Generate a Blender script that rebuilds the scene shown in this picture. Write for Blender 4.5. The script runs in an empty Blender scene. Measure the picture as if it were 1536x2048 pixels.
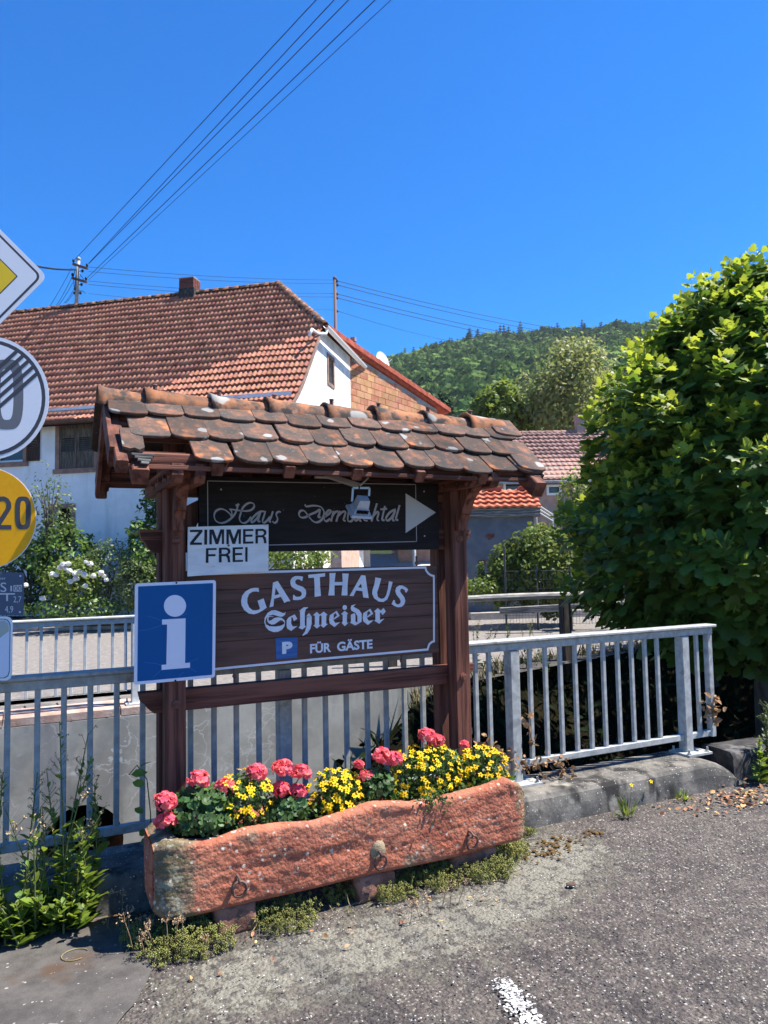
import bpy, bmesh, math, random
import numpy as np
from mathutils import Vector, Matrix, noise
random.seed(7); rng = np.random.default_rng(7)
SC = bpy.context.scene
COL = SC.collection

# ------------------------------------------------------------------ camera, light, exposure
F = 1480.0; EYE = 1.7
def _n(v): return v/np.linalg.norm(v)
_Z = _n(np.array([-433., -22320., F])); _X = np.array([3112., 38., F]); _X = _n(_X-_Z*_X.dot(_Z)); _Y = np.cross(_Z, _X)
ROT = np.array([_X, _Y, _Z]); CAM = np.array([0., 0., EYE])
cam_data = bpy.data.cameras.new('camera'); cam = bpy.data.objects.new('camera', cam_data); COL.objects.link(cam)
cam_data.sensor_fit = 'VERTICAL'; cam_data.sensor_height = 24.0; cam_data.lens = F/2048*24
cam_data.clip_start = 0.05; cam_data.clip_end = 5000
_r = ROT@np.array([1, 0, 0]); _u = ROT@np.array([0, -1, 0]); _b = -(ROT@np.array([0, 0, 1]))
cam.matrix_world = Matrix(((_r[0], _u[0], _b[0], 0), (_r[1], _u[1], _b[1], 0), (_r[2], _u[2], _b[2], EYE), (0, 0, 0, 1)))
SC.camera = cam
SUN_AZ, SUN_EL = 111.0, 59.0
_s = Vector((math.sin(math.radians(SUN_AZ))*math.cos(math.radians(SUN_EL)), math.cos(math.radians(SUN_AZ))*math.cos(math.radians(SUN_EL)), math.sin(math.radians(SUN_EL))))
sun_data = bpy.data.lights.new('sun', 'SUN'); sun_data.energy = 5.0; sun_data.angle = math.radians(0.53); sun_data.color = (1.0, 0.955, 0.88)
sun = bpy.data.objects.new('sun', sun_data); COL.objects.link(sun); sun.location = _s*60
sun.rotation_euler = _s.to_track_quat('Z', 'Y').to_euler()
world = bpy.data.worlds.new('World'); SC.world = world; world.use_nodes = True
wn = world.node_tree; bg = wn.nodes['Background']; sky = wn.nodes.new('ShaderNodeTexSky')
sky.sky_type = 'NISHITA'; sky.sun_disc = False; sky.sun_elevation = math.radians(SUN_EL); sky.sun_rotation = math.radians(SUN_AZ)
sky.altitude = 250; sky.air_density = 1.0; sky.dust_density = 0.25; sky.ozone_density = 7.0
hs = wn.nodes.new('ShaderNodeHueSaturation'); hs.inputs['Saturation'].default_value = 1.40; hs.inputs['Hue'].default_value = 0.508  # deep blue of a dry summer sky, the same over the whole dome
wn.links.new(sky.outputs[0], hs.inputs['Color']); wn.links.new(hs.outputs[0], bg.inputs[0]); bg.inputs[1].default_value = 0.105
SC.view_settings.view_transform = 'Standard'; SC.view_settings.look = 'None'; SC.view_settings.gamma = 1.0
SC.view_settings.use_curve_mapping = False; SC.view_settings.exposure = 1.2
SC.cycles.max_bounces = 8; SC.cycles.volume_bounces = 0; HAZE = .00014; SC.cycles.transparent_max_bounces = 12

# ------------------------------------------------------------------ points from photo measurements
def ray(u, v): return ROT@np.array([(u-768)/F, (v-1024)/F, 1.0])
def PY(u, v, y): d = ray(u, v); return CAM+d*(y/d[1])
def PZ(u, v, z=0.0): d = ray(u, v); return CAM+d*((z-EYE)/d[2])
def PD(u, v, D): return CAM+ray(u, v)*D
def PP(u, v, p0, n):
    d = ray(u, v); return CAM+d*(np.dot(np.asarray(p0)-CAM, n)/np.dot(d, n))
FWD = ROT@np.array([0, 0, 1.]); FWDH = _n(np.array([FWD[0], FWD[1], 0])); RGT = np.array([FWDH[1], -FWDH[0], 0])

# ------------------------------------------------------------------ mesh helpers
class MB:
    def __init__(s): s.v = []; s.f = []
    def add(s, vs, fs):
        o = len(s.v); s.v += [tuple(map(float, p)) for p in vs]; s.f += [tuple(i+o for i in f) for f in fs]; return s
    def hexa(s, p): # 8 points: bottom 4 ccw, top 4 ccw
        return s.add(p, [(3, 2, 1, 0), (4, 5, 6, 7), (0, 1, 5, 4), (1, 2, 6, 5), (2, 3, 7, 6), (3, 0, 4, 7)])
    def box(s, c, d, ax=None):
        c = np.array(c, float); a = np.eye(3) if ax is None else np.array(ax)
        p = [c+a[0]*x*d[0]/2+a[1]*y*d[1]/2+a[2]*z*d[2]/2 for z in (-1, 1) for x, y in ((-1, -1), (1, -1), (1, 1), (-1, 1))]
        return s.hexa(p)
    def box2(s, a, b): return s.box([(a[i]+b[i])/2 for i in range(3)], [abs(b[i]-a[i]) for i in range(3)])
    def beam(s, p0, p1, w, h, up=(0, 0, 1), ch=.008, cut=None):
        p0 = np.array(p0, float); p1 = np.array(p1, float); d = _n(p1-p0); up = np.array(up, float)
        x = _n(np.cross(d, up)); y = np.cross(x, d)
        w2, h2 = w/2, h/2; ch = min(ch, w2*.5, h2*.5)
        sec = [(-w2+ch, -h2), (w2-ch, -h2), (w2, -h2+ch), (w2, h2-ch), (w2-ch, h2), (-w2+ch, h2), (-w2, h2-ch), (-w2, -h2+ch)]
        vs = [p+x*a+y*b for p in (p0, p1) for a, b in sec]; n = 8
        return s.add(vs, [tuple(range(n-1, -1, -1)), tuple(range(n, 2*n))]+[(i, (i+1) % n, n+(i+1) % n, n+i) for i in range(n)])
    def tube(s, path, r, n=8, caps=True):
        P = [np.array(p, float) for p in path]; m = len(P); R = r if hasattr(r, '__len__') else [r]*m
        vs = []; ref = None
        for i in range(m):
            d = _n(P[min(i+1, m-1)]-P[max(i-1, 0)])
            if ref is None: ref = np.array([0, 0, 1.]) if abs(d[2]) < .9 else np.array([1., 0, 0])
            x = _n(np.cross(d, ref)); y = np.cross(x, d); ref = y
            vs += [P[i]+(x*math.cos(2*math.pi*k/n)+y*math.sin(2*math.pi*k/n))*R[i] for k in range(n)]
        fs = [(i*n+k, i*n+(k+1) % n, (i+1)*n+(k+1) % n, (i+1)*n+k) for i in range(m-1) for k in range(n)]
        if caps: fs += [tuple(range(n-1, -1, -1)), tuple(range((m-1)*n, m*n))]
        return s.add(vs, fs)
    def prism(s, poly, T, d):  # poly 2d, T maps (x,y,h)->3d
        n = len(poly); vs = [T(x, y, 0) for x, y in poly]+[T(x, y, d) for x, y in poly]
        return s.add(vs, [tuple(range(n-1, -1, -1)), tuple(range(n, 2*n))]+[(i, (i+1) % n, n+(i+1) % n, n+i) for i in range(n)])
    def sphere(s, c, r, nu=10, nv=6):
        c = np.array(c, float); r = np.array(r if hasattr(r, '__len__') else [r]*3, float); vs = [c+r*np.array([0, 0, 1])]
        for j in range(1, nv):
            t = math.pi*j/nv
            vs += [c+r*np.array([math.sin(t)*math.cos(2*math.pi*k/nu), math.sin(t)*math.sin(2*math.pi*k/nu), math.cos(t)]) for k in range(nu)]
        vs.append(c-r*np.array([0, 0, 1])); L = len(vs)-1
        fs = [(0, 1+k, 1+(k+1) % nu) for k in range(nu)]
        fs += [(1+j*nu+k, 1+(j+1)*nu+k, 1+(j+1)*nu+(k+1) % nu, 1+j*nu+(k+1) % nu) for j in range(nv-2) for k in range(nu)]
        fs += [(L, 1+(nv-2)*nu+(k+1) % nu, 1+(nv-2)*nu+k) for k in range(nu)]
        return s.add(vs, fs)
    def grid(s, fn, us, vs_, flip=False):
        a = [fn(u, v) for v in vs_ for u in us]; n = len(us); m = len(vs_)
        fs = [(j*n+i, j*n+i+1, (j+1)*n+i+1, (j+1)*n+i) for j in range(m-1) for i in range(n-1)]
        if flip: fs = [f[::-1] for f in fs]
        return s.add(a, fs)
def mesh(name, mb, mat, smooth=False, tri=False):
    me = bpy.data.meshes.new(name); me.from_pydata(mb.v, [], mb.f)
    if tri:
        bm = bmesh.new(); bm.from_mesh(me); bmesh.ops.triangulate(bm, faces=bm.faces[:], ngon_method='EAR_CLIP'); bm.to_mesh(me); bm.free()
    if mat: me.materials.append(mat)
    if smooth: me.polygons.foreach_set('use_smooth', [True]*len(me.polygons))
    me.update(); return me
def obj(name, mb, mat, parent=None, smooth=False, tri=False, label=None, cat=None, group=None, kind=None, stuff=False):
    me = mb if isinstance(mb, bpy.types.Mesh) else mesh(name, mb, mat, smooth, tri)
    o = bpy.data.objects.new(name, me); COL.objects.link(o)
    if parent: o.parent = parent
    if label: o['label'] = label
    if cat: o['category'] = cat
    if group: o['group'] = group
    if kind: o['kind'] = kind
    if stuff: o['kind'] = 'stuff'
    return o
def thing(name, label, cat, loc=(0, 0, 0), group=None, rot=0.0):
    o = bpy.data.objects.new(name, None); COL.objects.link(o); o.location = loc; o.rotation_euler = (0, 0, rot)
    o.empty_display_size = .1; o['label'] = label; o['category'] = cat
    if group: o['group'] = group
    return o
def struct(name, mb, mat, smooth=False, tri=False, label=None):
    o = obj(name, mb, mat, None, smooth, tri, label=label); o['kind'] = 'structure'; return o
def put(o, parent, world_loc=None):  # parent a world-space mesh to an Empty that has a location
    o.parent = parent; o.matrix_parent_inverse = Matrix.LocRotScale(parent.location, parent.rotation_euler, None).inverted(); return o
def wpart(name, mb, mat, parent, **k):
    o = obj(name, mb, mat, **k); return put(o, parent)
def arr_mesh(name, V, Fc, mat, smooth=False):
    me = bpy.data.meshes.new(name); V = np.asarray(V, np.float32); Fc = np.asarray(Fc, np.int32); n, k = Fc.shape
    me.vertices.add(len(V)); me.vertices.foreach_set('co', V.ravel()); me.loops.add(n*k); me.loops.foreach_set('vertex_index', Fc.ravel())
    me.polygons.add(n); me.polygons.foreach_set('loop_start', np.arange(0, n*k, k, dtype=np.int32)); me.polygons.foreach_set('loop_total', np.full(n, k, np.int32))
    if smooth: me.polygons.foreach_set('use_smooth', [True]*n)
    me.update(calc_edges=True); me.validate()
    if mat: me.materials.append(mat)
    return me
def rot_from(nrm, spin):
    """frames (N,3,3): columns x,y,z with z = nrm"""
    nrm = nrm/np.linalg.norm(nrm, axis=1, keepdims=True); ref = np.where(np.abs(nrm[:, 2:3]) < .95, [[0, 0, 1.]], [[1., 0, 0]])
    x = np.cross(ref, nrm); x /= np.linalg.norm(x, axis=1, keepdims=True); y = np.cross(nrm, x)
    c, s = np.cos(spin)[:, None], np.sin(spin)[:, None]
    return np.stack([x*c+y*s, -x*s+y*c, nrm], axis=2)
def scatter(bv, bf, pos, frames, size):
    bv = np.asarray(bv, float); bf = np.asarray(bf, int); n = len(pos)
    size = np.asarray(size, float).reshape(n, 1, -1)
    V = np.einsum('nij,nkj->nki', frames, bv[None]*size)+pos[:, None]
    Fc = bf[None]+(np.arange(n)*len(bv))[:, None, None]
    return V.reshape(-1, 3), Fc.reshape(-1, bf.shape[1])
def dup(o, parent=None, loc=None):
    c = o.copy(); COL.objects.link(c)
    if parent: c.parent = parent
    if loc is not None: c.location = loc
    for ch in list(o.children): dup(ch, c)
    return c

# ------------------------------------------------------------------ materials
def mat(name, c1, c2=None, scale=6., stretch=(1, 1, 1), rough=.8, spec=.2, metal=0., bump=0., bscale=None, bdist=.01, bstretch=None, detail=5., var=0., isl=0., hue=0.,
        spots=(), trans=0., tcol=None, ramp=(.35, .65), offs=False, vor=0., emit=None, coord='Object', nrough=.6, lines=None):
    m = bpy.data.materials.new(name); m.use_nodes = True; nt = m.node_tree; N = nt.nodes; L = nt.links
    p = N['Principled BSDF']; p.inputs['Roughness'].default_value = rough; p.inputs['Specular IOR Level'].default_value = spec; p.inputs['Metallic'].default_value = metal
    c4 = lambda c: (c[0], c[1], c[2], 1)
    tc = N.new('ShaderNodeTexCoord'); vec = tc.outputs[coord]; oi = None
    def oinfo():
        nonlocal oi
        if oi is None: oi = N.new('ShaderNodeObjectInfo')
        return oi
    if offs:
        mu = N.new('ShaderNodeVectorMath'); mu.operation = 'MULTIPLY_ADD'; mu.inputs[1].default_value = (1, 1, 1)
        sc = N.new('ShaderNodeVectorMath'); sc.operation = 'SCALE'; sc.inputs[0].default_value = (37, 91, 53); L.new(oinfo().outputs['Random'], sc.inputs['Scale'])
        L.new(vec, mu.inputs[0]); L.new(sc.outputs[0], mu.inputs[2]); vec = mu.outputs[0]
    def mapped(st):
        mp = N.new('ShaderNodeMapping'); mp.inputs['Scale'].default_value = st; L.new(vec, mp.inputs[0]); return mp.outputs[0]
    def nz(sc_, det, st, ro=.6, dist=0.):
        t = N.new('ShaderNodeTexNoise'); t.inputs['Scale'].default_value = sc_; t.inputs['Detail'].default_value = det; t.inputs['Roughness'].default_value = ro; t.inputs['Distortion'].default_value = dist
        L.new(mapped(st), t.inputs['Vector']); return t.outputs[0]
    def mixc(fac, a, b, mode='MIX'):
        x = N.new('ShaderNodeMix'); x.data_type = 'RGBA'; x.blend_type = mode
        for s_, k in ((fac, 0), (a, 6), (b, 7)):
            if isinstance(s_, (int, float)): x.inputs[k].default_value = s_
            elif isinstance(s_, tuple): x.inputs[k].default_value = c4(s_)
            else: L.new(s_, x.inputs[k])
        return x.outputs[2]
    def mr(s_, lo, hi, a=0., b=1.):
        x = N.new('ShaderNodeMapRange'); x.interpolation_type = 'SMOOTHSTEP' if (a, b) == (0., 1.) else 'LINEAR'
        L.new(s_, x.inputs[0]); x.inputs[1].default_value = lo; x.inputs[2].default_value = hi; x.inputs[3].default_value = a; x.inputs[4].default_value = b; return x.outputs[0]
    if c2 is None: rgb = N.new('ShaderNodeRGB'); rgb.outputs[0].default_value = c4(c1); col = rgb.outputs[0]
    else: col = mixc(mr(nz(scale, detail, stretch, nrough), *ramp), tuple(c1), tuple(c2))
    for sp in spots:  # (color, scale, lo, hi, kind[, stretch])
        st = sp[5] if len(sp) > 5 else (1, 1, 1)
        if sp[4] == 'attr':  # worn or overgrown areas stored on the mesh as 'cover'
            at_ = N.new('ShaderNodeAttribute'); at_.attribute_name = 'cover'; ad = N.new('ShaderNodeMath'); ad.operation = 'MULTIPLY_ADD'; L.new(nz(sp[1], 6., st, .7), ad.inputs[0]); ad.inputs[1].default_value = 2.6; L.new(at_.outputs['Fac'], ad.inputs[2])
            fac = mr(ad.outputs[0], sp[2], sp[3])
        elif sp[4] == 'n': fac = mr(nz(sp[1], 3., st), sp[2], sp[3])
        elif sp[4] == 'crack':
            t = N.new('ShaderNodeTexVoronoi'); t.feature = 'DISTANCE_TO_EDGE'; t.inputs['Scale'].default_value = sp[1]
            ad = N.new('ShaderNodeVectorMath'); ad.operation = 'MULTIPLY_ADD'; nn = N.new('ShaderNodeTexNoise'); nn.inputs['Scale'].default_value = sp[1]*1.7; nn.inputs['Detail'].default_value = 4
            L.new(mapped(st), nn.inputs['Vector']); L.new(nn.outputs['Color'], ad.inputs[0]); ad.inputs[1].default_value = (.9/sp[1],)*3; L.new(mapped(st), ad.inputs[2]); L.new(ad.outputs[0], t.inputs['Vector'])
            f1 = mr(t.outputs['Distance'], sp[2], sp[3], 1., 0.); f2 = mr(nz(sp[1]*.45, 2., st), .42, .62)
            mm = N.new('ShaderNodeMath'); mm.operation = 'MULTIPLY'; L.new(f1, mm.inputs[0]); L.new(f2, mm.inputs[1]); fac = mm.outputs[0]
        else:
            t = N.new('ShaderNodeTexVoronoi'); t.inputs['Scale'].default_value = sp[1]
            ad = N.new('ShaderNodeVectorMath'); ad.operation = 'MULTIPLY_ADD'; nn = N.new('ShaderNodeTexNoise'); nn.inputs['Scale'].default_value = sp[1]*2.5
            L.new(mapped(st), nn.inputs['Vector']); L.new(nn.outputs['Color'], ad.inputs[0]); ad.inputs[1].default_value = (.35/sp[1],)*3; L.new(mapped(st), ad.inputs[2]); L.new(ad.outputs[0], t.inputs['Vector'])
            # random radius per cell
            sep = N.new('ShaderNodeSeparateColor'); L.new(t.outputs['Color'], sep.inputs[0])
            sub = N.new('ShaderNodeMath'); sub.operation = 'MULTIPLY'; L.new(sep.outputs[0], sub.inputs[0]); sub.inputs[1].default_value = sp[3]
            su = N.new('ShaderNodeMath'); su.operation = 'SUBTRACT'; L.new(t.outputs['Distance'], su.inputs[0]); L.new(sub.outputs[0], su.inputs[1])
            fac = mr(su.outputs[0], sp[2]-.06, sp[2], 1., 0.)
        if len(sp) > 6:
            mm = N.new('ShaderNodeMath'); mm.operation = 'MULTIPLY'; L.new(fac, mm.inputs[0]); mm.inputs[1].default_value = sp[6]; fac = mm.outputs[0]
        col = mixc(fac, col, tuple(sp[0]))
    for amt, src in ((var, 'o'), (isl, 'i')):
        if amt or (hue and src == ('o' if var else 'i')):
            if src == 'o': r = oinfo().outputs['Random']
            else: g = N.new('ShaderNodeNewGeometry'); r = g.outputs['Random Per Island']
            h = N.new('ShaderNodeHueSaturation'); L.new(mr(r, 0., 1., 1-amt, 1+amt), h.inputs['Value']); L.new(col, h.inputs['Color'])
            if hue:
                w = N.new('ShaderNodeMath'); w.operation = 'FRACT'; w2 = N.new('ShaderNodeMath'); w2.operation = 'MULTIPLY'; w2.inputs[1].default_value = 7.31; L.new(r, w2.inputs[0]); L.new(w2.outputs[0], w.inputs[0])
                L.new(mr(w.outputs[0], 0., 1., .5-hue, .5+hue), h.inputs['Hue'])
            col = h.outputs[0]
    L.new(col, p.inputs['Base Color'])
    if bump:
        b = N.new('ShaderNodeBump'); b.inputs['Strength'].default_value = bump; b.inputs['Distance'].default_value = bdist
        hgt = nz(bscale or scale*3, 6., bstretch or stretch, .65)
        if vor:
            t = N.new('ShaderNodeTexVoronoi'); t.inputs['Scale'].default_value = vor; L.new(vec, t.inputs['Vector'])
            mm = N.new('ShaderNodeMath'); mm.operation = 'MULTIPLY_ADD'; L.new(t.outputs['Distance'], mm.inputs[0]); mm.inputs[1].default_value = -.8; L.new(hgt, mm.inputs[2]); hgt = mm.outputs[0]
        L.new(hgt, b.inputs['Height']); L.new(b.outputs[0], p.inputs['Normal'])
    if trans:
        tr = N.new('ShaderNodeBsdfTranslucent'); mx = N.new('ShaderNodeMixShader'); mx.inputs[0].default_value = trans
        if tcol: L.new(mixc(.75, col, tuple(tcol)), tr.inputs[0])
        else: L.new(col, tr.inputs[0])
        L.new(p.outputs[0], mx.inputs[1]); L.new(tr.outputs[0], mx.inputs[2]); L.new(mx.outputs[0], N['Material Output'].inputs[0])
    return m
def wood(name, c1, c2, axis, knots=True, k=1.0):
    st = [26, 26, 26]; st[axis] = 1.1
    bs = [60, 60, 60]; bs[axis] = 1.6
    return mat(name, c1, c2, 1.0, tuple(st), rough=.8, spec=.2, bump=.8*k, bscale=1.0, bstretch=tuple(bs), bdist=.008, ramp=(.38, .62), detail=4,
               spots=[(tuple(x*.35 for x in c1), 1.0, .62, .72, 'n', tuple(x*1.7 for x in st), .7)])
M = {}
WD1, WD2 = (.070, .026, .018), (.205, .082, .053)
for i, a in enumerate('xyz'): M['wood_'+a] = wood('brown_wood_'+a, WD1, WD2, i)
M['wood_slope'] = mat('brown_rafter_wood', WD1, WD2, 3., (6, 1.5, 6), rough=.75, bump=.4, bscale=12, bdist=.004)
M['endgrain'] = mat('end_grain', (.10, .035, .022), (.2, .08, .05), 18, (1, 1, 1), bump=.4, bscale=60)
M['old_tile'] = mat('weathered_clay_tile', (.085, .062, .050), (.30, .125, .068), 9, (1, 1, 1), rough=.9, spec=.15, bump=.5, bscale=60, bdist=.004, offs=True, var=.28, ramp=(.42, .80), detail=8, nrough=.74,
    spots=[((.062, .056, .050), 13, .46, .64, 'n', (1, 1, 1), .85), ((.44, .16, .065), 5, .60, .74, 'n'), ((.30, .29, .27), 8.5, -.02, .34, 'v', (1, 1, 1), .9), ((.23, .235, .20), 70, .64, .72, 'n', (1, 1, 1), .7)])
M['ridge_tile'] = mat('weathered_ridge_tile', (.095, .070, .056), (.34, .145, .07), 6, (1, 1, 1), rough=.9, spec=.15, bump=.5, bscale=50, bdist=.004, offs=True, var=.15, ramp=(.36, .60), detail=7, nrough=.7,
    spots=[((.055, .047, .042), 9, .48, .62, 'n'), ((.33, .32, .29), 5.5, .02, .34, 'v', (1, 1, 1), .9)])
M['galv'] = mat('galvanised_steel', (.31, .315, .295), (.42, .425, .40), 22, rough=.6, spec=.25, metal=.0, bump=.05, bscale=60, spots=[((.25, .255, .245), 9, .52, .68, 'n'), ((.47, .475, .455), 26, .60, .70, 'n', (1, 1, .3), .6), ((.22, .155, .10), 17, .68, .74, 'n', (1, 1, .4), .55)])
M['galv_light'] = mat('pale_galvanised_steel', (.43, .44, .42), (.54, .55, .53), 18, rough=.55, spec=.3)
M['concrete_kerb'] = mat('weathered_concrete', (.085, .08, .072), (.215, .195, .165), 4.5, rough=.95, spec=.1, bump=.6, bscale=45, bdist=.006, ramp=(.38, .66), detail=8,
    spots=[((.040, .037, .034), 6, .50, .64, 'n', (1, 1, .5)), ((.50, .49, .45), 58, -.10, .36, 'v'), ((.55, .54, .50), 36, -.20, .36, 'v'), ((.30, .28, .23), 3, .58, .7, 'n')])
M['render_wall'] = mat('cracked_grey_render', (.28, .262, .22), (.43, .41, .35), 1.6, rough=.95, spec=.1, bump=.25, bscale=30, bdist=.005, ramp=(.35, .68), detail=7,
    spots=[((.23, .225, .215), 1.0, .50, .66, 'n', (2.6, 1, .5)), ((.55, .53, .48), 3.1, .004, .020, 'crack', (1, 1, 1), .75), ((.13, .125, .11), 1.3, .56, .72, 'n', (2.2, 1, .4), .6), ((.60, .59, .56), 2.2, .60, .74, 'n', (1, 1, 3), .6)])
M['pink_stone'] = mat('pink_sandstone', (.40, .26, .20), (.56, .41, .33), 6, rough=.95, spec=.1, bump=.5, bscale=40)
M['dark_stone'] = mat('brown_rubble', (.10, .07, .055), (.23, .16, .125), 5, rough=.95, bump=.5, bscale=20, spec=.1)
M['culvert'] = mat('rusty_culvert', (.16, .06, .015), (.30, .13, .035), 3, rough=.85)
M['sandstone'] = mat('red_sandstone', (.365, .115, .066), (.465, .182, .11), 2.6, rough=.95, spec=.1, bump=.9, bscale=110, bdist=.006, vor=60., detail=9, ramp=(.30, .7), nrough=.7,
    spots=[((.50, .25, .16), 3.4, .56, .70, 'n', (1, 1, 1), .6), ((.26, .075, .05), 9, .54, .70, 'n', (1, 1, 3), .8), ((.25, .19, .125), 3.2, .58, .70, 'n', (1, 1, 1), .75), ((.15, .075, .055), 1.6, .58, .72, 'n', (1.2, 1, 9), .8),
    ((.215, .155, .095), 7, 1.55, 1.95, 'attr', (1, 1, 1), .9), ((.115, .105, .058), 9, 1.98, 2.2, 'attr', (1, 1, 2.2), .8), ((.27, .25, .18), 19, 2.26, 2.38, 'attr', (1, 1, 1), .9), ((.52, .47, .39), 34, -.05, .36, 'v', (1, 1, 1), .85), ((.60, .57, .49), 17, -.14, .36, 'v', (1, 1, 1), .8)])
M['lichen'] = mat('lichened_sandstone', (.30, .22, .13), (.43, .33, .20), 7, rough=.97, spec=.05, bump=1., bscale=34, bdist=.014, detail=8,
    spots=[((.47, .47, .36), 10, .52, .64, 'n'), ((.40, .14, .085), 4.5, .58, .68, 'n'), ((.66, .66, .58), 22, -.02, .36, 'v'), ((.17, .17, .09), 6, .6, .7, 'n')])
M['block'] = mat('stone_block', (.22, .095, .065), (.34, .17, .12), 9, rough=.95, bump=.9, bscale=45, bdist=.01, spots=[((.15, .09, .07), 14, .55, .66, 'n')], var=.15)
M['iron'] = mat('rusty_iron', (.10, .055, .045), (.22, .13, .11), 40, rough=.8, bump=.4, bscale=120, metal=.2)
M['soil'] = mat('dark_soil', (.012, .009, .007), (.03, .02, .014), 40, rough=1., spec=0., bump=.8, bscale=80)
M['asphalt'] = mat('old_asphalt', (.086, .071, .063), (.148, .124, .107), 3.2, rough=.92, spec=.25, bump=1., bscale=70, bdist=.012, vor=62., detail=9, nrough=.7, ramp=(.36, .64),
    spots=[((.15, .13, .105), .9, .52, .68, 'n', (1, 1, 1), .55), ((.026, .022, .021), .55, .004, .010, 'crack', (1, 1, 1), .8), ((.165, .142, .115), 40, .0, .50, 'v'), ((.27, .245, .20), 44, .0, .38, 'v'), ((.50, .48, .43), 40, -.09, .36, 'v'), ((.030, .026, .028), 80, .50, .62, 'n', (1, 1, 1), .7),
    ((.135, .122, .095), 5, 1.72, 2.0, 'attr', (1, 1, 1), .8), ((.235, .22, .175), 11, 2.06, 2.22, 'attr', (1, 1, 1), .8), ((.055, .048, .046), 16, .52, .62, 'n', (1, 1, 1), .65), ((.05, .044, .042), 30, .54, .64, 'n', (1, 1, 1), .6), ((.36, .335, .28), 58, -.10, .34, 'v')])
M['asphalt_lichen'] = mat('lichened_asphalt', (.10, .09, .083), (.21, .185, .150), 2.6, rough=.95, spec=.2, bump=.9, bscale=60, bdist=.01, vor=52., detail=9, nrough=.75, ramp=(.36, .58),
    spots=[((.30, .29, .225), 5.2, .50, .58, 'n', (1, 1, 1), .8), ((.40, .385, .32), 11, .03, .44, 'v', (1, 1, 1), .75), ((.06, .052, .052), 26, .54, .62, 'n', (1, 1, 1), .8), ((.56, .53, .46), 40, -.05, .32, 'v')])
M['asphalt_dark'] = mat('smooth_dark_asphalt', (.062, .056, .052), (.108, .098, .088), 6, rough=.9, spec=.25, bump=.5, bscale=120, bdist=.006, detail=9, nrough=.75,
    spots=[((.30, .28, .25), 30, -.14, .36, 'v'), ((.24, .23, .20), 5, .66, .70, 'n', (1, 1, 1), .8), ((.085, .05, .03), 2.2, .58, .70, 'n', (1, 1, 1), .8)])
M['far_asphalt'] = mat('pale_far_asphalt', (.17, .152, .135), (.235, .21, .185), 9, rough=.95, spec=.15, bump=.3, bscale=30, spots=[((.36, .34, .31), 9, -.1, .34, 'v')])
M['paver'] = mat('grey_pavers', (.16, .14, .12), (.22, .195, .17), 5, rough=.95, var=.12, bump=.3, bscale=50)
M['joint'] = mat('paver_joint', (.05, .045, .04), (.09, .08, .07), 9, rough=1.)
M['earth'] = mat('earth_ground', (.06, .05, .03), (.11, .10, .05), 3, rough=1., bump=.6, bscale=12)
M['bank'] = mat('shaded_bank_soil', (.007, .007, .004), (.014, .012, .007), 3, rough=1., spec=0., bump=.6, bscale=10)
M['white_wall'] = mat('white_render', (.66, .68, .69), (.76, .77, .77), 1.4, rough=.95, spec=.1, bump=.35, bscale=10, bdist=.03, spots=[((.50, .51, .50), .9, .50, .76, 'n', (2.4, 2.4, .3), .55), ((.42, .42, .40), 2.6, .64, .74, 'n', (1, 1, .6), .35)])
M['gable_wall'] = mat('rough_white_plaster', (.62, .62, .58), (.80, .79, .75), 3.2, rough=.95, spec=.1, bump=.9, bscale=9, bdist=.05)
M['stone_frame'] = mat('brown_sandstone_frame', (.20, .125, .10), (.29, .19, .15), 5, rough=.95, bump=.3, bscale=30)
M['shutter'] = mat('weathered_shutter_wood', (.055, .045, .036), (.135, .115, .095), 3, (9, 9, 1.2), rough=.9, bump=.3)
M['shutter_brown'] = mat('dark_brown_shutter', (.03, .018, .015), (.055, .033, .026), 3, (9, 9, 1.2), rough=.8)
M['house_tile'] = mat('clay_roof_tile', (.28, .112, .070), (.40, .180, .115), 3.0, rough=.85, spec=.2, offs=True, var=.16, hue=.008, spots=[((.17, .09, .065), .7, .60, .74, 'n', (1, 1, 1), .5)])
M['house_tile_mass'] = mat('clay_roof_tile_mass', (.28, .112, .070), (.40, .180, .115), 3.0, rough=.85, spec=.2, isl=.16, hue=.008, spots=[((.17, .09, .065), .7, .60, .74, 'n', (1, 1, 1), .5)])
M['brown_tile'] = mat('brown_roof_tile_mass', (.24, .135, .11), (.36, .21, .17), 3, rough=.85, isl=.25, spec=.2)
M['brown_tile_o'] = mat('brown_roof_tile', (.24, .135, .11), (.36, .21, .17), 3, rough=.85, var=.25, spec=.2)
M['orange_tile'] = mat('orange_roof_tile', (.40, .105, .055), (.54, .18, .10), 4, rough=.8, var=.18, offs=True, spots=[((.2, .07, .05), 5, .62, .7, 'n', (1, 1, 1), .7)])
M['verge'] = mat('red_verge_tile', (.30, .065, .04), (.42, .11, .065), 5, rough=.8, var=.12)
M['brick'] = mat('hollow_clay_brick', (.36, .165, .085), (.48, .25, .14), 2.2, rough=.95, offs=True, var=.16, hue=.015, spots=[((.42, .15, .09), 1.2, .56, .6, 'n', (1, 1, 1), .6)])
M['mortar'] = mat('grey_mortar', (.30, .27, .24), (.40, .36, .32), 7, rough=1.)
M['chimney'] = mat('chimney_brick', (.11, .045, .035), (.18, .07, .055), 9, rough=.95, var=.2)
M['zinc'] = mat('grey_zinc', (.30, .31, .31), (.42, .43, .43), 6, rough=.6, metal=.3)
M['copper'] = mat('brown_gutter', (.10, .06, .05), (.14, .085, .07), 6, rough=.8, spec=.05)
M['white_paint'] = mat('white_plastic', (.78, .78, .76), None, rough=.5)
M['pink_wall'] = mat('pinkish_brick_wall', (.37, .22, .165), (.47, .30, .235), 4, rough=.95, spots=[((.31, .26, .22), 1.4, .5, .6, 'n')])
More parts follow.
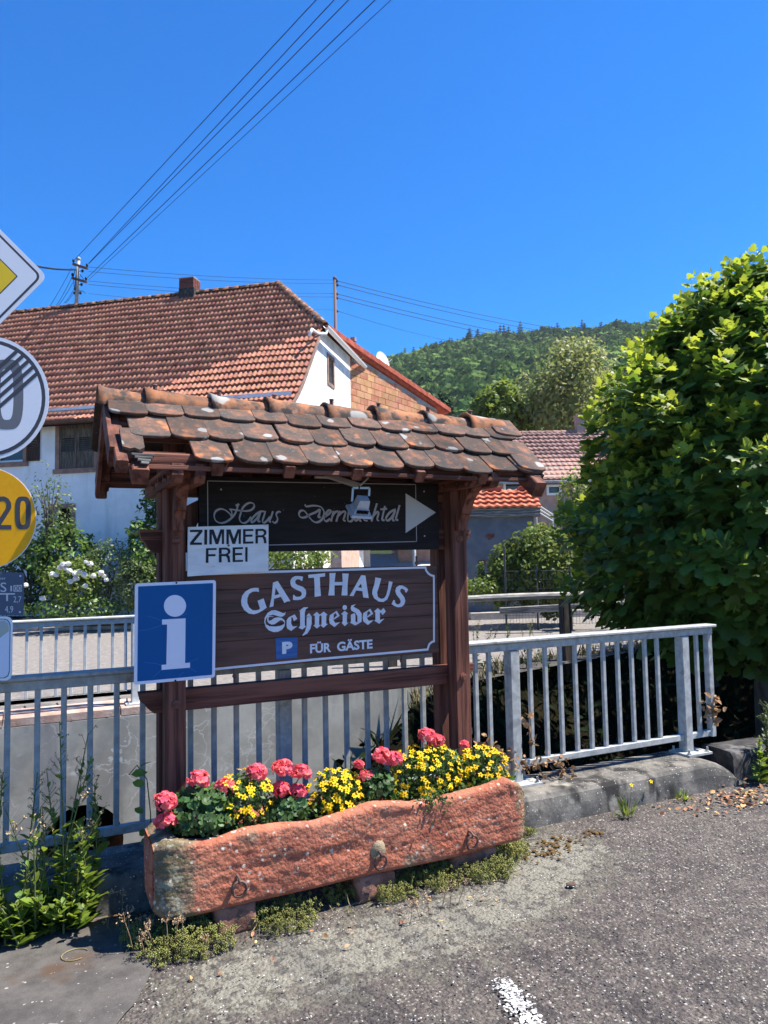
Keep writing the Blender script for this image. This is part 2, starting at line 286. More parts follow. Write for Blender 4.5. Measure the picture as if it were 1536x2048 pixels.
M['grey_wall'] = mat('grey_garage_wall', (.105, .115, .13), (.14, .15, .165), 3, rough=.9)
M['grey_timber'] = mat('grey_weathered_timber', (.10, .095, .085), (.30, .28, .25), 2., (1.2, 1.2, 14), rough=.95, bump=.5)
M['silver_log'] = mat('silvered_timber', (.26, .24, .21), (.45, .42, .375), 2., (3, 3, 14), rough=.95, bump=.5, bscale=12)
M['dark_timber'] = mat('dark_old_timber', (.030, .025, .022), (.07, .058, .05), 3., (9, 9, 1.2), rough=.9, bump=.5)
M['glass'] = mat('window_glass', (.03, .04, .045), None, rough=.08, spec=.6)
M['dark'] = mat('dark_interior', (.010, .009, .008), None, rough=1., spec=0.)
M['black_paint'] = mat('black_lettering', (.012, .013, .02), None, rough=.45)
M['sign_grey'] = mat('grey_lettering', (.35, .32, .31), None, rough=.6)
M['sign_white'] = mat('white_lettering', (.66, .66, .70), (.74, .74, .76), 20, rough=.6)
M['sign_white_line'] = mat('white_line', (.70, .70, .71), None, rough=.6)
M['board_dark'] = mat('dark_sign_board', (.013, .010, .0095), (.020, .016, .015), 3, (2, 2, 20), rough=.7, spec=.15, spots=[((.10, .09, .085), 50, .70, .74, 'n')])
M['board_wood'] = mat('brown_varnished_planks', (.065, .024, .016), (.125, .050, .034), 1.0, (2.2, 20, 34), rough=.55, spec=.4, bump=.35, bscale=1., bstretch=(2, 50, 60), bdist=.004,
    spots=[((.03, .014, .011), 1., .60, .72, 'n', (2.6, 20, 44), .8)])
M['arrow'] = mat('pale_grey_arrow', (.44, .43, .41), None, rough=.55)
M['enamel_white'] = mat('enamel_white', (.64, .63, .61), (.74, .73, .71), 7, (1, 1, 3), rough=.4, spots=[((.40, .33, .27), 9, .67, .75, 'n', (1, 1, 3), .5)])
M['info_blue'] = mat('info_sign_blue', (.0, .088, .265), None, rough=.35, spec=.15, spots=[((.0, .07, .22), 6, .60, .72, 'n')])
M['scratch'] = mat('pale_scratch', (.10, .24, .44), None, rough=.5)
M['info_white'] = mat('info_sign_white', (.72, .72, .80), None, rough=.3, spec=.5)
M['park_blue'] = mat('faded_blue_paint', (.035, .10, .27), (.06, .15, .36), 5, (1, 1, 14), rough=.6, spots=[((.10, .07, .06), 14, .66, .72, 'n', (1, 1, 4))])
M['lamp_alu'] = mat('painted_aluminium', (.42, .48, .55), (.48, .54, .61), 5, rough=.4, metal=.3)
M['lamp_arm'] = mat('dull_aluminium_arm', (.34, .31, .27), (.40, .37, .33), 9, rough=.6)
M['ref_white'] = mat('reflective_white', (.72, .72, .74), (.76, .76, .78), 220, rough=.4)
M['ref_yellow'] = mat('reflective_yellow', (.80, .53, .03), None, rough=.4)
M['ref_orange'] = mat('orange_yellow_disc', (.82, .37, .005), (.86, .40, .007), 60, rough=.4)
M['sign_black'] = mat('sign_black', (.065, .066, .075), None, rough=.4)
M['grey_mark'] = mat('sign_grey_mark', (.155, .155, .165), None, rough=.4)
M['plaque'] = mat('blue_grey_plaque', (.075, .10, .145), None, rough=.45)
M['plaque_txt'] = mat('pale_plaque_text', (.52, .55, .60), None, rough=.5)
M['map_green'] = mat('pale_map_print', (.40, .44, .32), (.34, .40, .42), 30, rough=.4)
M['teal'] = mat('teal_border', (.02, .16, .17), None, rough=.4)
M['pale_panel'] = mat('pale_panel', (.60, .64, .74), None, rough=.35)
M['cable'] = mat('black_cable', (.012, .012, .014), None, rough=.6)
M['wire'] = mat('wire_blue_black', (.02, .024, .035), None, rough=.6)
M['pole'] = mat('grey_steel_pole', (.30, .285, .26), (.40, .38, .35), 9, rough=.6)
M['pole_brown'] = mat('rust_brown_pole', (.15, .09, .075), None, rough=.7)
M['porcelain'] = mat('brown_insulator', (.035, .025, .022), None, rough=.3)
M['line_paint'] = mat('worn_white_marking', (.62, .61, .58), (.34, .32, .30), 30, rough=.9, ramp=(.5, .62), bump=.5, bscale=90)
def leafm(name, c1, c2, tcol, trans=.42, isl=.35, hue=.02, rough=.5, spec=.35, sc=1.5): return mat(name, c1, c2, sc, rough=rough, spec=spec, isl=isl, hue=hue, trans=trans, tcol=tcol)
M['tulip_leaf'] = leafm('tulip_tree_leaves', (.046, .098, .016), (.092, .165, .022), (.22, .34, .03), .36)
M['tulip_leaf_o'] = mat('tulip_tree_leaf', (.046, .098, .016), (.092, .165, .022), 2, rough=.45, spec=.4, var=.35, hue=.02, trans=.36, tcol=(.22, .34, .03))
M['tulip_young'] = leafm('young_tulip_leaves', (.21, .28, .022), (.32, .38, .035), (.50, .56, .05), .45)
M['bark'] = mat('grey_bark', (.06, .05, .04), (.13, .11, .09), 6, (3, 3, .6), rough=.95, bump=.8, bscale=18)
M['hedge'] = leafm('hedge_leaves', (.075, .112, .022), (.145, .19, .038), (.25, .30, .05), .3, .5, .03, rough=.5, spec=.15)
M['shrub'] = leafm('shrub_leaves', (.062, .115, .022), (.115, .19, .036), (.2, .3, .04), .35, .45, rough=.4)
M['shrub_lt'] = leafm('light_shrub_leaves', (.09, .14, .025), (.16, .22, .04), (.3, .38, .06), .4, .4)
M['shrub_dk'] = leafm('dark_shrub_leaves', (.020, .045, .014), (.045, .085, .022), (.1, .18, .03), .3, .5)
M['shrub_grey'] = leafm('grey_green_leaves', (.09, .135, .045), (.155, .20, .075), (.2, .26, .08), .35, .4)
M['birch'] = leafm('birch_leaves', (.20, .225, .075), (.31, .33, .12), (.34, .36, .11), .45, .4)
M['forest'] = mat('forest_crowns', (.050, .098, .022), (.115, .185, .036), .022, rough=.9, spec=.1, isl=.32, hue=.025, trans=.2, ramp=(.35, .65), detail=3)
M['fir'] = mat('fir_needles', (.028, .056, .028), (.05, .085, .04), .3, rough=.9, spec=.1, isl=.3)
M['hill'] = mat('hill_floor', (.018, .032, .010), (.035, .055, .015), .05, rough=1.)
M['weed'] = leafm('weed_leaves', (.085, .145, .018), (.155, .235, .032), (.36, .46, .05), .42, .4, .025, sc=8)
M['weed_stem'] = mat('weed_stem', (.10, .12, .04), (.16, .17, .06), 9, rough=.8)
M['dry_stem'] = mat('dry_stem', (.16, .10, .06), (.26, .17, .10), 20, rough=.9)
M['dry_flower'] = mat('dry_flower_heads', (.34, .22, .12), (.50, .35, .21), 30, rough=.95, isl=.3)
M['sedum'] = leafm('stonecrop_leaves', (.23, .235, .06), (.36, .36, .10), (.36, .38, .09), .25, .35, .03, sc=9)
M['moss'] = mat('rust_brown_moss', (.085, .048, .018), (.15, .09, .03), 30, rough=1., bump=.8, bscale=70)
M['geranium_leaf'] = leafm('geranium_leaves', (.035, .085, .022), (.070, .135, .034), (.12, .25, .04), .25, .35, .02, sc=20)
M['geranium'] = leafm('geranium_petals', (.90, .10, .155), (.92, .22, .21), (.95, .27, .26), .30, .16, .016, rough=.6, spec=.2, sc=30)
M['bidens_leaf'] = leafm('fine_flower_foliage', (.045, .095, .02), (.085, .15, .03), (.16, .28, .05), .3, .4, sc=20)
M['bidens'] = leafm('yellow_petals', (.80, .52, .008), (.84, .60, .012), (.95, .7, .05), .3, .1, .01, rough=.6, spec=.2, sc=30)
M['bidens_eye'] = mat('orange_flower_eye', (.55, .22, .01), None, rough=.8)
M['rose'] = leafm('white_rose_petals', (.80, .79, .74), (.86, .85, .80), (.9, .88, .8), .3, .06, 0.005, rough=.6, sc=8)
M['dead_leaf'] = mat('dead_brown_leaves', (.20, .105, .05), (.42, .26, .14), 24, rough=.85, isl=.4, trans=.2)
M['fallen'] = mat('fallen_leaf_litter', (.30, .13, .06), (.50, .30, .15), 24, rough=.9, isl=.45, hue=.02)
M['straw'] = mat('dry_grass', (.16, .13, .06), (.28, .23, .11), 9, rough=.9, isl=.4)
M['grass'] = leafm('grass_blades', (.07, .11, .02), (.15, .19, .04), (.3, .35, .06), .35, .4)
M['fence_green'] = mat('dark_green_wire', (.012, .05, .035), None, rough=.5)
M['fence_grey'] = mat('grey_fence_wire', (.07, .075, .075), None, rough=.5)
M['pebble'] = mat('pale_pebbles', (.30, .27, .23), (.52, .48, .42), 60, rough=.8, isl=.4, hue=.02)
M['black_felt'] = mat('black_roofing_felt', (.03, .028, .027), (.065, .06, .058), 12, rough=.9, bump=.5, bscale=50, spots=[((.16, .155, .15), 7, .58, .70, 'n', (1, 1, 1), .7)])
M['sleeper'] = mat('sleeper_wood', (.10, .075, .06), (.20, .155, .125), 2., (1.6, 9, 18), rough=.9, bump=.7)

# ================================================================== SETTING: ground, stream cut, roads
KY, RY = 3.955, 4.24           # kerb front, rail line
HY = 7.98                      # far headwall face
Q = [(-9, 4.36), (-9, HY), (4.10, HY), (7.2, 10.1), (10.6, 10.5), (13.5, 8.8), (11.5, 4.36)]
far = MB(); Y9 = 1500
for q in ([(-500, 4.36), (-9, 4.36), (-9, Y9), (-500, Y9)], [(-9, HY), (4.10, HY), (4.10, Y9), (-9, Y9)], [(4.10, HY), (7.2, 10.1), (7.2, Y9), (4.10, Y9)], [(7.2, 10.1), (10.6, 10.5), (10.6, Y9), (7.2, Y9)],
          [(10.6, 10.5), (13.5, 8.8), (13.5, Y9), (10.6, Y9)], [(11.5, 4.36), (13.5, 4.36), (13.5, 8.8)], [(13.5, 4.36), (500, 4.36), (500, Y9), (13.5, Y9)]): far.add([(x, y, 0) for x, y in q], [tuple(range(len(q)))])
struct('ground', far, M['earth'])
def in_q(x, y):
    d = 1e9; inside = False
    for i in range(len(Q)):
        (x0, y0), (x1, y1) = Q[i], Q[(i+1) % len(Q)]
        if (y0 > y) != (y1 > y) and x < (x1-x0)*(y-y0)/(y1-y0)+x0: inside = not inside
        if i in (2, 3, 4, 5):  # sloping banks only
            t = max(0, min(1, ((x-x0)*(x1-x0)+(y-y0)*(y1-y0))/((x1-x0)**2+(y1-y0)**2))); d = min(d, math.hypot(x-x0-t*(x1-x0), y-y0-t*(y1-y0)))
    return inside, d
def bedz(x, y):
    i, d = in_q(x, y)
    if not i: return -.03 if d < .5 and x > 4.0 else -1.65
    return max(-1.6, -.04-d*.75)+.09*noise.noise(Vector((x*1.3, y*1.3, 0)))*min(1, d)
bed = MB(); xs = np.concatenate([np.linspace(-9, 3.9, 20), np.linspace(4.1, 14, 60)]); ys = np.linspace(4.30, 10.8, 50)
bed.grid(lambda x, y: (x, y, bedz(x, y) if y > 4.4 else min(-.03, bedz(x, 4.45))), xs, ys)
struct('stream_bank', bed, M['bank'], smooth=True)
# near road (we stand on it)
RXS = list(np.linspace(-40, -2, 20))+list(np.linspace(-1.9, 7.5, 120))+list(np.linspace(8, 60, 30)); RYS = list(np.linspace(-60, 0, 12))+list(np.linspace(.2, 4.36, 64))
rd = MB(); rd.grid(lambda x, y: (x, y, -.004+.006*noise.noise(Vector((x*.8, y*.8, 3)))*(1 if -2 < x < 8 and y > 0 else 0)), RXS, RYS)
def cover(me, fn):
    a = me.attributes.new('cover', 'FLOAT', 'POINT'); a.data.foreach_set('value', np.array([fn(v.co) for v in me.vertices], np.float32))
LC = [PZ(u, v)[:2] for u, v in ((480, 1965), (620, 1925), (760, 1885), (900, 1845), (1010, 1810), (1090, 1745), (1130, 1700))]
def road_cover(p):
    if abs(p.x) > 8 or p.y < 0: return 0.
    q = np.array(p[:2]); d = 9.
    for a, c in zip(LC, LC[1:]):
        t = max(0, min(1, (q-a)@(c-a)/((c-a)@(c-a)))); d = min(d, np.linalg.norm(q-a-(c-a)*t))
    return .88*math.exp(-(d/.30)**2)+.28*math.exp(-(d/.8)**2)
rme = mesh('road', rd, M['asphalt'], smooth=True); cover(rme, road_cover); struct('road', rme, None)
dk = MB(); e = [PZ(u, v)[:2] for u, v in [(-900, 2300), (-900, 1850), (60, 1822), (250, 1840), (330, 1905), (280, 1990), (230, 2060), (150, 2300)]]
e2 = []
for i in range(len(e)):
    a, b = np.array(e[i]), np.array(e[(i+1) % len(e)])
    for k in range(8):
        p = a+(b-a)*k/8; e2.append(p+.02*np.array([noise.noise(Vector((p[0]*14, p[1]*14, 1))), noise.noise(Vector((p[0]*14, p[1]*14, 7)))]))
dk.add([(x, y, .009) for x, y in e2], [tuple(range(len(e2)))]); me_ = mesh('asphalt_patch', dk, M['asphalt_dark'], tri=True); struct('asphalt_patch', me_, None)
# worn white paint
wp = MB(); c0, c1 = PZ(1005, 1965), PZ(1070, 2060)
for i in range(520):
    t = random.random(); q = c0+(c1-c0)*t+np.array([random.gauss(0, .026), random.gauss(0, .024), 0]); r = random.uniform(.002, .009)*(1 if t > .15 else .7)
    pts = [(q[0]+r*random.uniform(.5, 1.2)*math.cos(a), q[1]+r*random.uniform(.5, 1.2)*math.sin(a), .009+random.random()*.002) for a in np.linspace(0, 2*math.pi, 8)[:-1]]
    wp.add(pts, [tuple(range(7))])
struct('road_marking', wp, M['line_paint'])
# kerb of the near bridge (thing)
kb = MB(); kt = 0.19
kx = list(np.linspace(-4, 4.0, 90))+list(np.linspace(4.05, 4.84, 14))
def ksec(x):
    end = max(0, (x-4.50)/.32); zt = kt*(1-end**1.5*.9); s = .004*noise.noise(Vector((x*6, 0, 0)))
    return [(x, KY-.012+s, -.05), (x, KY+s, zt*.5), (x, KY+.012+s, max(.0, zt-.035)), (x, KY+.03+s, max(.0, zt-.010)), (x, KY+.055, zt-.002), (x, KY+.2, zt), (x, KY+.40, zt), (x, KY+.42, -1.6)]
vs = [p for x in kx for p in ksec(x)]; n = 8
kb.add(vs, [(i*n+k, (i+1)*n+k, (i+1)*n+k+1, i*n+k+1) for i in range(len(kx)-1) for k in range(n-1)]+[tuple(range((len(kx)-1)*n, len(kx)*n)), tuple(range(n-1, -1, -1))])
obj('concrete_kerb', kb, M['concrete_kerb'], label='weathered grey concrete kerb under the near railing with white lichen specks', cat='kerb')

# far bridge headwall with culvert
hw = thing('headwall', 'cracked grey rendered headwall with rusty round culvert across the stream', 'wall', (1, HY, -1.6))
def cul(u, v): p = PY(u, v, HY); return p[0], p[2]
cx, cz = cul(165, 1690); cr = cul(247, 1690)[0]-cx
w = MB(); N_ = 40; ztop = .19; zb = -1.62; xl, xr = -9., 4.11
arc = [(cx+cr*math.cos(a), cz+cr*math.sin(a)) for a in np.linspace(0, 2*math.pi, N_+1)[:-1]]
outer = []
for a in np.linspace(0, 2*math.pi, N_+1)[:-1]:
    c_, s_ = math.cos(a), math.sin(a); ts = []
    if c_ > 1e-6: ts.append((xr-cx)/c_)
    if c_ < -1e-6: ts.append((xl-cx)/c_)
    if s_ > 1e-6: ts.append((ztop-cz)/s_)
    if s_ < -1e-6: ts.append((zb-cz)/s_)
    t = min(ts); outer.append((cx+t*c_, cz+t*s_))
w.add([(x, HY, z) for x, z in arc]+[(x, HY, z) for x, z in outer], [(i, (i+1) % N_, N_+(i+1) % N_, N_+i) for i in range(N_)])
for cnx, cnz in ((xl, ztop), (xr, ztop), (xr, zb), (xl, zb)):  # corner fill
    k = min(range(N_), key=lambda i: -((outer[i][0] == cnx) or 0) if False else math.hypot(outer[i][0]-cnx, outer[i][1]-cnz))
    for j in (k-1, k):
        a_, b_ = outer[j % N_], outer[(j+1) % N_]
        if abs(a_[0]-b_[0]) > 1e-6 and abs(a_[1]-b_[1]) > 1e-6: w.add([(a_[0], HY, a_[1]), (b_[0], HY, b_[1]), (cnx, HY, cnz)], [(0, 1, 2)])
w.add([(xr, HY, zb), (xr, HY, ztop), (xr, HY+1.2, ztop), (xr, HY+1.2, zb)], [(0, 1, 2, 3)])
wpart('wall_face', w, M['render_wall'], hw)
cv = MB(); cv.grid(lambda a, y: (cx+cr*math.cos(a), HY+y, cz+cr*math.sin(a)), np.linspace(0, 2*math.pi, N_+1), [0, 4.0]); cv.add([(x, HY+4, z) for x, z in arc], [tuple(range(N_))])
wpart('culvert', cv, M['culvert'], hw, smooth=True)
x = -9.0
while x < 4.0:  # coping stones
    l = random.uniform(.9, 1.2); b = MB(); b.beam((x, HY+.256, ztop+.045), (min(x+l-.012, 4.11), HY+.256, ztop+.045), .5, .09, ch=.010); wpart('coping_stone', b, M['pink_stone'], hw); x += l
# far pavement: long slabs with joints (line direction measured from the photo)
d1 = PZ(165, 1440)-PZ(130, 1400); d1 = -_n(d1[:2]); d2 = np.array([-d1[1], d1[0]])
d2 = np.array([1., 0.])
pv = bpy.data.objects.new('pavement', None); COL.objects.link(pv); pv['kind'] = 'structure'
jb = MB(); jb.add([(-9, HY+.46, .012), (4.05, HY+.46, .012), (10, HY+2.25+.0, .012), (-9, HY+2.25, .012)], [(0, 1, 2, 3)]); struct('pavement_bed', jb, M['joint'])
W = .36
for i in range(-14, 22):
    x0 = -1+i*W; b = MB(); L_ = 1.75
    y0, y1 = HY+.47, HY+.47+L_; sh = d1[0]/d1[1]*L_; o = .013
    if x0+W > 3.9: y0 = HY+.47+(x0+W-3.9)*.7; sh2 = 0
    if y0 > y1-.4: continue
    s0 = (y0-HY-.47)/L_*sh
    b.hexa([(x0+s0+o, y0, .0), (x0+s0+W-o, y0, .0), (x0+W+sh-o, y1, .0), (x0+sh+o, y1, .0), (x0+s0+o, y0, .03), (x0+s0+W-o, y0, .03), (x0+W+sh-o, y1, .03), (x0+sh+o, y1, .03)])
    obj('paving_slab', b, M['paver'], pv)
# far road sheet
A0, A1 = np.array([.228, 22.15]), np.array([2.521, 21.12]); rdir = _n(A1-A0)
def redge(t, o=0): p = A0+rdir*t+np.array([-rdir[1], rdir[0]])*o; return p
fr = MB(); pl = [redge(-40), redge(4), redge(8), (12.3, 18.3), (18, 19.2), (40, 22), (40, 13), (13.6, 9.4), (10.7, 10.75), (7.15, 10.4), (3.6, HY+2.28), (-9, HY+2.28), (-40, HY+2.28)]
fr.add([(p[0], p[1], .005) for p in pl], [tuple(range(len(pl)-1, -1, -1))]); struct('far_road', fr, M['far_asphalt'], tri=True)
ks = MB()
for i in range(-16, 6):
    p, q = redge(i*1.4+.01), redge(i*1.4+1.39); ks.beam((p[0], p[1]+.07, .04), (q[0], q[1]+.07, .04), .18, .10, ch=.01)
struct('far_kerb', ks, M['pink_stone'])

# ================================================================== RAILINGS
def railing(name, label, x0, x1, y, zk, posts, nb, mt, plates=True, zt=1.155, bars=None):
    t = thing(name, label, 'railing', (x0, y, zk))
    zb = zk+.10
    b = MB(); b.beam((x0-.02, y, zt-.013), (x1+.02, y, zt-.013), .11, .022, ch=.008); b.beam((x0, y, zt-.052), (x1, y, zt-.052), .055, .052, ch=.005); wpart('handrail', b, mt, t)
    for a, c in zip([x0]+posts, posts+[x1]):
        if c-a > .12: b = MB(); b.beam((a+(.042 if a in posts else 0), y, zb+.022), (c-(.042 if c in posts else 0), y, zb+.022), .044, .044, ch=.004); wpart('bottom_rail', b, mt, t)
    for p in posts:
        b = MB(); b.beam((p, y, zk+.012), (p, y, zt-.08), .08, .08, up=(0, 1, 0), ch=.008); po = wpart('post', b, mt, t)
        if plates:
            b = MB(); b.box((p+.02, y-.02, zk+.008), (.24, .20, .016)); pl_ = wpart('base_plate', b, mt, t)
            for sx, sy in ((-1, -1), (1, -1), (1, 1), (-1, 1)): 
                q = MB(); q.tube([(p+.02+sx*.095, y-.02+sy*.075, zk+.016), (p+.02+sx*.095, y-.02+sy*.075, zk+.024)], .015, 6); q.tube([(p+.02+sx*.095, y-.02+sy*.075, zk+.024), (p+.02+sx*.095, y-.02+sy*.075, zk+.05)], .008, 6); bo = obj('bolt', q, M['galv'], pl_)
    bm_ = None
    for xb in bars:
        b = MB()
        if bm_ is None:
            b.beam((0, 0, zb+.044), (0, 0, zt-.078), .028, .028, up=(0, 1, 0), ch=.003); bm_ = mesh('baluster', b, mt)
        o = obj('baluster', bm_, mt); o.location = (xb, y, 0); put(o, t)
    return t
def barx(u, v, y): return PY(u, v, y)[0]
pA, pB, xe = PZ(1022, 1562, .19)[0], PZ(1376, 1506, .19)[0], PY(1425, 1400, RY)[0]
bars = [barx(u, 1450, RY) for u in (1063, 1094, 1124, 1154, 1183, 1211, 1240, 1268, 1295, 1320)]+[barx(1398, 1420, RY)]
step = .132; px_ = [barx(u, 1450, RY) for u in (955, 982)]; left = [pA-.155-step*i for i in range(0, 16)]
for u in (14, 74, 127, 180, 233, 285, 381, 428, 473, 518, 610, 652, 694, 736, 774, 811, 848, 881, 955, 982): bars.append(barx(u, 1500, RY))
pM = barx(568, 1500, RY); pL = barx(-60, 1500, RY)
for k in range(1, 16): bars.append(pL-.13*k)
railing('bridge_railing', 'galvanised steel railing on the near kerb behind the stone trough and sign shelter', -2.3, xe, RY, .19, [pL-1.6, pL, pM, pA, pB], 0, M['galv'], bars=[b for b in bars if abs(b-pL+1.6) > .06])
# end upright of near railing
er = [o for o in bpy.data.objects if o.name == 'bridge_railing'][0]
b = MB(); b.beam((xe-.025, RY, .285), (xe-.025, RY, 1.08), .05, .05, up=(0, 1, 0), ch=.005); wpart('end_upright', b, M['galv'], er)
fx1 = PZ(281, 1400, .34)[0]; FY = 7.98+.16
fb = [PY(u, 1330, FY)[0] for u in (20, 53, 82, 112, 142, 170, 198, 225, 251)]
fbars = fb+[fb[0]-.14*k for k in range(1, 30)]
railing('far_railing', 'pale galvanised railing on the far headwall across the stream, beside the road', -4.2, fx1+.02, FY, .28, [fx1-.03, fx1-2.3], 0, M['galv_light'], zt=1.19, plates=True, bars=[x for x in fbars if abs(x-(fx1-2.3)) > .05])

# ================================================================== WHITE HOUSE
HC = PD(583, 785, 21.0); hd = ray(-5660, 1246); HD = _n(np.array([hd[0], hd[1], 0])); HG = np.array([HD[1], -HD[0], 0])
EZ = HC[2]; T_R, Z_R, S_R = 4.6, 11.55, 2.15; TW = 9.2; LH = 17.0
def hp(s, t, z): p = HC+HD*s+HG*t; return np.array([p[0], p[1], z])
house = thing('white_house', 'large white rendered house with red clay tile half hipped roof and brown shutters', 'house', tuple(hp(LH/2, TW/2, 0)))
def holed(T, us, vs, holes, depth):
    """wall sheet through T(u,v,d) with rectangular holes and their reveals"""
    b = MB(); U = sorted(set(us+[h[0] for h in holes]+[h[1] for h in holes])); V = sorted(set(vs+[h[2] for h in holes]+[h[3] for h in holes]))
    for i in range(len(U)-1):
        for j in range(len(V)-1):
            um, vm = (U[i]+U[i+1])/2, (V[j]+V[j+1])/2
            if any(h[0] < um < h[1] and h[2] < vm < h[3] for h in holes): continue
            b.add([T(U[i], V[j], 0), T(U[i+1], V[j], 0), T(U[i+1], V[j+1], 0), T(U[i], V[j+1], 0)], [(0, 1, 2, 3)])
    for a, c, d, e_ in holes:
        q = [(a, d), (c, d), (c, e_), (a, e_)]
        for k in range(4):
            (u0, v0), (u1, v1) = q[k], q[(k+1) % 4]; b.add([T(u0, v0, 0), T(u1, v1, 0), T(u1, v1, depth), T(u0, v0, depth)], [(0, 1, 2, 3)])
    return b
FT = lambda s, z, d: hp(s, d, z)
wins = [(6.30, 7.50, 4.68, 6.12), (8.78, 9.85, 4.98, 6.15), (7.06, 7.66, 2.45, 3.5), (11.6, 12.7, 4.7, 6.1)]
wpart('front_wall', holed(FT, [0, LH], [0, EZ+.05], wins, .22), M['white_wall'], house)
def gz(t):  # roof surface height above the gable, bell-cast foot
    return float(np.interp(t, [-.45, 0, .3, .74, 1.3, 1.94, T_R], [6.02, 6.36, 6.62, 7.08, 7.72, 8.46, Z_R]))
gp = [(0, 0), (0, gz(0)-.06)]+[(t, gz(t)-.08) for t in (.3, .74, 1.3, 1.94, 2.62)]+[(2.75, 9.22), (7.0, 9.25), (7.75, 7.2), (7.85, 0)]
gw = (3.42, 4.2, 7.55, 8.62)
def gable():
    b = MB(); ts = sorted(set([p[0] for p in gp]+[gw[0], gw[1]])); top = lambda t: float(np.interp(t, [0]+[p[0] for p in gp[2:9]]+[7.75], [gz(0)-.06]+[p[1] for p in gp[2:9]]+[7.2]))
    ts = [t for t in ts if t <= 7.75]
    for a, c in zip(ts, ts[1:]):
        m_ = (a+c)/2
        if gw[0] < m_ < gw[1]:
            b.add([hp(0, a, 0), hp(0, c, 0), hp(0, c, gw[2]), hp(0, a, gw[2])], [(0, 1, 2, 3)]); b.add([hp(0, a, gw[3]), hp(0, c, gw[3]), hp(0, c, top(c)), hp(0, a, top(a))], [(0, 1, 2, 3)])
        else: b.add([hp(0, a, 0), hp(0, c, 0), hp(0, c, top(c)), hp(0, a, top(a))], [(0, 1, 2, 3)])
    q = [(gw[0], gw[2]), (gw[1], gw[2]), (gw[1], gw[3]), (gw[0], gw[3])]
    for k in range(4):
        (u0, v0), (u1, v1) = q[k], q[(k+1) % 4]; b.add([hp(0, u0, v0), hp(0, u1, v1), hp(.25, u1, v1), hp(.25, u0, v0)], [(0, 1, 2, 3)])
    return b
wpart('gable_wall', gable(), M['gable_wall'], house)
b = MB(); b.add([hp(LH, 0, 0), hp(LH, TW, 0), hp(LH, TW, 6.5), hp(LH, T_R, Z_R-.1), hp(LH, 0, 6.5), hp(.1, TW, 0), hp(.1, TW, 6.5)], [(0, 1, 2, 3, 4), (1, 5, 6, 2)]); wpart('rear_wall', b, M['white_wall'], house)
def sframe(T, a, c, d, e_, wd, pr, sill=.0, name='window_frame'):
    b = MB()
    def bar(u0, u1, v0, v1, p=pr): b.hexa([T(u0, v0, .02), T(u1, v0, .02), T(u1, v0, -p), T(u0, v0, -p), T(u0, v1, .02), T(u1, v1, .02), T(u1, v1, -p), T(u0, v1, -p)])
    bar(a-wd, a, d, e_); bar(c, c+wd, d, e_); bar(a-wd-.002, c+wd+.002, e_, e_+wd, pr+.003); bar(a-wd-sill, c+wd+sill, d-wd, d, pr+.04 if sill else pr)
    return b
def shutter(T, u0, u1, v0, v1, mt, parent, pr=.0):
    b = MB(); st = .07; h = v1-v0
    def bar(a, c, d, e_, p0, p1): b.hexa([T(a, d, p0), T(c, d, p0), T(c, d, p1), T(a, d, p1), T(a, e_, p0), T(c, e_, p0), T(c, e_, p1), T(a, e_, p1)])
    bar(u0, u0+st, v0, v1, .03-pr, -.01-pr); bar(u1-st, u1, v0, v1, .03-pr, -.01-pr)
    for f0, f1 in ((0, .06), (.30, .36), (.66, .72), (.95, 1)): bar(u0+st, u1-st, v0+h*f0, v0+h*f1, .028-pr, -.008-pr)
    bar(u0+st, u1-st, v0+h*.06, v0+h*.30, .02-pr, .004-pr); bar(u0+st, u1-st, v0+h*.72, v0+h*.95, .02-pr, .004-pr)
    o = wpart('shutter', b, mt, parent)
    for k in range(7):
        z = v0+h*(.37+.29*k/7); l = MB(); l.hexa([T(u0+st, z, .0-pr), T(u1-st, z, .0-pr), T(u1-st, z+.012, -.0-pr), T(u0+st, z+.012, -.0-pr), T(u0+st, z+.03, .028-pr), T(u1-st, z+.03, .028-pr), T(u1-st, z+.045, .028-pr), T(u0+st, z+.045, .028-pr)])
        s_ = wpart('slat', l, mt, house); s_.parent = o; s_.matrix_parent_inverse = Matrix.Identity(4)
    return o
for i, (a, c, d, e_) in enumerate(wins):
    wo = wpart('window', sframe(FT, a, c, d, e_, .14 if i != 2 else .12, .03, .05), M['stone_frame'], house)
    pb = MB(); pb.add([FT(a, d, .21), FT(c, d, .21), FT(c, e_, .21), FT(a, e_, .21)], [(0, 1, 2, 3)]); pn = wpart('pane', pb, M['glass'] if i != 2 else M['dark'], house); pn.parent = wo; pn.matrix_parent_inverse = Matrix.Identity(4)
    if i in (0, 3):
        m_ = (a+c)/2; shutter(FT, a+.01, m_-.006, d+.01, e_-.01, M['shutter'], house); shutter(FT, m_+.006, c-.01, d+.01, e_-.01, M['shutter'], house)
    if i == 1:
        fb_ = MB()
        for u0, u1, v0, v1 in ((a, a+.08, d, e_), (c-.08, c, d, e_), (a+.08, c-.08, d, d+.09), (a+.08, c-.08, e_-.08, e_)): fb_.hexa([FT(u0, v0, .2), FT(u1, v0, .2), FT(u1, v0, .15), FT(u0, v0, .15), FT(u0, v1, .2), FT(u1, v1, .2), FT(u1, v1, .15), FT(u0, v1, .15)])
        so = wpart('sash', fb_, M['white_paint'], house); so.parent = wo; so.matrix_parent_inverse = Matrix.Identity(4)
        shutter(FT, a-.60, a-.15, d, e_, M['shutter_brown'], house, pr=.05)
GT = lambda t, z, d: hp(d, t, z)
wo = wpart('window', sframe(GT, gw[0]+.11, gw[1]-.11, gw[2]+.11, gw[3]-.11, .11, .03), M['stone_frame'], house)
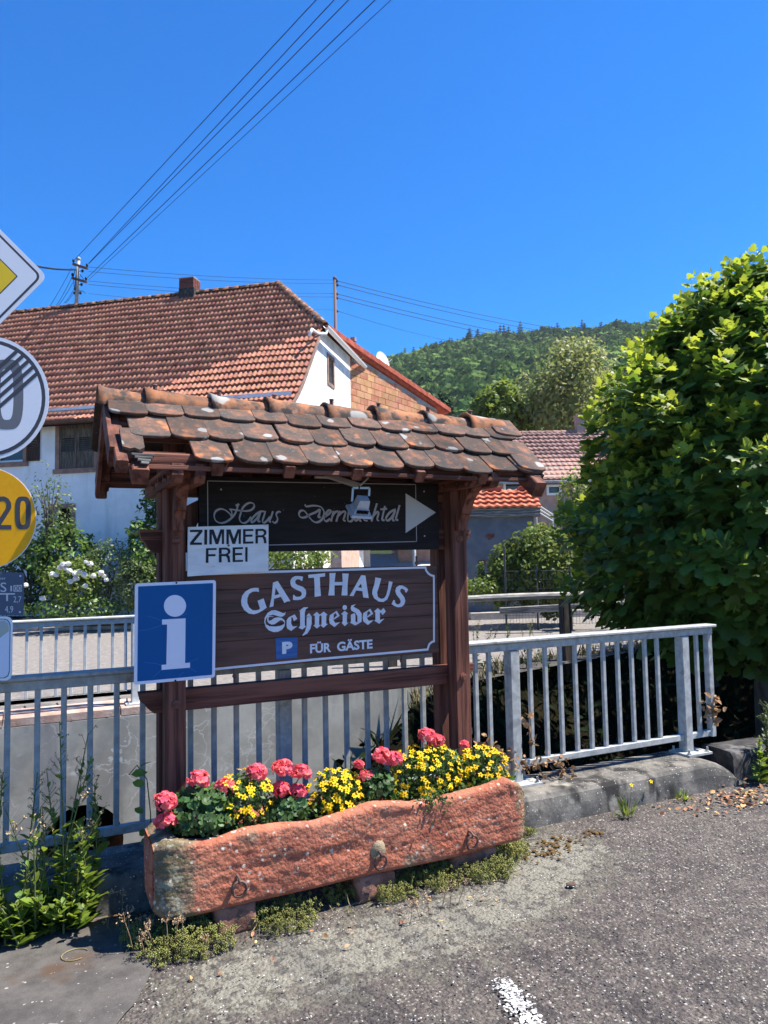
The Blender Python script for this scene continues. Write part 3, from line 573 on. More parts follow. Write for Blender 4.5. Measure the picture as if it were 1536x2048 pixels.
pb = MB(); pb.add([GT(gw[0], gw[2], .2), GT(gw[1], gw[2], .2), GT(gw[1], gw[3], .2), GT(gw[0], gw[3], .2)], [(0, 1, 2, 3)]); pn = wpart('pane', pb, M['dark'], house); pn.parent = wo; pn.matrix_parent_inverse = Matrix.Identity(4)
# roof tiles: one S profile tile, 300 nearest as objects
TWD, TEX, TLN = .156, .352, .40
tv = []; prof = [(x*.74, z) for x, z in [(0, .006), (.03, .0), (.075, .0), (.105, .017), (.135, .030), (.165, .031), (.19, .021), (.216, .006)]]
for x, z in prof: tv += [(x, -.0, z+.058), (x, TLN, z-.010), (x, 0, z+.004)]
n8 = len(prof); tf = []
for i in range(n8-1): tf += [(3*i, 3*i+3, 3*i+4, 3*i+1), (3*i+2, 3*i+5, 3*i+3, 3*i)]
tb = MB(); tb.add(tv, tf); tile_me = mesh('roof_tile', tb, M['house_tile'], smooth=False)
sl = [(-.45, gz(-.45))]+[(t, gz(t)) for t in (0, .3, .74, 1.3, 1.94, 2.6, T_R)]
seg = [math.hypot(sl[i+1][0]-sl[i][0], sl[i+1][1]-sl[i][1]) for i in range(len(sl)-1)]; tot = sum(seg)
def on_slope(d):
    for i, L_ in enumerate(seg):
        if d <= L_ or i == len(seg)-1:
            f = d/L_; t = sl[i][0]+(sl[i+1][0]-sl[i][0])*f; z = sl[i][1]+(sl[i+1][1]-sl[i][1])*f; return t, z, (sl[i+1][0]-sl[i][0])/L_, (sl[i+1][1]-sl[i][1])/L_
        d -= L_
tiles = []
nrow = int(tot/TEX)
for r in range(nrow):
    t, z, ct, cz_ = on_slope(r*TEX); smin = -.15 if z < 9.2 else (z-9.2)/(Z_R-9.2)*S_R
    for c in range(int((LH+.3)/TWD)):
        s = -.15+c*TWD
        if s < smin-.05: continue
        y = HG*ct+np.array([0, 0, cz_]); x = HD; nn = np.cross(x, y); jj = random.uniform(-.012, .012)
        nn = nn if nn[2] > 0 else -nn
        tiles.append((hp(s, t+jj*.3, z+.05+random.uniform(-.008, .008)+.045*noise.noise(Vector((s*.35, r*.16, 4)))), x, y, nn))
# x axis runs leftwards (HD): mirror handled by frames
def tile_objs(tiles, me, mt_mass, parent, nkeep=300, name='roof_tile'):
    tiles = sorted(tiles, key=lambda q: np.linalg.norm(q[0]-CAM)); 
    def vis(q):
        w_ = ROT.T@(q[0]-CAM); u, v = w_[0]/w_[2]*F+768, w_[1]/w_[2]*F+1024; return 0 < u < 1536 and 0 < v < 2048
    keep = [q for q in tiles if vis(q)][:nkeep]; ids = {id(q) for q in keep}; rest = [q for q in tiles if id(q) not in ids]
    pim = Matrix.LocRotScale(parent.location, parent.rotation_euler, None).inverted()
    for p, x, y, nn in keep:
        o = bpy.data.objects.new(name, me); COL.objects.link(o); o.parent = parent; o.matrix_parent_inverse = pim
        o.matrix_basis = Matrix(((x[0], y[0], nn[0], p[0]), (x[1], y[1], nn[1], p[1]), (x[2], y[2], nn[2], p[2]), (0, 0, 0, 1)))
    if rest:
        bv = np.array([v.co[:] for v in me.vertices]); bf = np.array([list(p.vertices) for p in me.polygons])
        fr_ = np.array([np.stack([x, y, nn], axis=1) for _, x, y, nn in rest]); V, Fc = scatter(bv, bf, np.array([q[0] for q in rest]), fr_, np.ones((len(rest), 1)))
        o = obj(name+'_field', arr_mesh(name+'_field', V, Fc, mt_mass), None, stuff=True); put(o, parent)
tile_objs(tiles, tile_me, M['house_tile_mass'], house)
# deck under tiles, rear slope, half hip
b = MB()
for (t0, z0), (t1, z1) in zip([(q[0]+.05, q[1]-.09) for q in sl], [(q[0]+.05, q[1]-.09) for q in sl][1:]):
    s0 = -.12 if z0 < 9.2 else (z0-9.2)/(Z_R-9.2)*S_R; s1 = -.12 if z1 < 9.2 else (z1-9.2)/(Z_R-9.2)*S_R
    b.add([hp(s0, t0, z0), hp(LH+.1, t0, z0), hp(LH+.1, t1, z1), hp(s1, t1, z1)], [(0, 1, 2, 3)])
b.add([hp(S_R, T_R, Z_R), hp(LH+.1, T_R, Z_R), hp(LH+.1, TW+.4, 6.0), hp(-.12, TW+.4, 6.0), hp(-.12, 6.7, 9.2)], [(0, 1, 2, 3, 4)])
wpart('roof_deck', b, M['dark_timber'], house)
hipt = []
for r in range(8):
    f = r/8.; z = 9.22+(Z_R-9.22)*f; s = -.2+(S_R+.2)*f; tl = np.interp(z, [9.22, Z_R], [2.62, T_R])+.05; tr_ = np.interp(z, [9.22, Z_R], [6.9, T_R])
    y = _n(HD*(S_R+.2)+np.array([0, 0, Z_R-9.22])); x = HG; nn = np.cross(x, y); nn = nn if nn[2] > 0 else -nn
    k = tl
    while k < tr_: hipt.append((hp(s, k, z+.05), x, y, nn)); k += TWD
bv = np.array([v.co[:] for v in tile_me.vertices]); bf = np.array([list(p.vertices) for p in tile_me.polygons])
V, Fc = scatter(bv, bf, np.array([q[0] for q in hipt]), np.array([np.stack([x, y, nn], axis=1) for _, x, y, nn in hipt]), np.ones((len(hipt), 1)))
put(obj('hip_tile_field', arr_mesh('hip_tile_field', V, Fc, M['house_tile_mass']), None, stuff=True), house)
b = MB(); b.add([hp(-.2, 2.62, 9.2), hp(-.2, 6.9, 9.2), hp(S_R, T_R, Z_R-.01)], [(0, 1, 2)]); wpart('hip_deck', b, M['dark_timber'], house)
rt = MB(); RTB = MB()
def half_round(a, c, r, nr=6):
    a, c = np.array(a), np.array(c); d = _n(c-a); up = np.array([0, 0, 1.]); x = _n(np.cross(d, up)); y = np.cross(x, d); b = MB(); vs = []
    for p, rr in ((a, r*1.12), (c, r*.92)):
        for k in range(nr+1): th = math.pi*k/nr; vs.append(p+x*rr*math.cos(th)+y*rr*math.sin(th))
        for k in range(nr+1): th = math.pi*k/nr; vs.append(p+x*(rr-.016)*math.cos(th)+y*(rr-.016)*math.sin(th))
    n = 2*(nr+1); fs = []
    for k in range(nr): fs += [(k, k+1, n+k+1, n+k), (nr+1+k+1, nr+1+k, n+nr+1+k, n+nr+2+k), (k+1, k, nr+1+k, nr+2+k), (n+k, n+k+1, n+nr+2+k, n+nr+1+k)]
    return b.add(vs, fs)
s = S_R-.1
while s < LH: wpart('ridge_tile', half_round(hp(s, T_R, Z_R+.0), hp(s+.40, T_R, Z_R+.0), .13), M['ridge_tile'], house, smooth=True); s += .385
h0, h1 = hp(-.2, 2.62, 9.26), hp(S_R, T_R, Z_R+.02)
for k in range(9): wpart('ridge_tile', half_round(h1+(h0-h1)*k/9, h1+(h0-h1)*(k+1.06)/9, .14), M['ridge_tile'], house, smooth=True)
h0b = hp(-.2, 6.9, 9.26)
for k in range(9): wpart('ridge_tile', half_round(h1+(h0b-h1)*k/9, h1+(h0b-h1)*(k+1.06)/9, .14), M['ridge_tile'], house, smooth=True)
# verge boards, gutters
for k in range(14):
    d0 = k*.27; t, z, ct, cz_ = on_slope(d0); t2, z2, _, _ = on_slope(d0+.27)
    if z2 > 9.25: break
    b = MB(); b.beam(hp(-.16, t, z+.02), hp(-.16, t2, z2+.02), .05, .1, ch=.004); wpart('verge_stone', b, M['stone_frame'], house)
def gutter(a, c, r, mt, nm='gutter'):
    a, c = np.array(a), np.array(c); d = _n(c-a); x = _n(np.cross(d, [0, 0, 1.])); b = MB()
    for rr, fl in ((r, False), (r-.012, True)): b.grid(lambda k, p: tuple((a if p == 0 else c)+x*rr*math.cos(math.pi*(1+k))+np.array([0, 0, 1])*rr*math.sin(math.pi*(1+k))), np.linspace(0, 1, 9), [0, 1], fl)
    return wpart(nm, b, mt, house, smooth=True)
gutter(hp(-.15, -.52, 6.02), hp(LH, -.52, 6.12), .09, M['copper']); b = MB(); b.box2((0, 0, 0), (0, 0, 0)); 
b = MB(); b.hexa([hp(-.15, -.40, 5.93), hp(LH, -.40, 6.03), hp(LH, 0, 6.5), hp(-.15, 0, 6.40), hp(-.15, -.40, 6.03), hp(LH, -.40, 6.10), hp(LH, 0, 6.55), hp(-.15, 0, 6.45)]); wpart('eaves_board', b, M['copper'], house)
gutter(hp(-.32, 2.35, 9.16), hp(-.32, 7.25, 9.10), .09, M['white_paint'])
b = MB(); b.tube([hp(-.32, 2.45, 9.1), hp(-.3, 2.42, 8.92), hp(-.12, 2.1, 8.85), hp(-.1, 1.6, 8.83), hp(-.05, 1.5, 8.6)], .05, 8); wpart('downpipe', b, M['white_paint'], house, smooth=True)
b = MB(); b.beam(hp(-.06, 7.15, 9.05), hp(-.06, 7.75, 6.9), .16, .12); wpart('corner_timber', b, M['stone_frame'], house)
# chimney
cs = 0
for s_ in np.linspace(2, 12, 400):
    q = hp(s_, T_R, Z_R); w_ = ROT.T@(q-CAM)
    if w_[0]/w_[2]*F+768 < 380: cs = s_; break
ch = wpart('chimney', MB().box(hp(cs, T_R, Z_R-.05), (.60, .54, .44), (HD, HG, (0, 0, 1))), M['black_felt'], house)
for r in range(4):
    for (c_, ax_, L_) in ((-1, 0, .6), (1, 0, .6), (-1, 1, .5), (1, 1, .5)):
        for j in (-1, 1):
            if ax_ == 0: ctr = hp(cs+j*.145, T_R+c_*.21, Z_R+.20+r*.095); dm = (.28, .12, .085)
            else: ctr = hp(cs+c_*.24, T_R+j*.08, Z_R+.20+r*.095); dm = (.12, .145, .085)
            o = wpart('brick', MB().box(ctr, dm, (HD, HG, (0, 0, 1))), M['chimney'], house); o.parent = ch; o.matrix_parent_inverse = Matrix.Identity(4)
o = wpart('cap', MB().box(hp(cs, T_R, Z_R+.555), (.56, .5, .03), (HD, HG, (0, 0, 1))), M['mortar'], house); o.parent = ch; o.matrix_parent_inverse = Matrix.Identity(4)

# ================================================================== BRICK ANNEX behind the gable
AN = np.array([math.sin(math.radians(148)), math.cos(math.radians(148)), 0]); AX = np.array([-AN[1], AN[0], 0]); AX = AX if AX[0] > 0 else -AX
A_0 = PD(712, 800, 27.5)
def ap(u, v, off=0.): return PP(u, v, A_0+AN*off, AN)
def a2(p): q = np.asarray(p)-A_0; return float(q@AX), float(p[2])
def a3(a, z, off=0.): p = A_0+AX*a+AN*off; return np.array([p[0], p[1], z])
annex = thing('brick_annex', 'unplastered hollow brick building with red verge roof behind the white house', 'building', tuple(a3(2, 0)))
v0, v1 = a2(ap(612, 628)), a2(ap(893, 818)); vz = lambda a: v0[1]+(v1[1]-v0[1])*(a-v0[0])/(v1[0]-v0[0])
x1_ = a2(ap(875, 806))[0]
b = MB(); b.add([a3(-2, 2.45, -.03), a3(x1_, 2.45, -.03), a3(x1_, vz(x1_)-.3, -.03), a3(-2, vz(-2)-.3, -.03)], [(0, 1, 2, 3)]); b.add([a3(x1_, 2.45, -.03), a3(x1_, 2.45, -7), a3(x1_, vz(x1_)-.3, -7), a3(x1_, vz(x1_)-.3, -.03)], [(0, 1, 2, 3)]); wpart('wall', b, M['mortar'], annex)
bl, bh = .50, .25
for r in range(24):
    z = 3.6+r*bh; a = -1.2+(r % 2)*.25
    while a < x1_+.5:
        ww = bl-.018; hi = z+bh-.018
        if a+ww > x1_: ww = x1_-a
        if ww > .1 and hi < vz(a+ww)-.32 and a > -.8:
            o = MB(); pr = random.uniform(0, .012); o.hexa([a3(a, z, -.05), a3(a+ww, z, -.05), a3(a+ww, z, pr), a3(a, z, pr), a3(a, hi, -.05), a3(a+ww, hi, -.05), a3(a+ww, hi, pr), a3(a, hi, pr)]); wpart('brick', o, M['brick'], annex)
        a += bl
nv = 19
for k in range(2, nv+2):
    a, c = v0[0]+(v1[0]-v0[0])*(k-2)/nv, v0[0]+(v1[0]-v0[0])*(k-1+.08)/nv
    o = MB(); o.beam(a3(a, vz(a)-.06+.01, .14), a3(c, vz(c)-.06-.012, .14), .10, .20, ch=.01); wpart('verge_tile', o, M['verge'], annex)
ra = v0[0]+.3; o = MB(); o.hexa([a3(ra, vz(ra)-.24, -2.2), a3(v1[0], v1[1]-.24, -2.2), a3(v1[0], v1[1]-.24, .10), a3(ra, vz(ra)-.24, .10), a3(ra, vz(ra)-.02, -2.2), a3(v1[0], v1[1]-.02, -2.2), a3(v1[0], v1[1]-.02, .10), a3(ra, vz(ra)-.02, .10)]); wpart('roof', o, M['verge'], annex)
b = MB(); p = ap(706, 690); q = ap(716, 850); b.beam(a3(a2(p)[0], 3, .25), a3(a2(p)[0], a2(p)[1], .25), .28, .3); wpart('timber_post', b, M['stone_frame'], annex)
p = ap(707, 700, -1.2); b = MB(); b.tube([p-np.array([0, 0, .9]), p+np.array([0, 0, .32])], .09, 8); b.tube([p+np.array([0, 0, .34]), p+np.array([0, 0, .5])], .13, 8); wpart('vent_pipe', b, M['pink_wall'], annex)
p = ap(766, 722, -.6); b = MB(); dn = _n(np.array([.45, -.85, .2])); fr_ = rot_from(np.array([dn]), np.array([0.]))[0]
b.grid(lambda r, a: tuple(p+fr_@np.array([r*.42*math.cos(a), r*.42*math.sin(a), .10*r*r-.1])), np.linspace(0.02, 1, 6), np.linspace(0, 2*math.pi, 21)); b.tube([p-np.array([0, 0, .9]), p-np.array([0, 0, .05])], .03, 6); b.tube([p-np.array([0, 0, .3])+fr_@np.array([0, 0, 0]), p+fr_@np.array([0, -.1, .42])], .015, 6)
d_ = obj('satellite_dish', b, M['white_paint'], smooth=True, label='white satellite dish on the red edged roof of the brick building', cat='satellite dish')

# ================================================================== HOUSE ON THE RIGHT + GARAGE
RHX = _n(RGT*1.0+FWDH*.03); RHY = np.array([-RHX[1], RHX[0], 0])
R0 = PD(1040, 952, 33.); 
def rp(u, v, back=0.): return PP(u, v, R0+RHY*back, RHY)
def r3(a, z, back=0.): p = R0+RHX*a+RHY*back; return np.array([p[0], p[1], z])
rh = thing('tiled_house', 'brown tiled low house with pinkish walls and white windows behind the garage', 'house', tuple(r3(1, 0, 3)))
ez = R0[2]; back = 3.6; rz = rp(1100, 866, back)[2]; xa, xb = -5.5, 9.0
wn_ = []
for u0, u1, w0, w1 in ((1010, 1048, 966, 990), (1096, 1120, 972, 988)):
    p, q = rp(u0, w1), rp(u1, w0); wn_.append(((p-R0)@RHX, (q-R0)@RHX, p[2], q[2]))
RT = lambda a, z, d: r3(a, z, d)
wpart('wall', holed(RT, [xa, xb], [0, ez-.05], wn_, .2), M['pink_wall'], rh)
for a, c, d, e_ in wn_:
    wo = wpart('window', sframe(RT, a+.04, c-.04, d+.04, e_-.04, .10, .03), M['white_paint'], rh); pb = MB(); pb.add([RT(a, d, .12), RT(c, d, .12), RT(c, e_, .12), RT(a, e_, .12)], [(0, 1, 2, 3)]); pn = wpart('pane', pb, M['glass'], rh); pn.parent = wo; pn.matrix_parent_inverse = Matrix.Identity(4)
tls = []; y = _n(RHY*back+np.array([0, 0, rz-ez])); nn = np.cross(RHX, y); sl_ = math.hypot(back+.4, (rz-ez)*(1+.4/back)); nr = 12; ex = sl_/nr; tw = .25
tb2 = MB(); tb2.add([(x*tw/.16, yy*ex*1.1/TLN, z*1.1) for x, yy, z in tv], tf); tm2 = mesh('roof_tile', tb2, M['brown_tile_o'])
for r in range(nr):
    for c in range(int((xb-xa)/tw)): tls.append((r3(xa+c*tw, ez-.4*(rz-ez)/back+(r*ex)*y[2]+.04, -.4+r*ex*float(y@RHY)), RHX, y, nn))
tile_objs(tls, tm2, M['brown_tile'], rh, 280)
b = MB(); b.add([r3(xa, ez-.1, -.3), r3(xb, ez-.1, -.3), r3(xb, rz-.02, back), r3(xa, rz-.02, back), r3(xb, ez, back*2), r3(xa, ez, back*2)], [(0, 1, 2, 3), (3, 2, 4, 5)]); b.add([r3(xa, 0, 0), r3(xa, 0, back*2), r3(xa, ez, back*2), r3(xa, rz-.03, back), r3(xa, ez-.03, 0)], [(0, 1, 2, 3, 4)]); wpart('roof_deck', b, M['pink_wall'], rh)
b = MB(); b.beam(r3(xa, ez-.33, -.5), r3(xb, ez-.33, -.5), .12, .1); wpart('gutter', b, M['zinc'], rh)
for k in range(36): wpart('ridge_tile', half_round(r3(xa+k*.4, rz, back), r3(xa+k*.4+.43, rz, back), .12), M['brown_tile_o'], rh)
p = rp(1160, 862, back); b = MB(); b.box(p+np.array([0, 0, .25]), (.42, .42, .95), (RHX, RHY, (0, 0, 1))); b.box(p+np.array([0, 0, .75]), (.5, .5, .06), (RHX, RHY, (0, 0, 1))); wpart('chimney', b, M['pink_wall'], rh)
# garage
G0 = PD(935, 1035, 21.5); GXD = _n(RGT-FWDH*.02); GYD = np.array([-GXD[1], GXD[0], 0])
def g3(a, z, back=0.): p = G0+GXD*a+GYD*back; return np.array([p[0], p[1], z])
def gu(u, v): p = PP(u, v, G0, GYD); return (p-G0)@GXD, p[2]
ga = thing('grey_garage', 'low grey garage with bright orange tile edge and weathered timber fascia', 'garage', tuple(g3(0, 0, 2)))
gx0, gx1 = -.62, gu(1068, 1060)[0]; gx2 = gu(1079, 1020)[0]; gz1 = gu(1000, 1034)[1]; gz2 = gu(1000, 1016)[1]
b = MB(); b.box2((0, 0, 0), (0, 0, 0)); b = MB(); b.hexa([g3(gx0, 0), g3(gx1, 0), g3(gx1, 0, 5), g3(gx0, 0, 5), g3(gx0, gz1), g3(gx1, gz1), g3(gx1, gz1, 5), g3(gx0, gz1, 5)]); wpart('wall', b, M['grey_wall'], ga)
for (u, v, s_) in ((980, 1072, .22), (964, 1125, .2)):
    a, z = gu(u, v); b = MB(); pts = [(a+s_*random.uniform(.5, 1)*math.cos(t)*.75, z+s_*random.uniform(.5, 1)*math.sin(t)*.6) for t in np.linspace(0, 6.28, 11)[:-1]]; b.prism(pts, lambda x, y_, h: tuple(g3(x, y_, -.004-h)), .004); wpart('bare_brick_patch', b, M['chimney'], ga, tri=True)
zf = gz1
for k in range(3): b = MB(); hgt = (gz2-gz1)/3; b.beam(g3(gx0, zf+hgt/2, -.12+.012*k), g3(gx2, zf+hgt/2, -.12+.012*k), .06, hgt-.012, ch=.006); wpart('fascia_board', b, M['grey_timber'], ga); zf += hgt
b = MB(); b.hexa([g3(gx0, gz1, -.08), g3(gx2, gz1, -.08), g3(gx2, gz1, 5), g3(gx0, gz1, 5), g3(gx0, gz2-.01, -.08), g3(gx2, gz2-.01, -.08), g3(gx2, gz2+.4, 5), g3(gx0, gz2+.4, 5)]); wpart('roof_slab', b, M['grey_timber'], ga)
gr = 4; gtw = .235; gex = .23; gy = _n(GYD*.70+np.array([0, 0, .55])); gn = np.cross(GXD, gy); tb3 = MB(); tb3.add([(x*gtw/.16, yy*.72, z*1.25) for x, yy, z in tv], tf); tm3 = mesh('roof_tile', tb3, M['orange_tile'])
for r in range(gr):
    for c in range(int((gx2-gx0)/gtw)): 
        o = bpy.data.objects.new('roof_tile', tm3); COL.objects.link(o); p = g3(gx2-(c+1)*gtw, gz2-.02+r*gex*gy[2], -.2+r*gex*float(gy@GYD)); put(o, ga)
        o.matrix_basis = Matrix(((GXD[0], gy[0], gn[0], p[0]), (GXD[1], gy[1], gn[1], p[1]), (GXD[2], gy[2], gn[2], p[2]), (0, 0, 0, 1)))
b = MB(); zt_ = gz2+gr*gex*gy[2]; b.hexa([g3(gx0, gz2-.02, -.1), g3(gx2, gz2-.02, -.1), g3(gx2, zt_-.06, .53), g3(gx0, zt_-.06, .53), g3(gx0, gz2, -.1), g3(gx2, gz2, -.1), g3(gx2, zt_-.03, .53), g3(gx0, zt_-.03, .53)]); wpart('tile_batten', b, M['orange_tile'], ga)
for a in (gu(992, 985)[0], gu(1062, 985)[0]): b = MB(); b.beam(g3(a-.28, zt_+.03, .5), g3(a+.22, zt_+.03, .5), .24, .12); wpart('ridge_cap', b, M['verge'], ga)
b = MB(); p0 = PD(1072, 1022, 24); p1 = PD(1105, 1042, 27)
for k in range(3): b.tube([p0+np.array([0, 0, k*.12]), p1+np.array([0, 0, k*.12])], .03, 6)
b.tube([p0-np.array([0, 0, 1.4]), p0+np.array([0, 0, .26])], .03, 6); b.tube([p1-np.array([0, 0, 2.4]), p1+np.array([0, 0, .26])], .03, 6)
obj('stair_rail', b, M['galv_light'], label='pale metal stair rail beside the orange tiled garage', cat='handrail')

# ================================================================== SIGN SHELTER
PFY = 3.85  # front face of front posts
sh = thing('sign_shelter', 'brown timber sign shelter with a small old clay tile roof', 'sign shelter', (1.5, 4.0, 0))
def ybeam(x0, x1, y0, y1, z0, z1, mt, name, ch=.008, parent=None):
    b = MB(); b.beam(((x0+x1)/2, y0, (z0+z1)/2), ((x0+x1)/2, y1, (z0+z1)/2), x1-x0, z1-z0, ch=ch); return wpart(name, b, mt, sh)
def xbeam(x0, x1, y0, y1, z0, z1, mt, name, ch=.008):
    b = MB(); b.beam((x0, (y0+y1)/2, (z0+z1)/2), (x1, (y0+y1)/2, (z0+z1)/2), y1-y0, z1-z0, ch=ch); return wpart(name, b, mt, sh)
def post(x0, x1, y0, y1, z0, z1): b = MB(); b.beam(((x0+x1)/2, (y0+y1)/2, z0), ((x0+x1)/2, (y0+y1)/2, z1), x1-x0, y1-y0, up=(0, 1, 0), ch=.008); return wpart('post', b, M['wood_z'], sh)
LX0, LX1, RX0, RX1 = .610, .712, 2.285, 2.392
for x0, x1 in ((LX0, LX1), (RX0, RX1)): post(x0, x1, PFY, PFY+.10, .06, 2.22); post(x0-.005, x1-.012, PFY+.175, PFY+.275, .20, 2.22)
# horizontal rails with cut ends, gripped between the post pairs
def rail_x(xa, xb, z0, z1):
    y0, y1 = PFY+.102, PFY+.172; b = MB(); prof = [(xa, z1), (xa+.01, z1-.045), (xa+.03, z1-(z1-z0)*.55), (xa+.04, z0+.03), (xa+.075, z0), (xb-.075, z0), (xb-.04, z0+.03), (xb-.03, z1-(z1-z0)*.55), (xb-.01, z1-.045), (xb, z1)]
    b.prism(prof, lambda x, z, h: (x, y0+h, z), y1-y0); return wpart('cross_rail', b, M['wood_x'], sh, tri=True)
rail_x(.497, 2.485, .950, 1.058); rail_x(.497, 2.485, 1.765, 1.885)
rail_x(.60, 2.40, 2.06, 2.15)
for x in (.663, 2.338):
    for z in (1.825, 1.004): 
        b = MB(); b.tube([(x, PFY-.010, z), (x, PFY+.002, z)], .021, 14); b.tube([(x, PFY-.016, z), (x, PFY-.009, z)], .011, 10); wpart('peg_cap', b, M['wood_x'], sh)
# tie pairs along Y, gripping the posts, with bolts
TIE_Z = (2.088, 2.178)
for xs_ in ((.590, .642), (.696, .746), (2.239, 2.305), (2.371, 2.424)):
    y0 = 3.53; b = MB(); z0, z1 = TIE_Z[0]+(.025 if xs_[0] > 2 else 0), TIE_Z[1]+(.02 if xs_[0] > 2 else 0); prof = [(y0, z1), (y0, z0+.035), (y0+.03, z0), (4.46, z0), (4.46, z1)]
    b.prism([(p[0], p[1]) for p in prof][::-1], lambda y, z, h: (xs_[0]+h, y, z), xs_[1]-xs_[0]); wpart('tie_beam', b, M['wood_y'], sh)
for x in (.590, 2.239):
    for y in (3.58, 3.70, 3.86, 3.93, 4.10): b = MB(); b.tube([(x-.004, y, 2.133), (x+.002, y, 2.133)], .022, 10); b.box((x-.010, y, 2.133), (.014, .020, .020)); wpart('bolt_head', b, M['wood_x'], sh)
# curved knee braces in front of posts
for x0, x1 in ((.641, .697), (2.306, 2.370)):
    prof = [(PFY, 1.875), (PFY-.045, 1.872), (PFY-.055, 1.93), (PFY-.075, 1.965), (PFY-.095, 1.975), (PFY-.10, 2.0), (PFY-.13, 2.045), (PFY-.17, 2.085), (PFY-.20, 2.10), (PFY-.235, 2.15), (PFY-.24, 2.2), (PFY-.10, 2.2), (PFY-.08, 2.10), (PFY-.03, 2.0), (PFY, 1.95)]
    b = MB(); b.prism(prof, lambda y, z, h: (x0+h, y, z), x1-x0); wpart('knee_brace', b, M['wood_z'], sh, tri=True)
    b = MB(); b.prism([(2*PFY+.28-p[0], p[1]) for p in prof][::-1], lambda y, z, h: (x0+h, y, z), x1-x0); wpart('knee_brace', b, M['wood_z'], sh, tri=True)
# braces along X inside
for xp, sg in ((.715, 1), (2.28, -1)):
    prof = [(0, 1.86), (.0, 2.0), (.17, 2.09), (.26, 2.09), (.20, 2.04), (.10, 1.97), (.06, 1.88)]
    b = MB(); b.prism([(xp+sg*p[0], p[1]) for p in (prof if sg < 0 else prof[::-1])], lambda x, z, h: (x, PFY+.105+h, z), .05); wpart('side_brace', b, M['wood_z'], sh, tri=True)
# roof carcass
RYc, RZ_ = 3.99, 2.55; EYf, EZf = 3.585, 2.245; EYb, EZb = 4.395, 2.245; RXL, RXR = .33, 2.73
xbeam(.34, 2.74, 3.565, 3.635, 2.160, 2.230, M['wood_x'], 'eave_purlin'); xbeam(.34, 2.74, 4.375, 4.445, 2.165, 2.235, M['wood_x'], 'eave_purlin'); xbeam(.36, 2.72, RYc-.03, RYc+.03, 2.46, 2.535, M['wood_x'], 'ridge_beam')
for x in (.66, 2.34): b = MB(); b.beam((x, RYc, 2.2), (x, RYc, 2.47), .07, .07, up=(0, 1, 0)); wpart('king_post', b, M['wood_z'], sh)
rfx = [.365, .80, 1.16, 1.53, 1.90, 2.30, 2.67]
for x in rfx:
    for sg in (-1, 1):
        ye = RYc+sg*.475; b = MB(); b.beam((x, RYc+sg*.01, RZ_-.065), (x, ye, 2.150), .055, .065, ch=.005); wpart('rafter', b, M['wood_slope'], sh)
for sg in (-1, 1):
    for f in (.12, .34, .56, .78, .97):
        y, z = RYc+sg*.46*f, RZ_-.020-.385*f; b = MB(); b.beam((RXL+.02, y, z), (RXR-.03, y, z), .035, .022, ch=.002); wpart('batten', b, M['wood_x'], sh)
# barge boards, left end
for x, sg in ((.330, 1), (2.722, 1), (.330, -1), (2.722, -1)):
    if x < 1 and sg < 0:  # old front board, short, with a gap above the broken tile
        b = MB(); b.beam((x, RYc, RZ_-.04), (x, RYc-.36, RZ_-.04-.30), .022, .11, ch=.002); wpart('barge_board', b, M['wood_slope'], sh); continue
    b = MB(); b.beam((x, RYc+sg*.01, RZ_-.045), (x, RYc+sg*.44, RZ_-.045-.355), .022, .10, ch=.002); wpart('barge_board', b, M['wood_slope'], sh)
b = MB(); b.beam((.352, 4.40, 2.24), (.352, 4.475, 2.10), .06, .08, ch=.01); wpart('rafter_end', b, M['wood_slope'], sh)
# beaver tail tiles
def tail_tile(w, l, th, rb=.6):
    ol = [(-w/2, l), (-w/2, .036*rb+.006), (-w*.42, .020*rb), (-w*.24, .004*rb), (0, 0), (w*.24, .003*rb), (w*.43, .019*rb), (w/2, .036*rb+.004), (w/2, l)]
    b = MB(); top = [(x, y, th+.004*(1-(2*x/w)**2)) for x, y in ol]; bot = [(x, y, 0) for x, y in ol]; n = len(ol)
    mid = [(0, y, th+.006) for y in (.05, l*.5, l)]
    b.add(bot+top, [tuple(range(n-1, -1, -1)), tuple(range(n, 2*n))]+[(i, (i+1) % n, n+(i+1) % n, n+i) for i in range(n)]); return b
ttm = [mesh('roof_tile', tail_tile(w, .36, th, r), M['old_tile']) for w, th, r in ((.188, .014, .9), (.184, .016, 1.1), (.190, .013, .7), (.186, .015, 1.3))]
ttop = mesh('roof_tile', tail_tile(.187, .235, .014, .8), M['old_tile'])
for m_ in ttm+[ttop]:  # soften the arrises a little
    bm = bmesh.new(); bm.from_mesh(m_); bmesh.ops.bevel(bm, geom=[e_ for e_ in bm.edges if len(e_.link_faces) == 2 and e_.calc_face_angle() > .8], offset=.003, segments=1, affect='EDGES'); bm.to_mesh(m_); bm.free()
pim = Matrix.LocRotScale(sh.location, None, None).inverted()
sl_ang = math.atan2(.385, .46)
def roof_tile(x, d, sg, lift, skew, me, tilt, roll=0.):
    """d = distance of lower edge from ridge measured down the slope"""
    cs, sn = math.cos(sl_ang), math.sin(sl_ang); y = RYc+sg*d*cs; z = RZ_+.012-d*sn+lift
    up = Vector((0, -sg*cs, sn)); xx = Vector((sg*-1 if False else 1, 0, 0)); 
    if sg > 0: xx = Vector((-1, 0, 0))
    nn = xx.cross(up); R = Matrix((xx, up, nn)).transposed().to_4x4()
    R = R@Matrix.Rotation(skew, 4, 'Z')@Matrix.Rotation(tilt, 4, 'X')@Matrix.Rotation(roll, 4, 'Y')
    o = bpy.data.objects.new('roof_tile', me); COL.objects.link(o); o.parent = sh; o.matrix_parent_inverse = pim
    o.matrix_basis = Matrix.Translation((x, y, z))@R; return o
rows = [(.258, .042), (.440, .040), (.632, .036)]
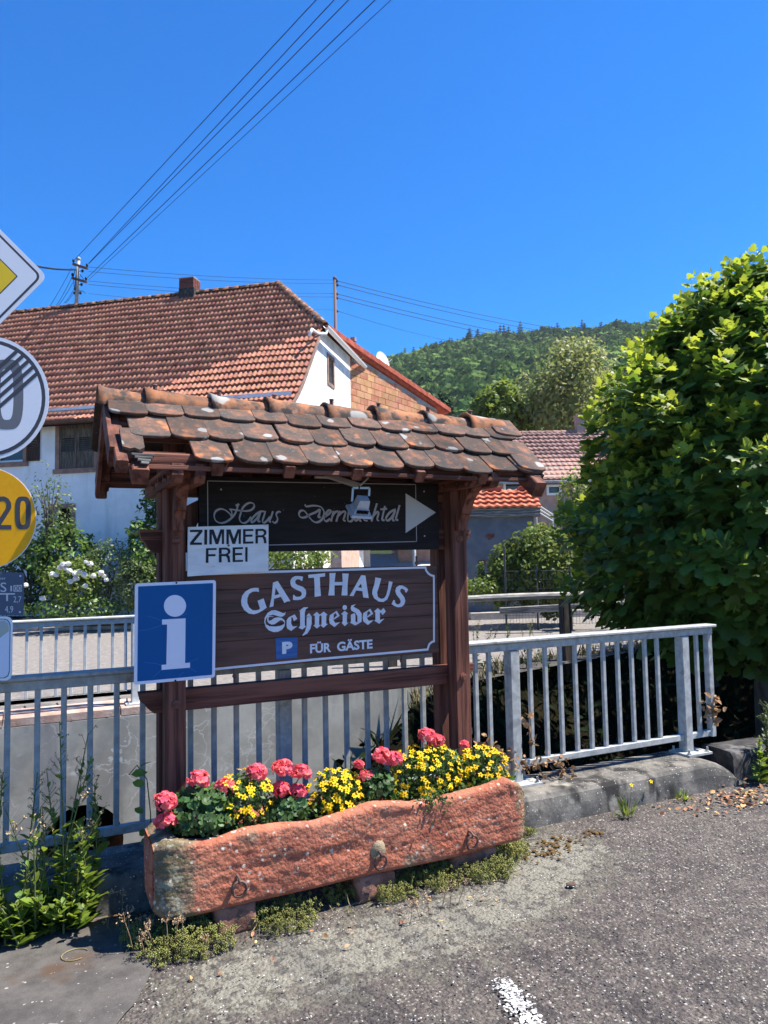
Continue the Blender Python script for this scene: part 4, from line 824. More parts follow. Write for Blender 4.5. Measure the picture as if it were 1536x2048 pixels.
for ri, (d, lift) in enumerate(rows):
    for sg in (-1, 1):
        n = 13; off = .092 if ri % 2 else 0.
        for k in range(n+1 if ri % 2 == 0 else n):
            x = RXL+.09+k*.186+off-(0.0)
            if (ri % 2 == 0 and k == n) or (ri % 2 == 1 and k == n-1): continue
            if sg < 0 and ri == 2 and k in (0, 1): continue
            if sg < 0 and ri == 2 and k == 0: continue
            roof_tile(x+random.uniform(-.006, .006), d+random.uniform(-.016, .016), sg, lift-.004*ri+random.uniform(-.003, .005), random.uniform(-.035, .035), ttop if ri == 0 else random.choice(ttm), (-.075 if ri == 0 else -.058)+random.uniform(-.012, .012), random.uniform(-.03, .03))
        if ri % 2 == 1 and sg > 0: roof_tile(RXL+.05, d, sg, lift, 0, ttm[0], -.05)
# right end: the old slipped tile that overhangs the corner
roof_tile(2.655, .630, -1, .045, -.10, ttm[1], -.05); roof_tile(2.71, .235, -1, .05, -.10, ttop, -.06)
# broken tile stub at the left end + mortar rubble
bt = MB(); ol = [(-.05, .2), (-.052, .02), (-.02, .004), (.0, .012), (.02, -.006), (.045, .018), (.052, .2)]
bt.add([(x, y, 0) for x, y in ol]+[(x, y, .018) for x, y in ol], [tuple(range(6, -1, -1)), tuple(range(7, 14))]+[(i, (i+1) % 7, 7+(i+1) % 7, 7+i) for i in range(7)])
roof_tile(.425, .57, -1, .028, .02, mesh('roof_tile', bt, M['old_tile']), -.03)['label'] = 'broken stub of a tile at the left end of the roof'
for k in range(4): b = MB(); b.beam((.41+.012*k, 3.55-.012*k, 2.212-.014*k), (.51-.01*k, 3.545-.01*k, 2.210-.014*k), .05, .010, ch=.002); wpart('shingle', b, M['grey_timber'], sh)
b = MB(); b.beam((.445, 3.62, 2.19), (.445, 3.51, 2.105), .075, .08, ch=.006); wpart('rafter_end', b, M['wood_slope'], sh)
b = MB(); b.beam((2.655, 3.62, 2.205), (2.655, 3.47, 2.095), .075, .095, ch=.006); wpart('rafter_end', b, M['wood_slope'], sh)
# hollow ridge tiles
def ridge(x0, x1, z, r, dz):
    b = MB(); nu = 10; xs_ = np.linspace(x0, x1, 8); vs = []
    for i, x in enumerate(xs_):
        f = i/7; rr = r*(1.06-.16*f)+(.010 if i == 0 else 0)
        for q in (rr, rr-.016):
            for k in range(nu+1): th = math.pi*(-.06+1.12*k/nu); vs.append((x, RYc+q*1.02*math.cos(th), z+dz*f+q*.92*math.sin(th)+.002*noise.noise(Vector((x*30, k, 0)))))
    m = 2*(nu+1); fs = []
    for i in range(7):
        for k in range(nu): a = i*m+k; c = a+m; fs += [(a, c, c+1, a+1), (a+nu+1, a+nu+2, c+nu+2, c+nu+1)]
    for e_ in (0, 7):
        for k in range(nu): a = e_*m+k; fs.append((a, a+1, a+nu+2, a+nu+1) if e_ == 0 else (a+1, a, a+nu+1, a+nu+2))
    b.add(vs, fs); return b
rux = [PY(u, 790, RYc)[0] for u in (194, 287, 417, 529, 645, 740, 840, 925)]+[2.72]
for i in range(8): wpart('ridge_tile', ridge(rux[i], rux[i+1]+.03, RZ_-.022+.006*(i % 2), .094, -.012), M['ridge_tile'], sh, smooth=True)
for x in rux[1:-1]: b = MB(); b.tube([(x+.06, RYc+.01, RZ_+.06), (x+.06, RYc+.01, RZ_+.10)], .012, 6); b.sphere((x+.06, RYc+.01, RZ_+.10), (.016, .016, .007), 8, 4); wpart('ridge_nail', b, M['iron'], sh)
for sg in (-1, 1): b = MB(); b.beam((rux[0]+.03, RYc+sg*.055, RZ_-.005), (rux[-1]-.05, RYc+sg*.055, RZ_-.005), .03, .03, ch=.006); wpart('mortar_bed', b, M['old_tile'], sh)
# post shoes
for x0, x1 in ((LX0, LX1), (RX0, RX1)):
    b = MB(); b.box(((x0+x1)/2, PFY+.05, .03), (.14, .14, .06)); b.box(((x0+x1)/2-.008, PFY+.225, .195), (.12, .14, .012)); wpart('post_shoe', b, M['galv'], sh)

# ================================================================== SIGN BOARDS
def prismY(poly, y, d=.003):  # polygon in (x,z) on plane y facing the viewer, d thick toward viewer
    a = sum(poly[i][0]*poly[(i+1) % len(poly)][1]-poly[(i+1) % len(poly)][0]*poly[i][1] for i in range(len(poly)))
    return _pY(poly if a > 0 else poly[::-1], y, d)
def _pY(poly, y, d):
    n = len(poly); b = MB(); vs = [(x, y, z) for x, z in poly]+[(x, y-d, z) for x, z in poly]
    return b.add(vs, [tuple(range(n-1, -1, -1)), tuple(range(n, 2*n))]+[((i+1) % n, i, n+i, n+(i+1) % n) for i in range(n)])
def text2d(s, bold=0.0, space=1.0):
    cu = bpy.data.curves.new('t', 'FONT'); cu.body = s; cu.size = 1.0; cu.offset = bold; cu.space_character = space; cu.resolution_u = 4
    o = bpy.data.objects.new('t', cu); COL.objects.link(o); bpy.context.view_layer.update()
    me = bpy.data.meshes.new_from_object(o.evaluated_get(bpy.context.evaluated_depsgraph_get())); v = np.array([p.co[:] for p in me.vertices]); f = [tuple(p.vertices) for p in me.polygons]
    bpy.data.objects.remove(o); bpy.data.curves.remove(cu); bpy.data.meshes.remove(me)
    v[:, :2] -= v[:, :2].min(0); return v[:, :2], f, v[:, :2].max(0)
def text_on(s, T, w, h, bold=.0, d=.0016, space=1.0):
    """flat lettering w x h; T(x,y,out)"""
    v, f, mx = text2d(s, bold, space); sx, sy = w/mx[0], h/mx[1]; b = MB(); b.add([T(x*sx, y*sy, d) for x, y in v], f); return b
def TY(x0, z0, y, slope=0.): return lambda x, z, o: (x0+x, y-o, z0+z+slope*x)
def strip(pts, w, nib=None, thin=.3, n=6):
    P = [np.array(p, float) for p in pts]; out = []
    for i in range(len(P)-1):
        p0, p1, p2, p3 = P[max(i-1, 0)], P[i], P[i+1], P[min(i+2, len(P)-1)]
        for k in range(n):
            t = k/n; out.append(.5*((2*p1)+(-p0+p2)*t+(2*p0-5*p1+4*p2-p3)*t*t+(-p0+3*p1-3*p2+p3)*t**3))
    out.append(P[-1]); L_, R_ = [], []
    for i, p in enumerate(out):
        d = out[min(i+1, len(out)-1)]-out[max(i-1, 0)]; d = d/(np.linalg.norm(d)+1e-9); nr = np.array([-d[1], d[0]]); ww = w
        if nib is not None: ww = w*max(thin, abs(nr[0]*math.cos(nib)+nr[1]*math.sin(nib)))
        L_.append(p+nr*ww/2); R_.append(p-nr*ww/2)
    return L_, R_
def strips_obj(name, strokes, map2, y, mt, parent, d0=.0016):
    b = MB()
    for j, (L_, R_) in enumerate(strokes):
        yy = y-d0-j*.00012; vs = [(*map2(*p),) for p in L_]+[(*map2(*p),) for p in R_]; n = len(L_)
        b.add([(x, yy, z) for x, z in vs], [(i, i+1, n+i+1, n+i) for i in range(n-1)])
    bm = bmesh.new(); me = mesh(name, b, mt); bm.from_mesh(me); bmesh.ops.recalc_face_normals(bm, faces=bm.faces[:]); bm.to_mesh(me); bm.free()
    return wpart(name, me, None, parent)
# --- upper board
UY = 3.905
ub = thing('sign_board', 'dark brown upper sign board reading Haus Dernbachtal with a pale arrow', 'sign', (1.5, UY, 1.76))
b = MB(); b.box2((.79, UY, 1.765), (2.228, UY+.03, 2.165)); wpart('panel', b, M['board_dark'], ub)
def u2(u, v): p = PY(u, v, UY); return p[0], p[2]
A = [u2(415, 962), u2(831, 969), u2(833, 1083), u2(540, 1091), u2(416, 1093)]; lw = .0045
b = MB()
for p, q in ((A[0], A[1]), (A[1], A[2]), (A[2], A[4]), (A[4], A[0])):
    p, q = np.array(p), np.array(q); d = _n(q-p); nr = np.array([-d[1], d[0]])*lw/2; c = [p-d*lw/2-nr, q+d*lw/2-nr, q+d*lw/2+nr, p-d*lw/2+nr]; b.add([(x, UY-.0012, z) for x, z in c], [(0, 1, 2, 3)])
wpart('border_line', b, M['sign_grey'], ub)
k1 = lambda x, y: u2(410+x/7.68, 990+y/7.68); k2 = lambda x, y: u2(580+x/5.12, 950+y/5.12); nb = .9
H_ = [[(412, 345), (380, 290), (310, 232), (235, 215), (165, 250), (140, 320), (165, 395), (235, 430), (310, 418), (385, 372), (445, 310), (480, 245), (498, 185), (508, 150)],
      [(385, 222), (405, 250), (412, 300), (410, 345)], [(372, 220), (440, 226), (540, 240), (640, 246), (715, 225), (755, 175), (740, 132), (690, 120), (630, 145), (575, 205), (545, 290), (528, 365), (555, 418), (605, 430), (660, 400), (708, 335)], [(470, 165), (500, 152), (522, 138)],
      [(905, 252), (850, 255), (785, 295), (725, 360), (705, 415), (735, 415), (790, 365), (835, 290)], [(852, 262), (830, 335), (812, 405), (848, 405)],
      [(925, 245), (905, 320), (882, 395), (900, 428), (950, 395), (1000, 330)], [(1042, 250), (1012, 340), (985, 405), (1012, 415)], [(1162, 268), (1140, 255), (1105, 272), (1092, 310), (1112, 360), (1098, 410), (1060, 428), (1034, 402)]]
D_ = [[(155, 300), (165, 322), (240, 314), (310, 325), (345, 370), (340, 425), (310, 470), (262, 485), (222, 462), (182, 412), (145, 368), (108, 368), (90, 400), (108, 432), (150, 434), (205, 405), (260, 382), (305, 352)], [(308, 350), (300, 395), (288, 432), (312, 428)],
      [(352, 428), (398, 398), (420, 368), (395, 362), (362, 400), (348, 450), (368, 474), (412, 448)], [(445, 368), (432, 420), (420, 478)], [(428, 430), (460, 382), (490, 372)], [(508, 366), (488, 420), (472, 478)], [(482, 430), (530, 382), (566, 374), (560, 412), (546, 462), (568, 470)],
      [(615, 300), (594, 400), (592, 468), (630, 470), (652, 420), (625, 390)], [(700, 395), (665, 430), (665, 468), (700, 448), (718, 395), (712, 465), (728, 468)], [(790, 395), (760, 420), (756, 460), (792, 468)], [(888, 290), (862, 380), (832, 476)], [(842, 430), (885, 382), (906, 386), (890, 455), (910, 468)],
      [(970, 318), (948, 415), (940, 462), (966, 460)], [(922, 352), (955, 350), (992, 346)], [(1080, 352), (1022, 382), (982, 438), (992, 468), (1032, 442), (1072, 378)], [(1074, 366), (1052, 430), (1050, 466), (1066, 462)], [(1120, 308), (1100, 380), (1080, 456), (1106, 458)]]
strips_obj('lettering', [strip(s_, 33, nb, .55) for s_ in H_], k1, UY, M['sign_grey'], ub); strips_obj('lettering', [strip(s_, 24, nb, .55) for s_ in D_], k2, UY, M['sign_grey'], ub)
wpart('arrow', prismY([u2(811, 987), u2(871, 1025), u2(811, 1066)], UY, .004), M['arrow'], ub)
for u, v in ((848, 983), (849, 1072), (442, 979)): b = MB(); x, z = u2(u, v); b.tube([(x, UY+.001, z), (x, UY-.003, z)], .005, 8); wpart('screw', b, M['galv'], ub)
# --- lower board of planks
LY = 3.93
lb = thing('inn_sign', 'brown plank sign with white lettering GASTHAUS Schneider and guest parking symbol', 'sign', (1.5, LY, 1.12))
def l2(u, v): p = PY(u, v, LY); return p[0], p[2]
zt0, zb0 = 1.668, 1.145; zs = [zb0]+sorted([l2(650, v)[1] for v in (1173, 1217, 1242, 1270)])+[zt0]
for z0, z1 in zip(zs, zs[1:]): b = MB(); b.beam((.70, LY+.0145, (z0+z1)/2), (2.222, LY+.0145, (z0+z1)/2), .028, z1-z0-.0002, ch=.0030); wpart('plank', b, M['board_wood'], lb)
lz = lambda x, y: l2(360+x/2.56, 920+y/2.56)
bl_ = [lz(120, 585), lz(455, 573), lz(1256, 550), lz(1260, 566), lz(1272, 582), lz(1285, 590), lz(1299, 594), lz(1300, 700), lz(1300, 928), lz(1288, 932), lz(1275, 944), lz(1267, 970), lz(700, 1020), lz(183, 1070), lz(60, 1082)]
def poly_line(pts, w):
    P = [np.array(p) for p in pts]; L_, R_ = [], []
    for i, p in enumerate(P):
        a = P[max(i-1, 0)]; c = P[min(i+1, len(P)-1)]; d1_ = _n(p-a) if i else _n(c-p); d2_ = _n(c-p) if i < len(P)-1 else d1_; m_ = _n(d1_+d2_); nr = np.array([-m_[1], m_[0]]); k = w/2/max(.4, abs(nr@np.array([-d1_[1], d1_[0]]))); L_.append(p+nr*k); R_.append(p-nr*k)
    return L_, R_
L_, R_ = poly_line(bl_, .0125); strips_obj('border_line', [(L_, R_)], lambda x, z: (x, z), LY, M['sign_white_line'], lb, .0012)
a_ = lambda x, y: l2(470+x/7.68, 1130+y/7.68); c_ = lambda x, y: l2(640+x/7.68, 1130+y/7.68)
GL = [(a_, [(360, 352), (368, 415), (330, 406), (270, 408), (215, 445), (188, 510), (188, 580), (215, 650), (270, 695), (320, 697), (370, 685), (383, 665), (345, 548), (438, 513), (485, 655), (430, 695), (360, 735), (290, 757), (210, 745), (140, 690), (100, 620), (92, 550), (110, 470), (160, 405), (240, 362), (300, 350)]),
 (a_, [(583, 268), (655, 245), (850, 555), (800, 560), (758, 582), (622, 345)]), (a_, [(583, 268), (622, 345), (607, 465), (597, 520), (588, 635), (527, 650), (560, 500)]), (a_, [(600, 468), (690, 445), (712, 485), (590, 522)]),
 (a_, [(1043, 178), (1030, 248), (1010, 238), (985, 218), (945, 222), (925, 240), (925, 280), (955, 305), (1040, 335), (1085, 380), (1092, 440), (1075, 490), (1020, 530), (950, 540), (890, 537), (890, 458), (912, 460), (920, 478), (950, 490), (995, 485), (1022, 465), (1025, 430), (1005, 405), (930, 375), (870, 335), (850, 290), (850, 240), (875, 195), (920, 170), (980, 168)]),
 (a_, [(1122, 150), (1383, 125), (1380, 178), (1300, 185), (1305, 330), (1318, 475), (1222, 490), (1222, 340), (1213, 193), (1128, 200)]),
 (c_, [(143, 125), (237, 122), (228, 200), (222, 262), (222, 310), (220, 400), (222, 467), (127, 468), (140, 350), (147, 220)]), (c_, [(215, 262), (345, 260), (340, 310), (215, 312)]), (c_, [(340, 130), (438, 132), (425, 250), (418, 360), (420, 468), (328, 466), (340, 350), (347, 230)]),
 (c_, [(633, 155), (645, 262), (580, 345), (552, 392), (510, 478), (453, 473), (540, 320)]), (c_, [(633, 155), (695, 163), (745, 508), (662, 497), (650, 400), (628, 270)]), (c_, [(570, 342), (648, 352), (655, 402), (545, 390)]),
 (c_, [(850, 190), (938, 207), (905, 330), (875, 420), (885, 490), (935, 520), (985, 510), (1015, 465), (1040, 370), (1058, 247), (1113, 262), (1085, 370), (1060, 460), (1030, 530), (970, 568), (900, 560), (830, 510), (800, 440), (805, 380), (835, 290)]),
 (c_, [(1353, 378), (1325, 425), (1307, 415), (1300, 385), (1265, 362), (1235, 370), (1228, 405), (1250, 440), (1290, 490), (1308, 545), (1295, 600), (1255, 640), (1200, 650), (1145, 632), (1097, 598), (1128, 535), (1148, 545), (1150, 575), (1175, 602), (1205, 605), (1232, 585), (1238, 550), (1220, 515), (1175, 460), (1155, 400), (1170, 345), (1215, 315), (1265, 315), (1320, 345)])]
e_gl = [(255, 703), (300, 780), (214, 838), (210, 822), (262, 772), (235, 735), (208, 762), (206, 850), (232, 890), (305, 880), (220, 952), (150, 900), (138, 840), (150, 770)]
SL = [(a_, [(450, 875), (455, 810), (500, 735), (560, 697), (620, 692), (690, 718), (735, 738), (765, 735), (777, 715), (768, 762), (735, 790), (690, 795), (640, 777), (580, 762), (520, 775), (482, 812), (466, 862), (470, 908), (530, 940), (620, 945), (700, 933), (745, 912), (768, 878), (760, 940), (720, 995), (660, 1025), (590, 1030), (520, 1005), (470, 950)]),
 (a_, [(493, 830), (500, 800), (520, 782), (560, 780), (600, 800), (560, 790), (525, 795), (508, 825), (520, 858), (560, 845), (600, 815), (650, 803), (710, 810), (752, 840), (770, 880), (757, 885), (735, 857), (700, 845), (660, 870), (612, 908), (560, 915), (512, 890), (495, 858)]),
 (a_, [(793, 845), (822, 805), (915, 758), (955, 825), (905, 862), (880, 798), (862, 808), (862, 905), (885, 945), (958, 938), (860, 1012), (800, 975), (790, 930)]),
 (a_, [(970, 675), (995, 705), (1010, 680), (1055, 650), (1120, 648), (1118, 658), (1085, 680), (1070, 730), (1070, 808), (1135, 737), (1175, 790), (1175, 900), (1155, 980), (1110, 1050), (1050, 1083), (1032, 1080), (1075, 1020), (1098, 940), (1100, 805), (1085, 790), (1070, 815), (1070, 925), (1090, 945), (1032, 990), (975, 965), (1000, 935), (998, 720)]),
 (a_, [(1195, 770), (1255, 720), (1300, 762), (1362, 715), (1420, 765), (1400, 775), (1398, 900), (1422, 905), (1358, 963), (1310, 925), (1328, 910), (1328, 785), (1318, 770), (1290, 790), (1290, 915), (1308, 932), (1258, 975), (1205, 930), (1225, 915), (1225, 780)]),
 (c_, e_gl), (c_, [(320, 755), (378, 702), (430, 745), (412, 760), (410, 890), (437, 885), (378, 938), (330, 885), (348, 870), (348, 765)]), (c_, [(378+34*math.cos(t), 652+38*math.sin(t)) for t in np.linspace(0, 6.283, 13)[:-1]]),
 (c_, [(472, 765), (520, 740), (540, 755), (542, 868), (573, 885), (540, 928), (458, 885), (475, 868)]), (c_, [(470, 655), (482, 620), (545, 603), (512, 640), (600, 690), (637, 745), (637, 870), (548, 926), (572, 880), (575, 785), (545, 735), (480, 700)]),
 (c_, [(x+515, y-32) for x, y in e_gl]), (c_, [(828, 715), (885, 662), (930, 700), (975, 660), (1008, 715), (960, 768), (930, 725), (918, 735), (918, 845), (985, 822), (908, 902), (832, 855), (850, 842), (850, 725)])]
for nm, gl in (('lettering', GL), ('lettering', SL)):
    b = MB()
    for j, (mp_, pl_) in enumerate(gl): q = prismY([mp_(x, y) for x, y in pl_], LY, .0022+.0002*(j % 3)); b.add(q.v, q.f)
    wpart(nm, b, M['sign_white'], lb, tri=True)
q = [l2(551, 1276), l2(595, 1274), l2(594, 1315), l2(552, 1319)]; wpart('parking_plate', prismY(q, LY, .0016), M['park_blue'], lb)
def board_text(s, p0, p1, p2, y, mt, parent, bold=.03, d=.0016, space=1.):  # p0 lower left, p1 lower right, p2 upper left, in board coords
    sx = p1[0]-p0[0]; sl2 = (p1[1]-p0[1])/sx; h = p2[1]-p0[1]; return wpart('lettering', text_on(s, TY(p0[0], p0[1], y, sl2), sx, h, bold, d, space), mt, parent)
board_text('P', l2(564, 1308), l2(585, 1306), l2(564, 1284), LY, M['sign_white'], lb, .06, .0030)
board_text('FÜR', l2(620, 1307), l2(662, 1304), l2(620, 1284), LY, M['sign_white'], lb, .035); board_text('GÄSTE', l2(674, 1303), l2(745, 1297), l2(674, 1280), LY, M['sign_white'], lb, .035)
for u, v in ((805, 1318), (470, 1348), (835, 1122)): x, z = l2(u, v); b = MB(); b.tube([(x, LY+.014, z-.05), (x, LY+.014, z+.03)], .006, 6); b.sphere((x, LY+.014, z-.012), .012, 8, 5); wpart('hanger_bolt', b, M['iron'], lb)
# --- ZIMMER FREI plate
ZY = 3.842
zp = thing('room_sign', 'white wooden plate reading ZIMMER FREI in black on the left post', 'sign', (.93, ZY, 1.65))
def z2(u, v): p = PY(u, v, ZY); return p[0], p[2]
q = [z2(376, 1054), z2(537, 1049), z2(537, 1142), z2(375, 1153)]; b = _pY(q[::-1], ZY+.012, .012); wpart('panel', b, M['enamel_white'], zp)
zq = lambda x, y: z2(370+x/8.533, 1040+y/8.533)
ZL = [[(85, 168), (298, 166), (298, 202), (150, 384), (288, 384), (288, 424), (85, 426), (85, 386), (232, 206), (85, 207)], [(330, 164), (380, 164), (376, 421), (328, 422)],
 [(415, 163), (486, 162), (545, 322), (604, 160), (668, 159), (666, 411), (628, 411), (628, 218), (568, 412), (522, 413), (458, 228), (458, 416), (415, 417)], [(706, 161), (776, 160), (832, 318), (896, 158), (956, 157), (953, 407), (915, 408), (915, 216), (856, 408), (808, 409), (748, 226), (748, 412), (706, 413)],
 [(990, 157), (1166, 154), (1166, 188), (1032, 190), (1032, 250), (1152, 248), (1152, 285), (1032, 288), (1032, 369), (1168, 366), (1168, 402), (990, 406)],
 [(1202, 153), (1330, 150), (1375, 170), (1390, 205), (1385, 245), (1350, 272), (1378, 300), (1385, 350), (1392, 398), (1350, 399), (1342, 340), (1325, 298), (1244, 296), (1244, 401), (1202, 402), (1202, 262), (1310, 260), (1345, 240), (1348, 210), (1325, 188), (1244, 186), (1244, 258), (1202, 258)],
 [(358, 482), (538, 479), (538, 511), (400, 514), (400, 584), (520, 582), (520, 618), (400, 621), (400, 732), (352, 734)],
 [(580, 474), (705, 470), (758, 490), (776, 525), (770, 565), (735, 592), (762, 622), (766, 680), (774, 720), (732, 722), (724, 655), (700, 620), (625, 618), (625, 724), (578, 725), (578, 582), (690, 580), (728, 560), (732, 530), (708, 507), (625, 506), (625, 578), (578, 578)],
 [(812, 468), (990, 463), (990, 496), (856, 501), (856, 566), (972, 563), (972, 598), (856, 602), (856, 685), (990, 681), (990, 714), (812, 718)], [(1028, 464), (1068, 463), (1066, 712), (1028, 714)]]
b = MB()
for j, pl_ in enumerate(ZL): q = prismY([zq(x, y) for x, y in pl_], ZY, .0016); b.add(q.v, q.f)
wpart('lettering', b, M['black_paint'], zp, tri=True)
x, z = z2(457, 1091); wpart('screw', MB().tube([(x, ZY, z), (x, ZY-.004, z)], .006, 8), M['iron'], zp)
# --- info sign
IY = 3.834
ip = thing('info_sign', 'blue information sign with large white i and white edge on the left post', 'sign', (.66, IY, 1.12))
def i2(u, v): p = PY(u, v, IY); return p[0], p[2]
c4_ = [np.array(i2(*p)) for p in ((270, 1167), (432, 1160), (430, 1355), (268, 1370))]
def rect_round(c, inset, r, n=5):
    c = [np.array(p) for p in c]; m_ = sum(c)/4; out = []
    for i in range(4):
        p, a, d = c[i], c[i-1], c[(i+1) % 4]; ua, ud = _n(a-p), _n(d-p); p = p+(ua+ud)*inset
        for k in range(n+1): t = math.pi/2*k/n; out.append(p+ua*r*(1-math.sin(t))+ud*r*(1-math.cos(t)))
    return [tuple(p) for p in out]
wpart('panel', prismY(rect_round(c4_, 0, .014), IY+.006, .006), M['info_white'], ip); wpart('blue_field', prismY(rect_round(c4_, .015, .004), IY, .0008), M['info_blue'], ip)
sx = lambda x, y: i2(260+x/5.12, 920+y/5.12); s2 = lambda x, y: i2(x/3.07, 900+y/3.07)
wpart('letter', prismY([s2(1074+68*math.cos(t), 957+67*math.sin(t)) for t in np.linspace(0, 6.2832, 33)[:-1]], IY, .0018), M['info_white'], ip)
wpart('letter', prismY([s2(995, 1041), s2(1139, 1033), s2(1136, 1308), s2(1166, 1305), s2(1166, 1336), s2(992, 1350), s2(992, 1319), s2(1021, 1317), s2(1026, 1071), s2(995, 1072)], IY, .0018), M['info_white'], ip, tri=True)
for x, y in ((1083, 816), (1077, 1416)): p = s2(x, y); wpart('screw', MB().tube([(p[0], IY, p[1]), (p[0], IY-.003, p[1])], .005, 8), M['black_paint'], ip)
b = MB()
for pts in ([(905, 1020), (960, 1035), (995, 1055)], [(850, 1110), (920, 1100), (990, 1075)], [(1110, 1020), (1150, 1005)], [(885, 1305), (950, 1310), (992, 1322)], [(940, 1395), (992, 1350)], [(1165, 1300), (1220, 1280)], [(1165, 1337), (1205, 1362)], [(1100, 1400), (1108, 1380), (1125, 1365)]):
    L_, R_ = strip(pts, 1.3); vs = [s2(*p) for p in L_]+[s2(*p) for p in R_]; n = len(L_); b.add([(x, IY-.0013, z) for x, z in vs], [(i, i+1, n+i+1, n+i) for i in range(n-1)])
wpart('scratch', b, M['scratch'], ip)
# --- floodlight on its arm
fl = thing('floodlight', 'small pale aluminium floodlight hanging on a bracket in front of the upper board', 'floodlight', (1.76, 3.62, 1.9))
fY = 3.70
def f2(u, v, y=fY): return PY(u, v, y)
b = MB(); b.beam(f2(652, 950, 3.88), f2(719, 972, fY+.02), .028, .028, up=(0, 1, 0), ch=.003); wpart('arm', b, M['lamp_arm'], fl); b = MB(); b.beam(f2(630, 954, 3.88), f2(657, 955, 3.88), .03, .012); wpart('wall_bracket', b, M['lamp_arm'], fl)
b = MB(); p0, p1, p2, p3 = f2(704, 1003), f2(706, 976), f2(739, 976), f2(738, 992)
for a, c in ((p0, p1), (p1, p2), (p2, p3)): b.beam(a, c, .012, .004, up=(0, 1, 0), ch=.001)
wpart('yoke', b, M['lamp_alu'], fl)
hd_ = f2(721, 1005); tilt = math.radians(40); fu = np.array([.04, -math.sin(tilt), math.cos(tilt)]); fu = _n(fu); fx = _n(np.array([1, .0, -.04])); fx = _n(fx-fu*(fx@fu)); fy = np.cross(fu, fx)
hc = f2(722, 1012)
def fr_box(c, wx, wy, wx2, wy2, h0, h1, name):
    p = [hc+fx*x*wx+fy*y*wy+fu*h0 for x, y in ((-1, -1), (1, -1), (1, 1), (-1, 1))]+[hc+fx*x*wx2+fy*y*wy2+fu*h1 for x, y in ((-1, -1), (1, -1), (1, 1), (-1, 1))]; wpart(name, MB().hexa(p), M['lamp_alu'], fl)
fr_box(0, .036, .030, .030, .026, .0, .052, 'driver_box'); fr_box(0, .047, .040, .040, .033, -.030, -.001, 'heat_sink'); fr_box(0, .062, .055, .060, .053, -.046, -.031, 'lamp_head')
for k in range(9): c = hc+fx*(-.032+k*.008)-fy*.042-fu*.012; wpart('cooling_fin', MB().box(c, (.003, .008, .022), (fx, fy, fu)), M['dark'], fl)
b = MB(); pts = [f2(741, 932), f2(739, 946), f2(735, 957), f2(726, 966), f2(719, 972), f2(716, 985), f2(717, 1000)]
b.tube([pts[0]+(0, .02, 0)]+pts[1:5], .0055, 6); wpart('cable', b, M['lamp_arm'], fl); b = MB(); b.tube(pts[4:], .005, 6); wpart('cable', b, M['cable'], fl)

# ================================================================== ROAD SIGNS on the pole at the left
SD = 3.58; SP = PD(-27, 1000, SD+.06); pole = thing('sign_pole', 'grey metal pole carrying the traffic signs at the left edge', 'pole', (SP[0], SP[1], 0))
b = MB(); b.tube([(SP[0], SP[1], 0), (SP[0], SP[1], 3.4)], .03, 12); wpart('pole_tube', b, M['galv'], pole, smooth=True)
SA = math.radians(SUN_AZ+80.5); SN = np.array([math.sin(SA), math.cos(SA), 0]); SXA = np.array([-SN[1], SN[0], 0]); SXA = SXA if SXA[0] > 0 else -SXA
S0 = PD(-27, 1000, SD)
def sg2(u, v, off=0.): p = PP(u, v, S0+SN*off, SN); return p
def plate(name, label, cat, c, layers):
    """c: centre pixel; layers: (part name, polygon px, material, height order)"""
    ctr = sg2(*c); t = thing(name, label, cat, tuple(ctr))
    for nm, poly, mt, h0, h1 in layers:
        P = [sg2(*p) for p in poly]; n = len(P); b = MB(); nrm_ = np.cross(P[1]-P[0], P[2]-P[1])
        area = sum(np.cross(P[i]-P[0], P[(i+1) % n]-P[0])@SN for i in range(1, n-1))
        if area < 0: P = P[::-1]
        b.add([p+SN*h0 for p in P]+[p+SN*h1 for p in P], [tuple(range(n-1, -1, -1)), tuple(range(n, 2*n))]+[(i, (i+1) % n, n+(i+1) % n, n+i) for i in range(n)]); wpart(nm, b, M[mt], t, tri=True)
    b = MB(); b.box(ctr-SN*.03, (.09, .05, .04), (SXA, SN, (0, 0, 1))); wpart('clamp', b, M['galv'], t)
    return t
def circ(c, r, n=48): return [(c[0]+r*math.cos(a), c[1]+r*math.sin(a)) for a in np.linspace(0, 2*math.pi, n+1)[:-1]]
def diamond(c, r, rd, n=5):
    out = []
    for k in range(4):
        a0 = math.pi/2*k; tip = (c[0]+(r-rd*1.4142+0)*math.cos(a0), c[1]+(r-rd*1.4142)*math.sin(a0))
        for j in range(n+1): a = a0-math.pi/4+math.pi/2*j/n; out.append((tip[0]+rd*math.cos(a), tip[1]+rd*math.sin(a)))
    return out
dc = (-27, 553)
plate('priority_sign', 'white diamond priority road sign with yellow centre, topmost on the pole', 'road sign', dc, [('panel', diamond(dc, 122, 16), 'ref_white', -.004, 0), ('edge_line', diamond(dc, 111, 13), 'sign_black', 0, .0012), ('field', diamond(dc, 105, 11), 'ref_white', .0012, .0022), ('centre', diamond(dc, 63, 2), 'sign_black', .0022, .003), ('centre', diamond(dc, 60, 1.5), 'ref_yellow', .003, .0038)])
ec = (-26, 796); R_ = 124
def inr(x, y, r): return (x-ec[0])**2+(y-ec[1])**2 < r*r
zero = []
for k in range(0, 41):
    a = 2*math.pi*k/40; zero.append((14+33*math.copysign(abs(math.cos(a))**.55, math.cos(a)), 789+70*math.copysign(abs(math.sin(a))**.7, math.sin(a))))
zin = [(14+13*math.copysign(abs(math.cos(a))**.55, math.cos(a)), 789+51*math.copysign(abs(math.sin(a))**.7, math.sin(a))) for a in [2*math.pi*k/40 for k in range(41)]]
bars_ = []
dv = _n(np.array([70., -62.])); nv_ = np.array([-dv[1], dv[0]])
